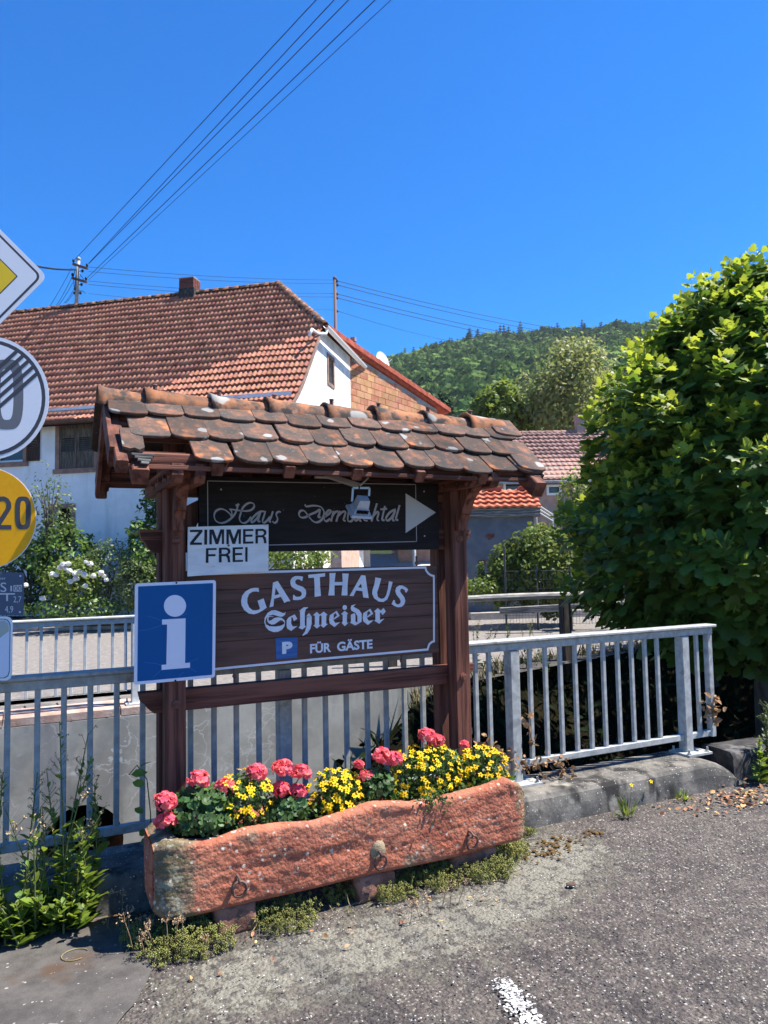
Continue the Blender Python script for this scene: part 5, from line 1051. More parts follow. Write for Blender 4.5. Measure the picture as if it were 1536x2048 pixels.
for o in (-30, -15, 0, 15, 30):
    c0 = np.array(ec)+nv_*o; h_ = math.sqrt(113**2-o*o); p, q = c0-dv*h_, c0+dv*h_; w_ = nv_*3.6; bars_.append(('slash', [tuple(p-w_), tuple(q-w_), tuple(q+w_), tuple(p+w_)], 'sign_black', .003, .0042))
plate('end_of_limit_sign', 'round white end of speed limit sign with grey 0 and black slashes', 'road sign', ec, [('panel', circ(ec, R_), 'ref_white', -.004, 0), ('edge_ring', circ(ec, 117), 'sign_black', 0, .001), ('field', circ(ec, 109.5), 'ref_white', .001, .002), ('digit', zero[:-1], 'grey_mark', .002, .0026), ('digit', zin[:-1], 'ref_white', .0026, .0028)]+bars_)
yc = (-29, 1036)
z20 = [(46+16*math.copysign(abs(math.cos(a))**.6, math.cos(a)), 1026+33*math.copysign(abs(math.sin(a))**.62, math.sin(a))) for a in [2*math.pi*k/36 for k in range(36)]]
z20i = [(46+5.8*math.copysign(abs(math.cos(a))**.7, math.cos(a)), 1026+24*math.copysign(abs(math.sin(a))**.55, math.sin(a))) for a in [2*math.pi*k/36 for k in range(36)]]
two = [(-14, 1017), (-13, 1006), (-8, 997), (0, 993), (9, 993), (17, 997), (22, 1005), (23, 1014), (21, 1020), (2, 1050), (23, 1050), (23, 1059), (-10, 1059), (-10, 1050), (12, 1017), (13, 1009), (10, 1003), (5, 1002), (-1, 1004), (-3, 1010), (-3, 1017)]
one = [(-30, 993), (-21, 993), (-21, 1059), (-31, 1059), (-31, 1008), (-42, 1016), (-42, 1006)]
plate('load_class_sign', 'round orange yellow load sign with black number ending in 20', 'road sign', yc, [('panel', circ(yc, 102), 'ref_white', -.004, 0), ('field', circ(yc, 100.5), 'ref_orange', 0, .0014), ('digit', z20, 'sign_black', .0014, .002), ('digit', z20i, 'ref_orange', .002, .0025), ('digit', two, 'sign_black', .0014, .002), ('digit', one, 'sign_black', .0014, .002)])
pc = (-35, 1188)
pq = [(-120, 1140), (46, 1145.5), (48, 1148), (47, 1228), (45, 1231), (-120, 1228)]
pt = plate('hydrant_plaque', 'blue grey water main plaque with pale letters S 100 and 2,7 and 4,9', 'plaque', pc, [('panel', pq, 'plaque', -.003, 0), ('bar', [(-40, 1186.5), (30, 1186.3), (30, 1189), (-40, 1189.5)], 'plaque_txt', 0, .001), ('bar', [(12.5, 1189), (16, 1189), (16, 1202), (12.5, 1202)], 'plaque_txt', 0, .001), ('number_tile', [(27, 1170.5), (44, 1169.8), (43.5, 1183), (27, 1183)], 'plaque_txt', 0, .0008)])
def sign_text(s, u, v, w, h, mt, t, off=.0016, bold=.0):
    vv, ff, mx = text2d(s, bold); b = MB(); b.add([sg2(u+x/mx[0]*w, v-y/mx[1]*h)+SN*off for x, y in vv], ff); wpart('lettering', b, M[mt], t)
sign_text('Wasser', -22, 1159, 34, 5.5, 'plaque_txt', pt); sign_text('S', 1, 1184, 12, 19, 'plaque_txt', pt); sign_text('1', 21, 1182.5, 3.2, 11, 'plaque_txt', pt); sign_text('00', 28.5, 1181.5, 14.5, 10, 'sign_black', pt, .0022)
sign_text('2,7', 27, 1206.5, 16, 14, 'plaque_txt', pt); sign_text('4,9', 10, 1227, 16.5, 15, 'plaque_txt', pt)
for u, v in ((41, 1152), (40, 1224)): p = sg2(u, v); wpart('rivet', MB().tube([p, p+SN*.003], .005, 8), M['plaque_txt'], pt)
rr = [(-90, 1233), (14, 1233), (20, 1235), (24, 1240), (25.5, 1246), (24, 1348), (21, 1357), (14, 1361), (-90, 1361)]
def ins(k, q): return [(max(-90, x-k*(1 if x > 0 else 0)), y+(k if y < 1297 else -k)) for x, y in q]
gs = plate('trail_sign', 'white rounded panel with dark green border line and faded map print', 'sign', (-33, 1297), [('panel', rr, 'ref_white', -.003, 0), ('edge_line', ins(4.5, rr), 'teal', 0, .0008), ('field', ins(6, rr), 'pale_panel', .0008, .0014), ('map_print', [(-80, 1241), (10, 1241), (17, 1247), (18, 1262), (0, 1276), (-80, 1280)], 'map_green', .0014, .0018)])

# ================================================================== STONE TROUGH
TYF, TYB, TXL, TXR = 3.485, 3.835, .505, 2.515
tr = thing('stone_trough', 'long red sandstone trough planter with lichen and three iron rings', 'trough', (1.5, 3.66, .12))
tx = [.505, .60, .72, .83, .93, 1.14, 1.26, 1.45, 1.58, 1.70, 1.80, 2.0, 2.26, 2.40, 2.515]; tz = [.462, .462, .438, .44, .455, .45, .435, .455, .475, .46, .442, .445, .455, .478, .43]
zt_ = lambda x: float(np.interp(x, tx, tz)); zb_ = lambda x: float(np.interp(x, [.5, .6, .8, 1.2, 1.6, 2.1, 2.515], [.135, .118, .117, .124, .128, .122, .14]))
def tn(p, s, a): return a*noise.noise(Vector(p)*s)
def trough():
    b = MB(); nx = 260; xs_ = np.linspace(0, 1, nx)
    # section runs: bottom back -> back top -> rim -> (inner) and front: build as ring of points for each x
    def ring(x):
        zt, zb = zt_(x), zb_(x); e_ = min(1, min(x-TXL, TXR-x)/.07); rd = .030*(1-e_)**2*1.2; yf, yb = TYF+rd+.015*noise.noise(Vector((x*2, 0, 5))), TYB-rd; rim = .075
        inner = .10 < (x-TXL) and (TXR-x) > .10; depth = .055 if inner else 0.0
        depth *= min(1, min((x-TXL-.10)/.04, (TXR-x-.10)/.04)) if inner else 0
        if abs(x-1.58) < .06: depth *= .35
        pts = []; nf = 40
        zt -= rd*.6; zb += rd*.7
        for k in range(nf+1):  # front face bottom->top with rounded arris
            f = k/nf; z = zb+(zt-zb)*f; bul = .003*math.sin(math.pi*f); r_ = .014; yy = yf-bul
            if f > .94: yy += r_*((f-.94)/.06)**2*1.3
            if f < .07: yy += r_*((.07-f)/.07)**2*1.4
            pts.append((x, yy, z))
        for k in range(1, 6): f = k/5; pts.append((x, yf+.03+(rim-.03)*f, zt-.006+.006*math.sin(math.pi*f)))
        pts.append((x, yf+rim+.02, zt-depth*.6)); pts.append((x, yf+rim+.03, zt-depth)); pts.append((x, yb-.09, zt-depth)); pts.append((x, yb-.08, zt-depth*.6)); pts.append((x, yb-.07, zt)); pts.append((x, yb-.012, zt+.002)); pts.append((x, yb, zt-.02)); pts.append((x, yb, zb+.02)); pts.append((x, yb-.02, zb)); pts.append((x, yf+.06, zb))
        return pts
    X_ = TXL+(TXR-TXL)*xs_; rings = [ring(x) for x in X_]; n = len(rings[0]); vs = []
    for r in rings:
        for i, (x, y, z) in enumerate(r):
            P3 = (x, y*1.6, z*1.6); dd = tn(P3, 5, .007)+tn(P3, 19, .004)+tn(P3, 46, .0025)+tn(P3, 95, .003)
            ridg = .002*(abs(noise.noise(Vector((x*3, 1, z*26))))-.25); gouge = -.010*max(0, noise.noise(Vector((x*2.2+3, 2, z*9)))-.18)*2
            if i <= 40: vs.append((x, y-dd+ridg-gouge, z+dd*.4))
            else: vs.append((x, y, z+dd*.7))
    fs = [(i*n+k, (i+1)*n+k, (i+1)*n+(k+1) % n, i*n+(k+1) % n) for i in range(len(rings)-1) for k in range(n)]
    b.add(vs, fs)
    # ends
    for ri, sgn in ((0, -1), (len(rings)-1, 1)):
        base = vs[ri*n:(ri+1)*n]; c = np.mean(np.array(base), axis=0); prev = list(range(ri*n, (ri+1)*n))
        for f in (.82, .6, .35):
            new = []
            for p in base:
                q = c+(np.array(p)-c)*f; q[0] += sgn*(.024*(1-f)+tn(tuple(q*1.0), 13, .012)); new.append(tuple(q))
            o = len(b.v); b.v += new; cur = list(range(o, o+n)); b.f += [((prev[k], prev[(k+1) % n], cur[(k+1) % n], cur[k]) if sgn > 0 else (prev[(k+1) % n], prev[k], cur[k], cur[(k+1) % n])) for k in range(n)]; prev = cur
        o = len(b.v); b.v.append((c[0]+sgn*.026, c[1], c[2])); b.f += [(prev[k], prev[(k+1) % n], o) if sgn > 0 else (prev[(k+1) % n], prev[k], o) for k in range(n)]
    return b
tme = mesh('basin', trough(), M['sandstone'], smooth=True)
def stone_cover(c):
    k = c.x-TXL; e_ = math.exp(-((k-.07)/.13)**2)*(1.0-.35*max(0, (c.z-.38)/.1))+.75*math.exp(-((TXR-c.x)/.075)**2); return (e_ if k > .004 else .1)*.95+(.18 if c.z > .44 else 0)
cover(tme, stone_cover)
wpart('basin', tme, None, tr)
b = MB(); b.grid(lambda x, y: (x, y, .402+.02*noise.noise(Vector((x*9, y*9, 0)))), np.linspace(TXL+.13, TXR-.13, 40), np.linspace(TYF+.09, TYB-.085, 8)); wpart('soil', b, M['soil'], tr, smooth=True)
for u, v in ((478, 1775), (760, 1722), (943, 1682)):
    p = PY(u, v, TYF-.022); x, z = p[0], p[2]; b = MB(); th = math.radians(12)
    b.tube([(x+.033*math.cos(a), TYF-.030-.006*math.sin(a), z-.004+.036*math.sin(a)) for a in np.linspace(0, 2*math.pi, 21)], .0062, 7, caps=False); ro = wpart('iron_ring', b, M['iron'], tr, smooth=True)
    b = MB(); b.tube([(x-.002, TYF+.03, z+.048), (x-.002, TYF-.030, z+.046), (x+.0, TYF-.044, z+.034), (x+.0, TYF-.030, z+.022), (x, TYF+.01, z+.026)], .0065, 7); e_ = wpart('eyelet', b, M['iron'], tr, smooth=True)
    if 700 < u < 800:
        b = MB(); b.sphere((x+.004, TYF+.012, z+.045), (.045, .03, .05), 14, 9); b.v = [(q[0]+tn(q, 30, .01), q[1], q[2]+tn(q, 40, .012)) for q in b.v]; wpart('mortar_patch', b, M['lichen'], tr, smooth=True)
for (u0, u1, v, y0, z0, lab) in ((430, 514, 1876, 3.50, .128, 'red sandstone block under the left end of the trough'), (716, 792, 1806, 3.50, .133, 'squat sandstone block under the middle of the trough'), (905, 992, 1748, 3.53, .130, 'sandstone block under the right part of the trough beside stonecrop')):
    x0, x1 = PY(u0, v-60, y0)[0], PY(u1, v-60, y0)[0]; b = MB(); n_ = 9
    me_ = MB(); bm = bmesh.new(); bmesh.ops.create_cube(bm, size=1.0); bmesh.ops.subdivide_edges(bm, edges=bm.edges[:], cuts=7, use_grid_fill=True)
    for vv in bm.verts:
        c = vv.co; q = Vector((c.x*(x1-x0), c.y*.22, c.z*z0)); s_ = min(.5-abs(c.x), .5-abs(c.y)) if False else 0
        rr_ = sum(max(0, abs(a)-.40) for a in c)-.1; q *= 1-max(0, rr_)*.35; q += Vector((tn(q+Vector((u0, 0, 0)), 14, .014), tn(q+Vector((0, u0, 0)), 17, .014), tn(q, 21, .006))); vv.co = q+Vector(((x0+x1)/2, y0+.11, z0/2-.004))
    m_ = bpy.data.meshes.new('support_block'); bm.to_mesh(m_); bm.free(); m_.materials.append(M['block']); m_.polygons.foreach_set('use_smooth', [True]*len(m_.polygons))
    obj('support_block', m_, None, label=lab, cat='stone', group='sandstone blocks carrying the trough')

# ================================================================== FLOWERS
LEAF = ([(0, 0, 0), (-.28, .32, .05), (0, .30, 0), (.28, .32, .05), (-.26, .68, .03), (0, .66, -.03), (.26, .68, .03), (0, 1., -.10)], [(0, 2, 1, 1), (0, 3, 2, 2), (1, 2, 5, 4), (2, 3, 6, 5), (4, 5, 7, 7), (5, 6, 7, 7)])
LEAF_T = (np.array(LEAF[0]), np.array([(0, 2, 1), (0, 3, 2), (1, 2, 5), (1, 5, 4), (2, 3, 6), (2, 6, 5), (4, 5, 7), (5, 6, 7)]))
SMALL = (np.array([(0, 0, 0), (-.3, .5, .08), (.3, .5, .08), (0, 1, 0)]), np.array([(0, 2, 1), (1, 2, 3)]))
def round_leaf(n=9):
    v = [(0, 0, -.12)]; 
    for k in range(n):
        a = math.pi*(.5+.0)+(-.88+1.76*k/(n-1))*math.pi; r = 1.0+(.12 if k % 2 else -.06); v.append((r*math.cos(a)*.5, r*math.sin(a)*.5, .10*(1 if k % 2 else -.4)))
    return np.array(v), np.array([(0, k, k+1) for k in range(1, n)])
ROUND = round_leaf()
def foliage(name, shape, pos, nrm, size, mt, parent, stuff=True, tipdir=None):
    fr_ = rot_from(np.asarray(nrm, float), rng.uniform(0, 6.283, len(pos))); V, Fc = scatter(shape[0], shape[1], np.asarray(pos), fr_, np.asarray(size).reshape(-1, 1))
    o = obj(name, arr_mesh(name, V, Fc, mt), None); put(o, parent)
    if stuff: o['kind'] = 'stuff'
    return o
def head_mesh(seed, r=.043):
    g = np.random.default_rng(seed); n = 62; V = []; Fs = []
    for i in range(n):
        d = g.normal(size=3); d /= np.linalg.norm(d)
        if d[2] < -.55: d[2] *= -1
        c = d*r*np.array([1.05, 1.05, .82])*g.uniform(.72, 1.0); fr_ = rot_from((d+g.normal(size=3)*.35)[None], np.array([g.uniform(0, 6)]))[0]
        for k in range(5):
            a = 2*math.pi*k/5+g.uniform(-.2, .2); L_ = g.uniform(.013, .018); w_ = L_*.52; ca, sa = math.cos(a), math.sin(a); o = len(V)
            for x, y, z in ((0, 0, 0), (L_*.55, -w_, .003), (L_*1.0, -w_*.55, .001), (L_*1.0, w_*.55, .001), (L_*.55, w_, .003)): V.append(c+fr_@np.array([x*ca-y*sa, x*sa+y*ca, z+g.uniform(0, .003)]))
            Fs += [(o, o+1, o+2), (o, o+2, o+3), (o, o+3, o+4)]
    return arr_mesh('flower_head', np.array(V), np.array(Fs), M['geranium'])
heads = [head_mesh(s_) for s_ in (1, 2, 3, 4)]
small_head = head_mesh(9, .018)
GER = [('pink geranium with large dark leaf mound at the left end of the trough', (400, 1625), .165, 3.66, [(330, 1603), (333, 1644), (397, 1560), (403, 1633), (450, 1574)], 300),
       ('pink geranium between two yellow clumps in the left half of the trough', (572, 1622), .115, 3.66, [(514, 1545), (566, 1537), (603, 1546), (562, 1580), (594, 1583)], 150),
       ('pink geranium at the middle of the trough over the stone bridge', (748, 1572), .115, 3.68, [(733, 1555), (718, 1529), (763, 1512), (787, 1518)], 170),
       ('pink geranium rising behind the right yellow clump beside the post', (890, 1530), .105, 3.72, [(853, 1471), (874, 1483), (928, 1489)], 150)]
for lab, c, r, y, hs, n in GER:
    n = int(n*2.1); C_ = PY(c[0], c[1], y); t = thing('geranium', lab, 'flower', (C_[0], y, .40), 'pink geraniums in the stone trough')
    d = rng.normal(size=(n, 3)); d /= np.linalg.norm(d, axis=1, keepdims=True); d[:, 2] = np.where(d[:, 2] < -.55, -d[:, 2], d[:, 2]); d[:, 1] -= .15
    pos = C_+d*np.array([r, r*.8, r*.82])*rng.uniform(.55, 1.0, (n, 1)); pos[:, 2] = np.maximum(pos[:, 2], .39)
    foliage('foliage', ROUND, pos, d+np.array([0, -.25, .5])+rng.normal(size=(n, 3))*.55, rng.uniform(.026, .048, n), M['geranium_leaf'], t)
    for i, (u, v) in enumerate(hs):
        yy = y-.09+random.uniform(-.03, .05) if v > C_[2] else y
        p = PY(u, v, 3.60 if v > 1595 else y-.02); sm = (u, v) in ((718, 1529), (928, 1489))
        b = MB(); mid = (p+C_)/2+np.array([0, 0, .02]); b.tube([C_+np.array([0, 0, -.03]), mid, p], .0032, 5); wpart('stem', b, M['weed_stem'], t)
        o = bpy.data.objects.new('flower_head', small_head if sm else heads[i % 4]); COL.objects.link(o); put(o, t); s_ = 1.05 if sm else random.uniform(1.0, 1.15); o.matrix_basis = Matrix.LocRotScale(Vector(p), Matrix.Rotation(random.uniform(0, 6), 3, 'Z').to_quaternion(), Vector((s_, s_, s_*.95)))
def bid_mesh(seed):
    g = np.random.default_rng(seed); V = []; Fs = []; n = 5 if seed != 2 else 6
    for k in range(n):
        a = 2*math.pi*k/n+g.uniform(-.1, .1); ca, sa = math.cos(a), math.sin(a); o = len(V); dr = g.uniform(-.15, .25)
        for x, y, z in ((.12, -.08, 0), (.45, -.32, .06), (.95, -.20, dr), (1.0, .0, dr), (.95, .20, dr), (.45, .32, .06), (.12, .08, 0)): V.append((x*ca-y*sa, x*sa+y*ca, z))
        Fs += [(o, o+1, o+6), (o+1, o+5, o+6), (o+1, o+2, o+5), (o+2, o+4, o+5), (o+2, o+3, o+4)]
    me = arr_mesh('flower', np.array(V)*.0185, np.array(Fs), M['bidens']); me.materials.append(M['bidens_eye']); bm = bmesh.new(); bm.from_mesh(me)
    r = bmesh.ops.create_icosphere(bm, subdivisions=1, radius=.0052, matrix=Matrix.Translation((0, 0, .002)))
    fs_ = {f for vv in r['verts'] for f in vv.link_faces}
    for f in fs_: f.material_index = 1
    bm.to_mesh(me); bm.free(); return me
bids = [bid_mesh(s_) for s_ in (1, 2, 3)]
BID = [('yellow flowering clump beside the leftmost geranium in the trough', (487, 1603), (.145, .12, .135), 3.67, 42, 900), ('yellow flowering clump in the middle left of the trough before the stone bridge', (672, 1594), (.135, .12, .14), 3.68, 58, 900),
       ('largest yellow flowering clump spilling over the right half of the trough rim', (848, 1556), (.215, .13, .165), 3.68, 88, 1500), ('yellow flowering clump at the right end of the trough by the post', (962, 1545), (.155, .12, .14), 3.70, 56, 900)]
for lab, c, rr_, y, nf, nl in BID:
    nf = int(nf*1.45); C_ = PY(c[0], c[1], y); t = thing('yellow_flower_plant', lab, 'flower', (C_[0], y, .40), 'yellow flowering plants in the stone trough'); rr_ = np.array(rr_)
    d = rng.normal(size=(nl, 3)); d /= np.linalg.norm(d, axis=1, keepdims=True); d[:, 2] = np.where(d[:, 2] < -.45, -d[:, 2], d[:, 2]); wob = np.array([noise.noise(Vector(q*2.3)+Vector((c[0], 0, 0))) for q in d])[:, None]
    pos = C_+d*rr_*(rng.uniform(.45, 1.0, (nl, 1))+wob*.22); foliage('foliage', SMALL, pos, d+rng.normal(size=(nl, 3))*.7, rng.uniform(.016, .034, nl), M['bidens_leaf'], t); ne = nl//3; pos = np.column_stack([C_[0]+rng.uniform(-1.15, 1.15, ne)*rr_[0], rng.uniform(TYF+.09, TYB-.10, ne), rng.uniform(.40, .47, ne)]); foliage('low_foliage', SMALL, pos, rng.normal(size=(ne, 3))+np.array([0, -.3, .8]), rng.uniform(.018, .036, ne), M['bidens_leaf'], t)
    b = MB()
    for k in range(14): e_ = rng.normal(size=3); e_[2] = abs(e_[2])+.4; e_ = _n(e_)*rr_*.95; b.tube([(C_[0]+e_[0]*.15, C_[1]+e_[1]*.15, .39), C_+e_*.55, C_+e_], .0016, 4)
    wpart('stem', b, M['weed_stem'], t); k = 0; used = []
    while k < nf:
        e_ = rng.normal(size=3); e_ = _n(e_); e_[1] -= .35; e_[2] += .25; e_ = _n(e_)
        if e_[2] < -.35 or e_[1] > .55: continue
        w_ = noise.noise(Vector(e_*2.3)+Vector((c[0], 0, 0))); p = C_+e_*rr_*(1.02+w_*.22+rng.uniform(-.02, .10))
        if any(np.linalg.norm(p-q) < .012 for q in used): k += .1; continue
        used.append(p); k += 1; o = bpy.data.objects.new('flower', bids[int(rng.integers(3))]); COL.objects.link(o); put(o, t)
        nn = _n(e_*.8+np.array([.10, -.30, .55])+rng.normal(size=3)*.28); s_ = float(rng.uniform(.62, 1.08)); o.matrix_basis = Matrix.LocRotScale(Vector(p), Vector(nn).to_track_quat('Z', 'Y'), Vector((s_, s_, s_)))
# trailing sprig over the rim
C_ = PY(868, 1600, 3.50)
t = thing('trailing_sprig', 'leafy green sprig hanging over the front rim of the trough below the yellow flowers', 'plant', tuple(C_)); n = 260
pos = C_+rng.normal(size=(n, 3))*np.array([.045, .018, .034]); foliage('foliage', SMALL, pos, rng.normal(size=(n, 3))+np.array([0, -1, .3]), rng.uniform(.014, .026, n), M['bidens_leaf'], t)
b = MB(); b.tube([C_+np.array([0, .08, .06]), C_+np.array([0, 0, .03]), C_-np.array([0, 0, .04])], .003, 5); wpart('stem', b, M['weed_stem'], t)

# ================================================================== WEEDS AT THE LEFT, STONECROP, DRY STALKS
def weed(name, label, x, y, h, tops, nleaf, spread, group, seed, tall=True, mt='weed'):
    g = np.random.default_rng(seed); t = thing(name, label, 'weed', (x, y, 0), group); b = MB(); P = []; Nn = []; S = []; Fp = []
    for k in range(tops):
        lean = np.array([g.normal()*.10*spread*3, g.normal()*.08*spread*3, 0]); hh = h*g.uniform(.72, 1.05); base = np.array([x+g.normal()*.04*spread*3, y+g.normal()*.03, 0]); top = base+lean+np.array([0, 0, hh]); mid = (base+top)/2-lean*.15
        b.tube([base, mid, top], [.0055, .004, .0022], 5)
        for j in range(int(nleaf/tops)):
            f = g.uniform(.03, 1.0)**1.25; p = base+(top-base)*f; a = g.uniform(0, 6.283); s_ = .10*(1-f*.82)*g.uniform(.6, 1.1)+.012; d = np.array([math.cos(a), math.sin(a), .55+f*.5]); P.append(p); Nn.append(d); S.append(s_)
        if tall:
            for j in range(11):
                f = g.uniform(.7, 1.0); p = base+(top-base)*f; a = g.uniform(0, 6.283); q = p+np.array([math.cos(a)*.05, math.sin(a)*.05, .055])*g.uniform(.4, 1.1); b.tube([p, q], .0013, 4); Fp.append(q)
    wpart('stem', b, M['weed_stem'], t)
    P, Nn, S = np.array(P), np.array(Nn), np.array(S); y_ = Nn/np.linalg.norm(Nn, axis=1, keepdims=True); z_ = np.cross(np.cross(y_, [0, 0, 1.]), y_)+g.normal(size=(len(P), 3))*.25; z_ = z_-y_*np.sum(z_*y_, axis=1, keepdims=True); z_ /= np.linalg.norm(z_, axis=1, keepdims=True); z_ *= np.sign(z_[:, 2:3]+1e-6); x_ = np.cross(y_, z_)
    V, Fc = scatter(LEAF_T[0]*np.array([.85, 1, 1]), LEAF_T[1], P, np.stack([x_, y_, z_], axis=2), S[:, None]); o = obj('foliage', arr_mesh('foliage', V, Fc, M[mt]), None, stuff=True); put(o, t)
    if Fp:
        V, Fc = scatter(SMALL[0], SMALL[1], np.repeat(np.array(Fp), 4, 0)+g.normal(size=(len(Fp)*4, 3))*.004, rot_from(g.normal(size=(len(Fp)*4, 3)), g.uniform(0, 6, len(Fp)*4)), np.full((len(Fp)*4, 1), .012)); o = obj('seed_head', arr_mesh('seed_head', V, Fc, M['shrub_lt'] if seed % 2 else M['dry_flower']), None, stuff=True); put(o, t)
    return t
wl = [(-10, 3.90, .72, 6, 'tall leafy weed at the very left edge before the railing'), (45, 3.88, .50, 5, 'low bright green weed under the road signs by the kerb'), (95, 3.90, .74, 6, 'tall seeding weed in front of the second railing bar'), (150, 3.88, .50, 5, 'broad leaved weed beside the left end of the trough'), (120, 3.92, .98, 4, 'tallest thin weed reaching the railing above the culvert'), (190, 3.92, .62, 3, 'slim weed between the culvert and the trough')]
for i, (u, y, h, n, lab) in enumerate(wl): weed('leafy_weed', lab, PY(u, 1700, y)[0], y, h, n, 95 if h < .7 else 85, .32, 'green weeds in front of the left railing', 20+i, mt='weed')
for i, (u, y, h) in enumerate(((20, 3.92, .22), (70, 3.91, .24), (115, 3.92, .22), (150, 3.92, .20), (-30, 3.92, .24))): weed('leafy_weed', ['low leaf rosette at the left picture edge on the road', 'bright low leaf rosette second from the left edge', 'bright low leaf rosette in the middle of the weeds', 'yellowish low leaf rosette nearest the trough', 'low leaf rosette below the sign pole'][i], PY(u, 1780, y)[0], y, h, 7, 120, .26, 'green weeds in front of the left railing', 60+i, tall=False)
# leafy shoot behind the left post
t = thing('climbing_shoot', 'thin green leafy shoot beside the left wooden post', 'plant', (.50, 4.0, .19)); b = MB(); pts = [(.57, 4.0, .15), (.56, 4.0, .45), (.54, 3.98, .62), (.49, 3.97, .70), (.45, 3.96, .66)]; b.tube(pts, .003, 5); wpart('stem', b, M['weed_stem'], t)
pos = np.array([(.50, 3.96, .69), (.46, 3.96, .66), (.53, 3.97, .60), (.52, 3.97, .46), (.50, 3.96, .38), (.55, 3.97, .34)]); foliage('foliage', LEAF_T, pos, np.array([(-.3, -.6, .6)]*6)+rng.normal(size=(6, 3))*.3, np.array([.07, .08, .07, .06, .06, .05]), M['weed'], t)
# stonecrop mat
def spots_in(poly, n):
    P = np.array(poly); lo, hi = P.min(0), P.max(0); out = []
    while len(out) < n:
        q = rng.uniform(lo, hi); c = False
        for i in range(len(P)):
            a, d = P[i], P[(i+1) % len(P)]
            if (a[1] > q[1]) != (d[1] > q[1]) and q[0] < (d[0]-a[0])*(q[1]-a[1])/(d[1]-a[1])+a[0]: c = not c
        if c: out.append(q)
    return np.array(out)
front = [PZ(u, v)[:2] for u, v in [(215, 1850), (262, 1918), (330, 1938), (420, 1915), (510, 1890), (600, 1862), (720, 1828), (820, 1800), (930, 1780), (1010, 1768), (1062, 1700), (1062, 1668)]]
sp = front+[(2.60, 3.85), (1.6, 3.62), (.6, 3.62), (.36, 3.72)]
pts = spots_in(sp, 1500); cl = np.array([noise.noise(Vector((p[0]*5, p[1]*5, 2))) for p in pts]); pts = pts[cl > -.10]
fp_ = np.array(front); dist = np.array([np.min(np.linalg.norm(fp_-p, axis=1)) for p in pts])
RS = [(-.05, 0, .3), (.05, 0, .3), (.04, 0, -3.0), (-.04, 0, -3.0)]; RF = [(0, 1, 2), (0, 2, 3)]
for k in range(7):
    a = 2*math.pi*k/7; o = len(RS); ca, sa = math.cos(a), math.sin(a); z = .55+.3*(k % 2)
    for x, y, zz in ((.06, 0, z-.3), (.35, -.17, z), (.62, 0, z+.12), (.35, .17, z), (.36, 0, z+.22)): RS.append((x*ca-y*sa, x*sa+y*ca, zz))
    RF += [(o, o+1, o+4), (o+1, o+2, o+4), (o+2, o+3, o+4), (o+3, o, o+4), (o, o+3, o+1), (o+1, o+3, o+2)]
n = len(pts)*3; pos = np.repeat(pts, 3, 0)+rng.normal(size=(n, 2))*.016; hz = rng.uniform(.0, .052, n)*np.repeat(np.clip(dist*14, .3, 1.4), 3)
fr_ = rot_from(np.array([0, 0, 1.])+rng.normal(size=(n, 3))*.35, rng.uniform(0, 6, n)); V, Fc = scatter(np.array(RS), np.array(RF), np.column_stack([pos, hz]), fr_, rng.uniform(.011, .024, (n, 1)))
obj('stonecrop', arr_mesh('stonecrop', V, Fc, M['sedum']), None, label='pale green stonecrop growing along the foot of the stone trough', cat='ground cover', stuff=True)
n = 520; pos = np.column_stack([spots_in(sp, n), rng.uniform(0, .035, n)]); d = rng.normal(size=(n, 3))+np.array([0, 0, .9]); V, Fc = scatter(SMALL[0]*np.array([.12, 1, 1]), SMALL[1], pos, rot_from(d, rng.uniform(0, 6, n)), rng.uniform(.03, .08, (n, 1)))
obj('dry_litter', arr_mesh('dry_litter', V, Fc, M['straw']), None, label='dry straw coloured stems among the stonecrop by the trough', cat='dry grass', stuff=True)
ms = MB()
for (u, v, r_, n_) in ((190, 1850, .10, 60), (120, 1862, .08, 40), (240, 1845, .07, 40), (1110, 1690, .08, 60), (1085, 1712, .05, 40), (1180, 1668, .05, 25), (1480, 1600, .09, 30)):
    c = PZ(u, v)
    for k in range(n_): q = c+np.array([random.gauss(0, r_), random.gauss(0, r_*.7), 0]); s_ = random.uniform(.003, .011); ms.sphere((q[0], q[1], .005), (s_*1.5, s_*1.3, s_*.5), 6, 4)
obj('moss', ms, M['moss'], label='rust brown moss cushions on the road by the trough ends', cat='moss', stuff=True)
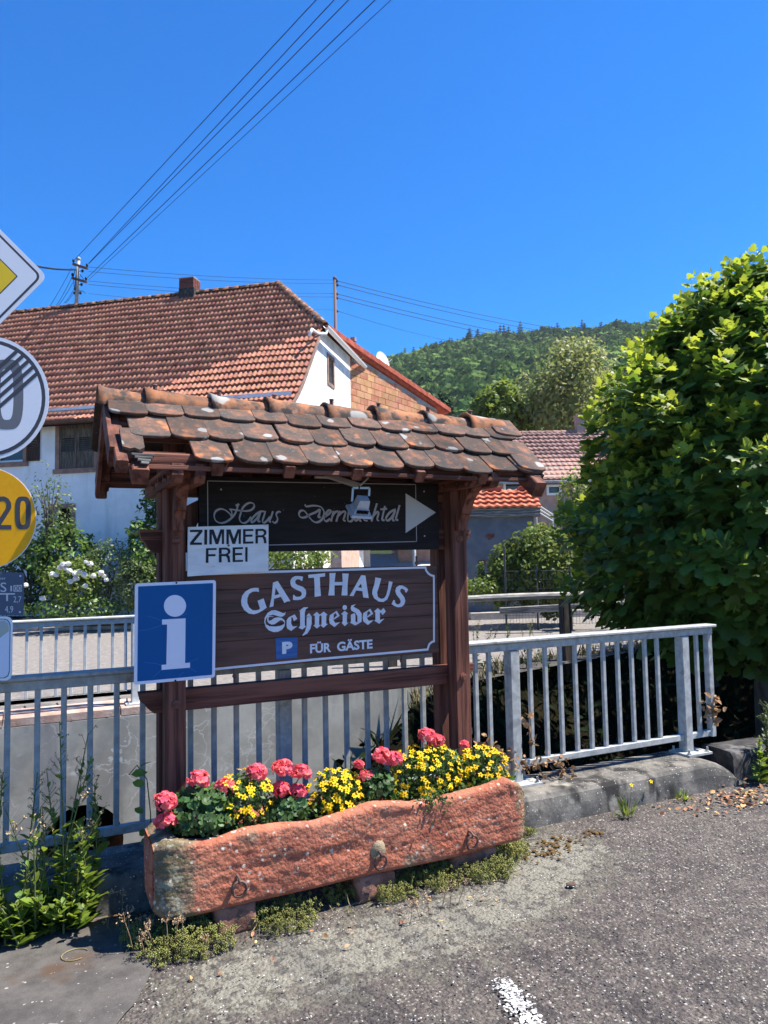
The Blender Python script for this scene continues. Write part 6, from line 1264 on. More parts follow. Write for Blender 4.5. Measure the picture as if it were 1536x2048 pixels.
# dry flower stalks
dsp = [(255, 1835), (268, 1850), (285, 1838), (300, 1860), (240, 1790), (228, 1760), (215, 1800), (310, 1850), (335, 1858), (345, 1848), (365, 1855), (290, 1868), (400, 1862), (275, 1822), (820, 1790), (840, 1780), (858, 1775), (880, 1765), (900, 1755), (915, 1750)]
for i, (u, v) in enumerate(dsp):
    g = np.random.default_rng(100+i); vb = {0: 0}; base = PZ(u, min(1925, v+60)); hgt = g.uniform(.09, .16) if u < 600 else g.uniform(.07, .11); top = base+np.array([g.normal()*.02, g.normal()*.02, hgt])
    lab = 'dried tan flower stalk among stonecrop '+('at the left foot of the trough' if u < 600 else 'below the middle of the trough')
    t = thing('dried_flower_stalk', lab, 'dried flower', tuple(base), 'dried tan flower stalks at the left foot of the trough' if u < 600 else 'dried tan flower stalks below the middle of the trough'); b = MB(); b.tube([base, (base+top)/2+np.array([.004, 0, 0]), top], .0018, 4); P = []
    for k in range(6): a = g.uniform(0, 6.28); q = top+np.array([math.cos(a)*.018, math.sin(a)*.018, g.uniform(-.004, .014)]); b.tube([top-np.array([0, 0, .016]), q], .001, 3); P.append(q)
    wpart('stem', b, M['dry_stem'], t); nq = 34; pp = np.array(P)[g.integers(0, 6, nq)]+g.normal(size=(nq, 3))*.0055; V, Fc = scatter(SMALL[0], SMALL[1], pp, rot_from(g.normal(size=(nq, 3)), g.uniform(0, 6, nq)), np.full((nq, 1), .009)); put(obj('flower_head', arr_mesh('flower_head', V, Fc, M['dry_flower']), None, stuff=True), t)
# loose grit and litter on the road
gp_ = []
gb = MB(); 
bmp = bmesh.new(); bmesh.ops.create_icosphere(bmp, subdivisions=1, radius=1.0); pv_ = np.array([q.co[:] for q in bmp.verts]); pf_ = np.array([[q.index for q in f.verts] for f in bmp.faces]); bmp.free()
area = [PZ(u, v)[:2] for u, v in [(0, 1900), (400, 1900), (1060, 1720), (1500, 1600), (1536, 1700), (1536, 2048), (0, 2048)]]
pts = spots_in(area, 1700); n = len(pts); sz = rng.uniform(.0018, .0048, (n, 1))*np.array([[1.3, 1., .55]]); V, Fc = scatter(pv_, pf_, np.column_stack([pts, np.full(n, .007)]), rot_from(np.array([0, 0, 1.])+rng.normal(size=(n, 3))*.1, rng.uniform(0, 6, n)), sz)
obj('loose_grit', arr_mesh('loose_grit', V, Fc, M['pebble']), None, label='pale loose grit scattered over the road surface', cat='gravel', stuff=True)
c = PZ(1142, 1773); b = MB(); b.sphere((c[0], c[1], .010), (.027, .018, .011), 12, 8); b.v = [(q[0]+tn(q, 60, .010), q[1]+tn((q[1], q[0], q[2]), 60, .009), q[2]+tn(q, 45, .006)) for q in b.v]; obj('stone', b, M['dark_stone'], smooth=True, label='small dark brown clod lying alone on the road', cat='stone')
c = PZ(150, 1915); b = MB(); b.tube([(c[0]+.055*math.cos(a), c[1]+.05*math.sin(a), .013) for a in np.linspace(.3, 5.2, 16)], .0022, 5); obj('dry_stem', b, M['straw'], label='pale curled dry stem lying on the dark asphalt at lower left', cat='twig')
fl_ = []
def litter(name, label, c, r, n, sz, mt, zz=.012):
    pos = np.array(c)+rng.normal(size=(n, 3))*np.array(r); pos[:, 2] = np.abs(pos[:, 2]-c[2])+c[2]+zz; V, Fc = scatter(LEAF_T[0], LEAF_T[1], pos, rot_from(np.array([0, 0, 1.])+rng.normal(size=(n, 3))*.45, rng.uniform(0, 6, n)), rng.uniform(sz*.5, sz, (n, 1))); return obj(name, arr_mesh(name, V, Fc, M[mt]), None, label=label, cat='leaf litter', stuff=True)
litter('fallen_leaves', 'orange brown fallen leaves and twigs by the kerb end at right', PZ(1490, 1595), (.30, .10, .005), 210, .045, 'fallen')
litter('leaf_litter', 'few orange petals and bits along the trough foot', PZ(700, 1850), (.5, .10, .003), 40, .03, 'fallen')
# dry leaves caught on the railing
def bunch(label, P, Sg, n, sz):
    t = thing('dead_leaf_bunch', label, 'dead leaves', tuple(P[0]), 'dead brown leaf bunches caught in the railing'); pos = np.concatenate([np.array(p)+rng.normal(size=(n, 3))*np.array(Sg) for p in P]); nrm_ = rng.normal(size=(len(pos), 3)); foliage('leaves', LEAF_T, pos, nrm_, rng.uniform(sz*.5, sz, len(pos)), M['dead_leaf'], t)
    b = MB(); Q_ = [np.array(p) for p in P]; Q_ = Q_ if len(Q_) > 1 else [Q_[0]+np.array([0, 0, .1]), Q_[0]]; b.tube(Q_, .004, 5); wpart('twig', b, M['dry_stem'], t)
bunch('pile of dead brown leaves lying on the kerb behind the right end of the trough', [PY(u, v, RY-.02) for u, v in ((968, 1490), (1000, 1510), (1035, 1520), (1070, 1530), (1105, 1520), (1130, 1540))], (.045, .05, .025), 34, .055)
bunch('dead brown leaves hanging on the first bar right of the thick post', [PY(u, v, RY-.03) for u, v in ((1053, 1440), (1060, 1465), (1063, 1480))], (.012, .015, .025), 4, .075)
bunch('dead brown leaves hanging on the end upright of the railing', [PY(u, v, RY-.03) for u, v in ((1424, 1405), (1424, 1425), (1428, 1445))], (.035, .03, .03), 12, .09)
# buttercup and tufts on the kerb
t = thing('buttercup', 'tiny yellow buttercup growing in front of the kerb', 'flower', tuple(PY(1255, 1640, 3.93))); b = MB()
for u, v in ((1263, 1570), (1302, 1563)): p = PY(u, v, 3.93); b.tube([PY(1255, 1635, 3.93), (p+PY(1255, 1635, 3.93))/2+np.array([.01, 0, .01]), p], .0016, 4); o = bpy.data.objects.new('flower', bids[0]); COL.objects.link(o); put(o, t); o.matrix_basis = Matrix.LocRotScale(Vector(p), Vector((0, -.7, .7)).to_track_quat('Z', 'Y'), Vector((.8, .8, .8)))
wpart('stem', b, M['weed_stem'], t)
def tuft(label, c, n, h, mt='grass', grp=None, lean=.4):
    P = np.array(c)+rng.normal(size=(n, 3))*np.array([.02, .015, 0]); d = np.array([0, 0, 1.])+rng.normal(size=(n, 3))*lean; d[:, 2] = np.abs(d[:, 2]); y_ = d/np.linalg.norm(d, axis=1, keepdims=True); x_ = np.cross(y_, rng.normal(size=(n, 3))); x_ /= np.linalg.norm(x_, axis=1, keepdims=True)
    V, Fc = scatter(SMALL[0]*np.array([.22, 1, 1]), SMALL[1], P, np.stack([x_, y_, np.cross(x_, y_)], axis=2), rng.uniform(h*.5, h, (n, 1))); t = obj('grass_tuft', arr_mesh('grass_tuft', V, Fc, M[mt]), None, label=label, cat='grass')
    if grp: t['group'] = grp
tuft('green grass tuft at the kerb foot left of the small leafy weed', PZ(1252, 1635), 22, .16); tuft('small bright leafy tuft at the foot of the kerb near its right end', PZ(1365, 1600), 26, .10, 'weed', None, .8); tuft('tiny tuft beside the right end of the trough', PZ(1062, 1668), 30, .06, 'sedum', None, .8)
# old sleeper at right under roofing felt
sl0 = PZ(1475, 1563); sleeper = thing('old_sleeper', 'old timber sleeper half covered with black roofing felt right of the kerb', 'timber', (5.2, 4.2, 0))
p0, p1 = np.array([4.80, 4.13, .10]), np.array([6.6, 4.02, .10])
b = MB(); b.beam(p0, p1, .30, .22, ch=.012); wpart('timber', b, M['sleeper'], sleeper)
b = MB(); fx_ = np.linspace(0, .52, 14); ang = [(-.165, -.10), (-.158, .0), (-.155, .09), (-.13, .122), (0, .126), (.13, .122), (.155, .09), (.16, -.02)]
dd = _n(p1-p0); ss = np.cross(dd, [0, 0, 1.])
b.grid(lambda s_, k: tuple(p0-dd*.05+dd*s_*(1+.0)+(-ss*-1 if False else ss)*(-ang[int(k)][0])*1.0+np.array([0, 0, ang[int(k)][1]+(0.05*math.sin(s_*11) if int(k) in (0,) else 0)+.004*noise.noise(Vector((s_*14, k, 0)))])), fx_, range(8)); wpart('felt_cover', b, M['black_felt'], sleeper, smooth=True)
b = MB(); e_ = [tuple(p0-dd*.05+ss*(-a[0])+np.array([0, 0, a[1]])) for a in ang]; b.add(e_, [tuple(range(8))]); wpart('felt_flap', b, M['black_felt'], sleeper)
weed('upright_weed', 'green upright weed with narrow leaves at the right picture edge', PZ(1522, 1568)[0], PZ(1522, 1568)[1]-.02, .42, 1, 60, .05, None, 77, tall=False)
t = weed('fleabane', 'pale seeding weed with small leaves at the far right edge', PZ(1545, 1560)[0], PZ(1545, 1560)[1], .55, 3, 120, .10, None, 79, tall=True, mt='shrub_grey')

# ================================================================== BIG TULIP TREE at right
def crown(z, prof): return float(np.interp(z, [p[0] for p in prof], [p[1] for p in prof]))
PAL = [(0, 0), (.20, .02), (.52, -.06), (.40, .22), (.62, .46), (.36, .52), (.30, .80), (.0, 1.02), (-.30, .80), (-.36, .52), (-.62, .46), (-.40, .22), (-.52, -.06), (-.20, .02)]
palv = np.array([(0, .42, .03)]+[(x, y, -.16*abs(x)-.10*max(0, y-.5)) for x, y in PAL]); palf = np.array([(0, k, k % 14+1) for k in range(1, 15)])
KT = .92; TC = PD(1512, 1000, 8.7); TC[2] = 0
TPR = [(.45, 1.0), (.7, 1.5), (1.0, 1.9), (1.6, 2.12), (2.2, 2.22), (2.8, 2.02), (3.4, 1.84), (3.9, 1.62), (4.4, 1.30), (4.7, 1.06), (5.0, .76), (5.25, .46), (5.4, .2), (5.5, .05)]
TPR = [(1.7+(z-1.7)*KT, r*KT*1.07) for z, r in TPR]
tree = thing('tulip_tree', 'big dense leafy tree with lobed leaves at right, bright leaves at its top', 'tree', (TC[0], TC[1], -.4))
b = MB(); b.tube([(TC[0], TC[1], -1.3), (TC[0]+.03, TC[1], 1.5), (TC[0], TC[1]+.05, 3.1), (TC[0], TC[1], 4.4)], [.15, .12, .07, .02], 10); wpart('trunk', b, M['bark'], tree, smooth=True)
g = np.random.default_rng(5); tips = []
b = MB()
while len(tips) < 1050:
    z = g.uniform(.55, 5.2); a = g.uniform(0, 6.2832); r = crown(z, TPR)
    if g.uniform() > (r+.25)/2.2: continue
    lump = noise.noise(Vector((math.cos(a)*2.1, math.sin(a)*2.1, z*1.3)))*.34+noise.noise(Vector((math.cos(a)*5, math.sin(a)*5, z*3)))*.26
    rr = r*(1+lump*.5)*(g.uniform(.80, 1.02)); tips.append((TC[0]+rr*math.cos(a), TC[1]+rr*math.sin(a), z+g.normal()*.06, a, r))
    if len(tips) % 9 == 0: b.tube([(TC[0], TC[1], max(.3, z-.5-r*.25)), (TC[0]+rr*.55*math.cos(a), TC[1]+rr*.55*math.sin(a), z-.12), tips[-1][:3]], [.022, .012, .004], 5)
wpart('branch', b, M['bark'], tree)
P = []; NN = []; SZ = []; YV = []; young = []
for (x, y, z, a, r) in tips:
    nl = 13; up = .25+.75*np.clip((z-1.5)/3.2, 0, 1); ax_ = _n(np.array([math.cos(a)*(1.1-up*.6), math.sin(a)*(1.1-up*.6), up*1.1+.1])+g.normal(size=3)*.2)
    for j in range(nl):
        f = j/nl; L_ = .33; base = np.array([x, y, z])+ax_*(f-.55)*L_; ph = j*2.4+g.uniform(-.4, .4); p1 = _n(np.cross(ax_, [.3, .5, .8])); p2 = np.cross(ax_, p1); out = p1*math.cos(ph)+p2*math.sin(ph)
        s_ = (.18-.115*f)*g.uniform(.75, 1.12); yv = _n(out*(1-.55*f)+ax_*(.25+f*.9)+np.array([0, 0, -.28*(1-f)])+g.normal(size=3)*.12); P.append(base+out*(.10*(1-f)+.02)); YV.append(yv)
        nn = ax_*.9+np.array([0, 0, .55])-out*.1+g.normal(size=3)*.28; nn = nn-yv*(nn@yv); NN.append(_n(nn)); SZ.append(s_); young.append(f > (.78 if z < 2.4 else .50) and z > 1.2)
P, NN, YV, SZ, young = np.array(P), np.array(NN), np.array(YV), np.array(SZ), np.array(young)
FRM = np.stack([np.cross(YV, NN), YV, NN], axis=2)
toc = np.linalg.norm(P-CAM, axis=1); camdir = (np.array([TC[0], TC[1], 2.5])-CAM); facing = (P[:, :2]-TC[:2])@camdir[:2] < -.5
pr = (ROT.T@(P-CAM).T).T; uu, vv_ = pr[:, 0]/pr[:, 2]*F+768, pr[:, 1]/pr[:, 2]*F+1024; inframe = (uu < 1540) & (uu > 0) & (vv_ > 480)
cand = np.where(facing & inframe & ~young & (SZ > .10))[0]; order = cand[np.argsort(-(SZ[cand]/toc[cand]))][:295]; sel = np.zeros(len(P), bool); sel[order] = True
lm = mesh('leaf', MB().add(palv, [tuple(f) for f in palf]), M['tulip_leaf_o']); pimt = Matrix.LocRotScale(tree.location, None, None).inverted()
for i in order:
    o = bpy.data.objects.new('leaf', lm); COL.objects.link(o); o.parent = tree; o.matrix_parent_inverse = pimt; m3 = FRM[i]*SZ[i]
    o.matrix_basis = Matrix(((m3[0, 0], m3[0, 1], m3[0, 2], P[i, 0]), (m3[1, 0], m3[1, 1], m3[1, 2], P[i, 1]), (m3[2, 0], m3[2, 1], m3[2, 2], P[i, 2]), (0, 0, 0, 1)))
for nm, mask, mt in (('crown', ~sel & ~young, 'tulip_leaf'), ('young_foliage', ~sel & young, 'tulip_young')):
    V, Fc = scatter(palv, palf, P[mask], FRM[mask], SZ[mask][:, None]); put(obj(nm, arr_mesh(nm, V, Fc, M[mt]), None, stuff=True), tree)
n = 5200; z = g.uniform(.5, 4.9, n); a = g.uniform(0, 6.28, n); r = np.array([crown(q, TPR) for q in z])*np.sqrt(g.uniform(.12, .74, n)); pos = np.column_stack([TC[0]+r*np.cos(a), TC[1]+r*np.sin(a), z])
V, Fc = scatter(palv, palf, pos, rot_from(g.normal(size=(n, 3))+np.array([0, 0, .6]), g.uniform(0, 6, n)), g.uniform(.12, .2, (n, 1))); put(obj('inner_crown', arr_mesh('inner_crown', V, Fc, M['tulip_leaf']), None, stuff=True), tree)

# ================================================================== generic bushes
def bush(name, label, cat, c, rad, n, ls, mt, shape=SMALL, seed=1, group=None, zmin=None, lump=.35, stems=5, flat=.0, holes=-.9, up=.45):
    g = np.random.default_rng(seed); c = np.array(c, float); rad = np.array(rad, float); t = thing(name, label, cat, (c[0], c[1], c[2]-rad[2]), group)
    d = g.normal(size=(n, 3)); d /= np.linalg.norm(d, axis=1, keepdims=True); wob = np.array([noise.noise(Vector(q*1.9)+Vector((seed*3.1, 0, 0)))*1.0+.5*noise.noise(Vector(q*4.3)+Vector((0, seed*2.7, 0))) for q in d])
    keep = wob > holes; d, wob = d[keep], wob[keep]; m = len(d); pos = c+d*rad*(g.uniform(.52, 1.0, m)**.6*(1+lump*wob))[:, None]
    if zmin is not None: k2 = pos[:, 2] > zmin; pos, d = pos[k2], d[k2]; m = len(pos)
    nr = d*.7+np.array([0, 0, up])+g.normal(size=(m, 3))*.55; V, Fc = scatter(shape[0], shape[1], pos, rot_from(nr, g.uniform(0, 6.28, m)), g.uniform(ls*.6, ls*1.25, (m, 1))); o = obj('foliage', arr_mesh('foliage', V, Fc, M[mt]), None, stuff=True); put(o, t)
    b = MB()
    for k in range(stems): e_ = g.normal(size=3); e_[2] = abs(e_[2])+.6; e_ = _n(e_)*rad*.85; b.tube([(c[0]+e_[0]*.1, c[1]+e_[1]*.1, c[2]-rad[2]), c+e_*.4-np.array([0, 0, rad[2]*.2]), c+e_], [.02*ls/.08, .012*ls/.08, .004*ls/.08], 5)
    if stems: wpart('stem', b, M['bark'], t)
    return t
def at(u, v, D): return PD(u, v, D)
# garden before the white house
GD = 20.2; px = GD/F
def gb(name, label, cat, u, v, ru, rv, D, n, ls, mt, seed, **k): s_ = D/F; c = at(u, v, D); return bush(name, label, cat, c, (ru*s_, ru*s_*.75, rv*s_), n, ls, mt, seed=seed, **k)
gb('grape_vine', 'dark leafy vine bush with bright top left of the white roses', 'shrub', 125, 1115, 75, 68, 20.6, 1900, .15, 'shrub', 11, shape=LEAF_T)
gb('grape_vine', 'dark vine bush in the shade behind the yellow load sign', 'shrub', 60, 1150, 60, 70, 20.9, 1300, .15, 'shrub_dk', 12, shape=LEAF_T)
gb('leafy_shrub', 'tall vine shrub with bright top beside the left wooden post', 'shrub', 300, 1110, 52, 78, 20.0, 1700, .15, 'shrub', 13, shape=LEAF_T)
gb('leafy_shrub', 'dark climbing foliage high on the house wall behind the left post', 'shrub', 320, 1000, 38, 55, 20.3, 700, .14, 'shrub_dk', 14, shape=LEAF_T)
gb('grey_shrub', 'fine leaved grey green shrub behind the white roses', 'shrub', 215, 1135, 52, 62, 19.9, 1900, .085, 'shrub_grey', 15)
gb('grey_shrub', 'grey green upright plants beside the green fence post', 'shrub', 275, 1165, 45, 58, 19.4, 1500, .09, 'shrub_grey', 16, up=.9)
gb('rose_bush', 'white flowering rose bush behind the green wire fence', 'shrub', 150, 1165, 58, 52, 19.4, 1500, .11, 'shrub_lt', 17, shape=LEAF_T)
rose = [o for o in bpy.data.objects if o.name.startswith('rose_bush')][0]
def rose_mesh(seed):
    g = np.random.default_rng(seed); V = []; Fs = []
    for k in range(26): d = _n(g.normal(size=3)+np.array([0, 0, .3])); fr_ = rot_from(d[None], np.array([g.uniform(0, 6)]))[0]; o = len(V); [V.append(d*.5*g.uniform(.5, 1)+fr_@np.array(q)) for q in ((-.36, -.3, 0), (.36, -.3, 0), (.45, .25, .12), (0, .5, .18), (-.45, .25, .12))]; Fs += [(o, o+1, o+2), (o, o+2, o+3), (o, o+3, o+4)]
    return arr_mesh('flower', np.array(V), np.array(Fs), M['rose'])
rms = [rose_mesh(s_) for s_ in (1, 2, 3)]
for i, (u, v, s_) in enumerate(((127, 1130, 13), (136, 1128, 11), (120, 1136, 10), (104, 1148, 11), (112, 1150, 10), (139, 1142, 11), (150, 1147, 11), (168, 1149, 12), (152, 1157, 12), (187, 1152, 12), (202, 1146, 12), (208, 1152, 8), (180, 1128, 12), (172, 1124, 8), (141, 1163, 11), (171, 1172, 10), (213, 1160, 9), (85, 1197, 12), (51, 1170, 10), (132, 1137, 10), (159, 1143, 9))):
    o = bpy.data.objects.new('flower', rms[i % 3]); COL.objects.link(o); put(o, rose); k = s_*18.6/F*.78; o.matrix_basis = Matrix.LocRotScale(Vector(at(u, v, 18.7)), Matrix.Rotation(i*1.3, 3, 'Z').to_quaternion(), Vector((k, k, k*.85)))
gb('young_birch', 'thin airy young tree in front of the white house wall by the load sign', 'tree', 100, 1020, 48, 75, 20.4, 560, .10, 'shrub_grey', 18, shape=LEAF_T, lump=.6, stems=14)
gb('low_plants', 'low bright plants along the foot of the green wire fence', 'plant', 160, 1215, 110, 22, 19.3, 1400, .10, 'shrub', 19)
gb('leafy_shrub', 'bright bush seen between the two sign boards', 'shrub', 600, 1115, 70, 34, 17.5, 1700, .10, 'shrub_lt', 20)
gb('leafy_shrub', 'dark bush hidden behind the upper sign board', 'shrub', 500, 1080, 80, 60, 18.2, 1200, .13, 'shrub', 21, shape=LEAF_T)
# low garden wall + green wire fence along the far kerb
gw_ = thing('garden_wall', 'low dark rubble garden wall along the far side of the road', 'wall', tuple(np.append(redge(-2, .35), 0)))
k = -14.
while k < 6:
    l = random.uniform(.35, .8); p, q = redge(k, .42), redge(min(k+l-.02, 6), .42); b = MB(); h_ = .30+random.uniform(-.03, .04); b.beam((p[0], p[1], h_/2), (q[0], q[1], h_/2), .28+random.uniform(-.03, .03), h_, ch=.03); wpart('stone', b, M['dark_stone'], gw_); k += l
wf = thing('wire_fence', 'dark green chain link fence on the low garden wall', 'fence', tuple(np.append(redge(-2, .5), .3)))
for k in range(-7, 4): p = redge(k*1.9+.3, .5); b = MB(); b.tube([(p[0], p[1], .1), (p[0], p[1], 1.36)], .022, 6); wpart('post', b, M['fence_green'], wf)
b = MB()
for k in range(0, 150):
    for sg in (-1, 1):
        s0 = -12+k*.115; 
        if s0+sg*1.0 > 6: continue
        p, q = redge(s0, .5), redge(s0+sg*1.0, .5); b.tube([(p[0], p[1], .34), (q[0], q[1], 1.32)], .0042, 3, caps=False)
o = wpart('wire_mesh', b, M['fence_green'], wf); o['kind'] = 'stuff'
gt_ = MB(); gpts = [redge(-14, .3), redge(5.6, .3), redge(5.0, 3.5), redge(-14, 4)]; gt_.add([(p[0], p[1], .24) for p in gpts], [(0, 1, 2, 3)]); struct('garden_soil', gt_, M['soil'])
# paved drive rising between the houses
dv_ = MB(); P4 = [at(640, 1137, 19.2), at(905, 1133, 19.6), at(905, 1106, 36.3), at(700, 1108, 36)]; 
for p, z in zip(P4, (.02, .02, None, None)):
    if z is not None: p[2] = z
dv_.add(P4, [(0, 1, 2, 3)]); struct('driveway', dv_, mat('drive_pavers', (.42, .40, .37), (.54, .52, .48), 5, rough=.95))
rw = MB(); rw.beam(at(672, 1118, 20), at(722, 1104, 31), .3, .9); obj('low_pink_wall', rw, M['pink_stone'], label='low pinkish wall beside the rising paved drive', cat='wall')
b = MB(); p = at(829, 1128, 18); b.tube([(p[0], p[1], 0), (p[0], p[1], 2.9)], .045, 8); obj('grey_post', b, M['zinc'], label='plain grey steel post seen between the two boards', cat='post', smooth=True)
b = MB(); p = at(716, 1106, 30); b.tube([(p[0], p[1], 1.6), (p[0], p[1], 4)], .05, 8); obj('brown_downpipe', b, M['copper'], label='brown downpipe at the far end of the drive', cat='pipe')
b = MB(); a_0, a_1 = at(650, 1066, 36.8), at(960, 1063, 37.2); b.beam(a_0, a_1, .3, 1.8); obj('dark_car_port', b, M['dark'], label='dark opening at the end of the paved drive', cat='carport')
# hedge with mesh fence at right
gb('hedge', 'glossy mixed green hedge behind the mesh fence in front of the garage', 'hedge', 1090, 1138, 100, 92, 18.6, 6500, .135, 'hedge', 31, shape=LEAF_T, lump=.22, zmin=.1)
gb('hedge', 'small rounded hedge bush left of the tall hedge', 'hedge', 1010, 1150, 40, 62, 18.4, 1500, .12, 'hedge', 32, shape=LEAF_T, zmin=.1)
gb('light_bush', 'light green upright bush before the pinkish house', 'shrub', 1155, 1000, 42, 62, 23, 900, .14, 'shrub_lt', 33, shape=LEAF_T, lump=.5)
gb('light_bush', 'yellow green plants beside the right wooden post below the garage', 'plant', 965, 1178, 45, 26, 18.0, 900, .11, 'shrub_lt', 34, zmin=.05)
gb('light_bush', 'small conifer like sprig in front of the grey garage wall', 'plant', 962, 1150, 8, 26, 18.3, 260, .09, 'shrub', 35, up=1.2)
gb('light_bush', 'bright leafy plant at the foot of the hedge near the big tree', 'plant', 1165, 1170, 30, 28, 17.4, 500, .13, 'shrub_lt', 36, shape=LEAF_T)
mf = thing('mesh_fence', 'grey steel mesh fence with thin posts in front of the hedge', 'fence', tuple(np.append(at(1070, 1200, 17.6)[:2], 0)))
for u in (1010, 1073, 1140, 1200): p = at(u, 1150, 17.6); b = MB(); b.tube([(p[0], p[1], 0), (p[0], p[1], 2.0 if u == 1010 else 1.5)], .026, 6); wpart('post', b, M['fence_grey'], mf)
b = MB(); p, q = at(1005, 1150, 17.6), at(1290, 1150, 17.4); dd_ = q-p
for k in range(46): r = p+dd_*k/45; b.tube([(r[0], r[1], .12), (r[0], r[1], 1.42)], .004, 3, caps=False)
for z in np.linspace(.15, 1.4, 7): b.tube([(p[0], p[1], z), (q[0], q[1], z)], .005, 3, caps=False)
wpart('wire_mesh', b, M['fence_grey'], mf)['kind'] = 'stuff'
# low sleepers + low wall by road
b = MB(); b.beam(at(1000, 1222, 16.9), at(1128, 1215, 16.9), .16, .15); obj('garden_sleeper', b, M['grey_timber'], label='grey timber sleeper lying along the hedge foot across the road', cat='timber')
b = MB(); b.beam(at(1120, 1214, 17.1), at(1300, 1206, 17.1), .16, .12); obj('garden_sleeper', b, M['grey_timber'], label='grey timber sleeper lying farther right, in the shade of the big tree', cat='timber')
b = MB(); b.beam(PZ(940, 1240)+np.array([0, 0, .1]), PZ(1330, 1228)+np.array([0, 0, .1]), .3, .2); struct('far_kerb_stones', b, M['mortar'])
# ranch fence on the far bank
RF0, RF1, RFm = PZ(925, 1330)*1, PZ(1290, 1318)*1, PZ(1133, 1322)*1
rf = thing('ranch_fence', 'old silvered wooden rail fence along the stream bank on the right', 'fence', tuple(RFm))
dfr = _n((RF1-RF0)[:2]); zr = 1.06
p0 = RFm[:2]-dfr*3.2; p1 = RFm[:2]+dfr*2.6
segs = 10; pts = [np.array([*(p0+(p1-p0)*k/segs), zr-.02*math.sin(k*.9)]) for k in range(segs+1)]; b = MB(); b.tube([q+np.array([0, 0, .012*noise.noise(Vector(q))]) for q in pts], [.055+.006*random.random() for _ in pts], 9); wpart('rail', b, M['silver_log'], rf)
for t_ in (-2.9, .0, 2.5): q = RFm[:2]+dfr*t_; b = MB(); b.beam((q[0], q[1], -.5), (q[0], q[1], zr-.04), .16, .14, up=(0, 1, 0), ch=.012); wpart('post', b, M['dark_timber'], rf)
# bank vegetation
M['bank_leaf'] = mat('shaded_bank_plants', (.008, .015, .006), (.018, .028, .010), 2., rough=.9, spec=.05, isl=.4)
def bank_pts(n, lo=(3.2, 4.6), hi=(12.5, 10.4)):
    out = []
    while len(out) < n:
        q = rng.uniform(lo, hi); i, d = in_q(*q)
        if i: out.append((q[0], q[1], bedz(*q)))
    return np.array(out)
bp_ = bank_pts(3000); n = len(bp_); d = np.array([0, 0, 1.])+rng.normal(size=(n, 3))*.6; y_ = d/np.linalg.norm(d, axis=1, keepdims=True); x_ = np.cross(y_, rng.normal(size=(n, 3))); x_ /= np.linalg.norm(x_, axis=1, keepdims=True)
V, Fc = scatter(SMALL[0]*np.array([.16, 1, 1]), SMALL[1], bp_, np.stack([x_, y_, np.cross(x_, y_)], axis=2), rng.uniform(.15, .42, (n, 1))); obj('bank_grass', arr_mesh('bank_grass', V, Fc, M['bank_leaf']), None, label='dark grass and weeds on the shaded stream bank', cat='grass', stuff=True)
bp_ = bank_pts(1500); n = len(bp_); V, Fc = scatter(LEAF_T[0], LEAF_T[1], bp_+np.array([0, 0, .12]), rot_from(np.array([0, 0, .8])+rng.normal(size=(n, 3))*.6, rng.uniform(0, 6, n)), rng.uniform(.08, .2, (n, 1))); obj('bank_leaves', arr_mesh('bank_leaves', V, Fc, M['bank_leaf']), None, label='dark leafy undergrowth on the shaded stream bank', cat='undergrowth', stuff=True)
tp = []
E_ = [np.array(Q[2]), np.array(Q[3]), np.array(Q[4]), np.array(Q[5])]
for i in range(3):
    for k in range(420): q = E_[i]+(E_[i+1]-E_[i])*rng.uniform(); tp.append((q[0]+rng.normal()*.12, q[1]+rng.normal()*.12-.05, -.03))
tp = np.array(tp); n = len(tp); d = np.array([0, 0, 1.])+rng.normal(size=(n, 3))*.35; y_ = d/np.linalg.norm(d, axis=1, keepdims=True); x_ = np.cross(y_, rng.normal(size=(n, 3))); x_ /= np.linalg.norm(x_, axis=1, keepdims=True)
V, Fc = scatter(SMALL[0]*np.array([.09, 1, 1]), SMALL[1], tp, np.stack([x_, y_, np.cross(x_, y_)], axis=2), rng.uniform(.10, .34, (n, 1))); obj('verge_grass', arr_mesh('verge_grass', V, Fc, M['straw']), None, label='thin dry grass along the top edge of the stream bank', cat='grass', stuff=True)
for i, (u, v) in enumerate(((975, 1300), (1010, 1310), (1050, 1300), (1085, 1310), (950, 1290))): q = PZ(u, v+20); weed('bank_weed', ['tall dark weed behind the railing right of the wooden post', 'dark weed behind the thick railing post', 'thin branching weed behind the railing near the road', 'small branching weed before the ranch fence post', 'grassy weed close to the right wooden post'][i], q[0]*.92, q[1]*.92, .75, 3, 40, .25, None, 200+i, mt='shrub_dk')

sT = bush('shade_tree', 'dark dense tree on the bank behind the big leafy tree', 'tree', (11.9, 8.2, 2.3), (2.2, 2.4, 2.5), 5200, .22, 'shrub_dk', shape=LEAF_T, seed=91, lump=.25)
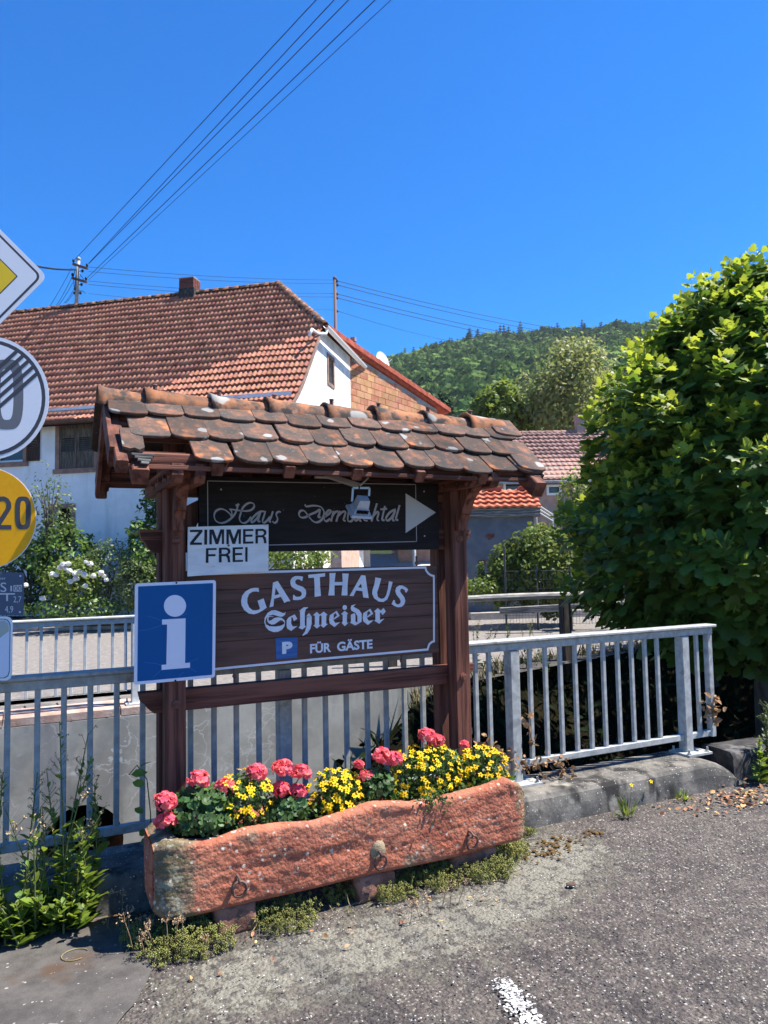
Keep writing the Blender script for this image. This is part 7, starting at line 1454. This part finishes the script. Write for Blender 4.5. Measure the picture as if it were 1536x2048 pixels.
# ================================================================== TREES MID DISTANCE, HILL, FOREST
def tree2(name, label, u, vtop, vbot, ru, D, n, ls, mt, seed, loose=.35, shape=SMALL, trunkv=1120, white=False, weep=False):
    g = np.random.default_rng(seed); s_ = D/F; c = at(u, (vtop+vbot)/2, D); rad = np.array([ru*s_, ru*s_, (vbot-vtop)/2*s_]); t = thing(name, label, 'tree', (c[0], c[1], 0)); b = MB(); tips = []
    b.tube([(c[0], c[1], 0), (c[0], c[1], c[2]*.6), c+np.array([0, 0, rad[2]*.75])], [.22, .16, .03], 8)
    nb = 46
    for k in range(nb):
        d = _n(g.normal(size=3)*np.array([1, 1, .9])+np.array([0, 0, .25])); q = c+d*rad*g.uniform(.45, .95); st = np.array([c[0], c[1], max(c[2]-rad[2]*.8, min(q[2]-.3*rad[2], c[2]+rad[2]*.6))]); b.tube([st, (st+q)/2+np.array([0, 0, .1*rad[2]]), q], [.07, .04, .012], 5); tips.append(q)
    wpart('trunk', b, M['birch_bark'] if white else M['bark'], t); T = np.array(tips); idx = g.integers(0, nb, n); spread = rad*loose*.62; off = g.normal(size=(n, 3))*spread
    if weep: off[:, 2] = -np.abs(off[:, 2])*1.5+.3*spread[2]
    pos = T[idx]+off; d = (pos-c)/rad; L_ = np.linalg.norm(d, axis=1); pos = np.where(L_[:, None] > 1.12, c+d/L_[:, None]*rad*1.05, pos)
    V, Fc = scatter(shape[0], shape[1], pos, rot_from(d*.5+np.array([0, 0, .5])+g.normal(size=(n, 3))*.7, g.uniform(0, 6, n)), g.uniform(ls*.6, ls*1.3, (n, 1))); put(obj('crown', arr_mesh('crown', V, Fc, M[mt]), None, stuff=True), t); return t
M['birch_bark'] = mat('birch_bark', (.42, .40, .36), (.2, .18, .16), 5, (1, 1, 4), rough=.9)
tree2('green_tree', 'round bright green tree between the shelter roof and the birch', 1012, 766, 895, 62, 48, 4600, .42, 'shrub_lt', 41)
tree2('birch_tree', 'airy olive green birch standing behind the brown tiled house', 1138, 668, 892, 96, 46, 6800, .32, 'birch', 42, loose=.34, white=True, weep=True)
tree2('birch_tree', 'lower olive birch at the right, partly hidden by the big tree', 1200, 730, 900, 60, 50, 3000, .30, 'birch', 43, white=True, weep=True)
tree2('dark_conifer', 'dark spreading conifer below the red verge of the brick building', 868, 790, 850, 34, 60, 1500, .35, 'fir', 44)
# hill: depth along view and azimuth
def az_px(u): return math.atan2((u-768), F)
def ridge_el(az):  # elevation tangent of the tree line base
    u = 768+F*math.tan(max(-1.2, min(1.2, az))); us = [-400, 400, 700, 790, 850, 920, 1000, 1080, 1160, 1240, 1400, 1800, 3000]; vs = [940, 860, 770, 738, 722, 706, 694, 686, 680, 674, 660, 640, 660]; v = float(np.interp(u, us, vs)); return (1122-.0194*(u-768)-v)/F*math.cos(az)
HD0, HD1 = 120., 430.
def hillp(az, f):
    D = HD0+(HD1-HD0)*f; zt = EYE+ridge_el(az)*HD1; z = zt*(f**1.0)*(1.0)+6*noise.noise(Vector((az*7, f*3, 1)))*min(1, f*3)*(1-f*.8) if f <= 1 else zt-(f-1)*60
    ry = math.radians(25.46)+az; return np.array([math.sin(ry)*D, math.cos(ry)*D, max(z, -1)-.5*(f == 0)])
hb = MB(); hb.grid(lambda a, f: hillp(a, f), np.linspace(-1.25, 1.35, 90), list(np.linspace(0, 1, 22))+[1.3, 1.8]); struct('hill', hb, M['hill'], smooth=True)
g = np.random.default_rng(9); CV = []; CF = []
def blob_crown(seed, n=110):
    g = np.random.default_rng(seed); d = g.normal(size=(n, 3)); d /= np.linalg.norm(d, axis=1, keepdims=True); d[:, 2] = np.abs(d[:, 2])*1.0-.25; w_ = np.array([noise.noise(Vector(q*2.2)+Vector((seed, 0, 0))) for q in d])[:, None]
    return scatter(np.array([(-.5, -.4, 0), (.5, -.45, .1), (.55, .4, 0), (-.4, .5, .12)]), np.array([(0, 1, 2, 3)]), d*(1+.35*w_), rot_from(d+g.normal(size=(n, 3))*.35, g.uniform(0, 6, n)), g.uniform(.22, .42, (n, 1)))
bcs = [blob_crown(s_) for s_ in range(4)]; nt_ = 3000; Vs = []; Fs = []; off = 0
azs = np.concatenate([g.uniform(-.03, .42, 2300), g.uniform(-1.2, 1.3, 900)]); ffs = g.uniform(.10, 1.0, len(azs))**.85
for i, (a, f) in enumerate(zip(azs, ffs)):
    p = hillp(a, f); r = g.uniform(2.2, 6.4); V, Fc = bcs[i % 4]; V2 = V*np.array([r, r, r*g.uniform(.9, 1.3)])+p+np.array([0, 0, r*.7]); Vs.append(V2); Fs.append(Fc+off); off += len(V2)
obj('forest', arr_mesh('forest', np.concatenate(Vs), np.concatenate(Fs), M['forest']), None, label='broadleaf forest covering the far hillside', cat='forest', stuff=True)
def fir_mesh(seed):
    g = np.random.default_rng(seed); V = []; Fs = []
    for k in range(9):
        f = k/9; zz = .16+.84*f; r = .30*(1-f)**.85+.02; m = 9
        for j in range(m): a = 2*math.pi*(j+g.uniform(-.3, .3))/m; L_ = r*g.uniform(.7, 1.15); o = len(V); V += [(0, 0, zz+.05), (L_*math.cos(a-.28)*.7, L_*math.sin(a-.28)*.7, zz-.03), (L_*math.cos(a), L_*math.sin(a), zz-.06*(1-f)), (L_*math.cos(a+.28)*.7, L_*math.sin(a+.28)*.7, zz-.03)]; Fs += [(o, o+1, o+2, o+3)]
    return np.array(V), np.array(Fs)
fm = []
for s_ in range(4):
    V, Fc = fir_mesh(s_); m_ = arr_mesh('fir_tree', V, Fc, M['fir']); bm = bmesh.new(); bm.from_mesh(m_); bmesh.ops.create_cone(bm, segments=5, radius1=.02, radius2=.008, depth=.5, cap_ends=False, matrix=Matrix.Translation((0, 0, .2))); bm.to_mesh(m_); bm.free(); fm.append(m_)
us = list(np.linspace(800, 1262, 58)+g.normal(size=58)*6)
for i, u in enumerate(us):
    az = az_px(u); p = hillp(az, .97+g.uniform(-.05, .03)); o = bpy.data.objects.new('fir_tree', fm[i % 4]); COL.objects.link(o); h = g.uniform(9, 16)*(1.15 if 930 < u < 1060 else .9); w_ = h*g.uniform(.85, 1.15)
    o.location = p+np.array([0, 0, .5]); o.scale = (w_, w_, h); o.rotation_euler = (0, 0, g.uniform(0, 6)); o['label'] = 'dark fir standing on the skyline of the far wooded hill'; o['category'] = 'tree'; o['group'] = 'firs along the skyline of the far hill'

# ================================================================== summer haze in the valley air
hz = MB(); hz.box2((-620, -80, -2.8), (620, 700, 240)); hm = bpy.data.materials.new('haze'); hm.use_nodes = True; hn = hm.node_tree; hn.nodes.remove(hn.nodes['Principled BSDF'])
pv_ = hn.nodes.new('ShaderNodeVolumePrincipled'); pv_.inputs['Color'].default_value = (.80, .90, 1, 1); pv_.inputs['Density'].default_value = HAZE; pv_.inputs['Anisotropy'].default_value = .2; hn.links.new(pv_.outputs[0], hn.nodes['Material Output'].inputs['Volume'])
hzo = obj('haze', hz, hm, stuff=True, label='thin blue summer haze filling the valley air', cat='haze')

# ================================================================== POLES AND WIRES
def wire(label, a, c, sag=.3, r=.011, mt='wire', name='overhead_wire', grp=None, n=24):
    a, c = np.array(a), np.array(c); pts = [a+(c-a)*t-np.array([0, 0, sag*4*t*(1-t)]) for t in np.linspace(0, 1, n)]; b = MB(); b.tube(pts, r, 5); obj(name, b, M[mt], label=label, cat='wire', group=grp)
qd = None
for s_ in np.linspace(2, 17, 600):
    q = hp(s_, T_R, Z_R); w_ = ROT.T@(q-CAM)
    if w_[0]/w_[2]*F+768 < 153: qd = q; break
PDp = float((ROT.T@(qd-CAM))[2])
def p1(u, v, d=0.): return PD(u, v, PDp+d)
rp_ = thing('roof_pole', 'pale steel roof pole with two insulator crossarms on the white house ridge', 'utility pole', tuple(qd))
b = MB(); b.tube([qd-np.array([0, 0, .3]), p1(157, 520)], [.075, .065], 10); b.sphere(p1(157, 518), (.09, .09, .08), 10, 6); b.tube([p1(157, 518), p1(157, 513)], [.03, .008], 6); wpart('mast', b, M['pole'], rp_, smooth=True)
for (a, c) in (((146, 528), (175, 537)), ((144, 556), (173, 564))):
    b = MB(); b.beam(p1(*a, .0), p1(*c, -.1), .09, .09); wpart('crossarm', b, M['pole_brown'], rp_)
    for q in (a, c):
        b = MB(); t_ = p1(q[0]+(1 if q == a else -1), q[1]); b.tube([t_, t_+np.array([0, 0, .10])], .015, 5); b.sphere(t_+np.array([0, 0, .13]), (.05, .05, .07), 8, 6); wpart('insulator', b, M['porcelain'], rp_, smooth=True)
for (u, v) in ((165, 542), (163, 569), (150, 578), (149, 586), (161, 586)): b = MB(); t_ = p1(u, v, -.05); b.sphere(t_, (.05, .05, .06), 8, 5); b.tube([t_, p1(156, v)], .015, 5); wpart('insulator', b, M['porcelain'], rp_, smooth=True)
for pts in ([(150, 540), (147, 552), (148, 570), (150, 582)], [(153, 540), (151, 560), (150, 575)], [(156, 545), (166, 556), (168, 562)], [(158, 582), (166, 582), (171, 587)]): b = MB(); b.tube([p1(*q, -.12) for q in pts], .012, 5); wpart('jumper_cable', b, M['cable'], rp_)
qb = at(668, 640, 34); lp = thing('utility_pole', 'slim brown roof pole rising behind the red verge of the brick building', 'utility pole', (qb[0], qb[1], 0)); D2 = 34.
b = MB(); tp_ = PD(669.5, 557, D2); b.tube([(tp_[0], tp_[1], 0), tp_], [.09, .07], 8); b.sphere(tp_, (.1, .1, .1), 8, 5); wpart('mast', b, M['pole_brown'], lp, smooth=True)
for v in (562, 570, 588, 596, 622): b = MB(); t_ = PD(674 if v != 570 else 675, v, D2); b.beam(PD(669, v+5, D2), t_, .03, .03); b.sphere(t_, (.06, .06, .08), 8, 5); wpart('insulator', b, M['porcelain'], lp, smooth=True)
over = [((148, 521), (632, 0), 'leftmost overhead wire running up from the roof pole'), ((177, 527), (668, 0), 'second overhead wire rising from the roof pole'), ((178, 527), (697, 0), 'third overhead wire rising from the roof pole'), ((174, 556), (750, 0), 'fourth overhead wire rising from the lower crossarm'), ((177, 560), (782, 0), 'rightmost faint overhead wire rising from the lower crossarm')]
for (a, c, lab) in over:
    A_ = p1(*a); B_ = PZ(c[0], c[1], A_[2]+.2); C_ = A_+(B_-A_)*5.0
    if c[0] == 782: wire(lab, A_, C_, .0, .007, grp=None, n=40)
    else: wire(lab, A_, C_, .0, .0105, n=40)
for i, (v1_, v2_, lab) in enumerate(((534, 560, 'topmost wire between the two roof poles'), (543, 567, 'second wire between the two roof poles'), (562, 587, 'third wire between the two roof poles'), (569, 594, 'fourth wire between the two roof poles'), (587, 620, 'lowest thin wire between the two roof poles'))): wire(lab, p1(177, v1_), PD(668, v2_, D2), .12, .009 if i < 4 else .006)
for i, (v1_, e_, lab) in enumerate(((562, (1262, 658), 'topmost wire running right from the second pole over the hill'), (570, (1262, 668), 'second wire running right from the second pole over the hill'), (588, (1262, 684), 'third wire running right from the second pole over the hill'), (596, (1262, 694), 'fourth wire running right from the second pole over the hill'), (622, (1020, 678), 'lowest faint wire running right from the second pole'))):
    a = PD(675, v1_, D2); c = PD(*e_, 70); wire(lab, a, a+(c-a)*1.35, .9, .016 if i < 4 else .010)
wire('thick twisted cable entering from the left to the roof pole', PD(-160, 452, 14), p1(152, 539), .25, .03, 'cable', 'supply_cable')
for i, (a, c) in enumerate((((143, 536), (100, 612)), ((142, 558), (112, 612)), ((146, 565), (116, 612)), ((147, 580), (128, 606)), ((148, 585), (130, 606)))): wire(['steepest', 'second', 'third', 'fourth', 'last'][i]+' service wire sloping left from the roof pole behind the ridge', p1(*a), p1(*c, 5), .05, .009)
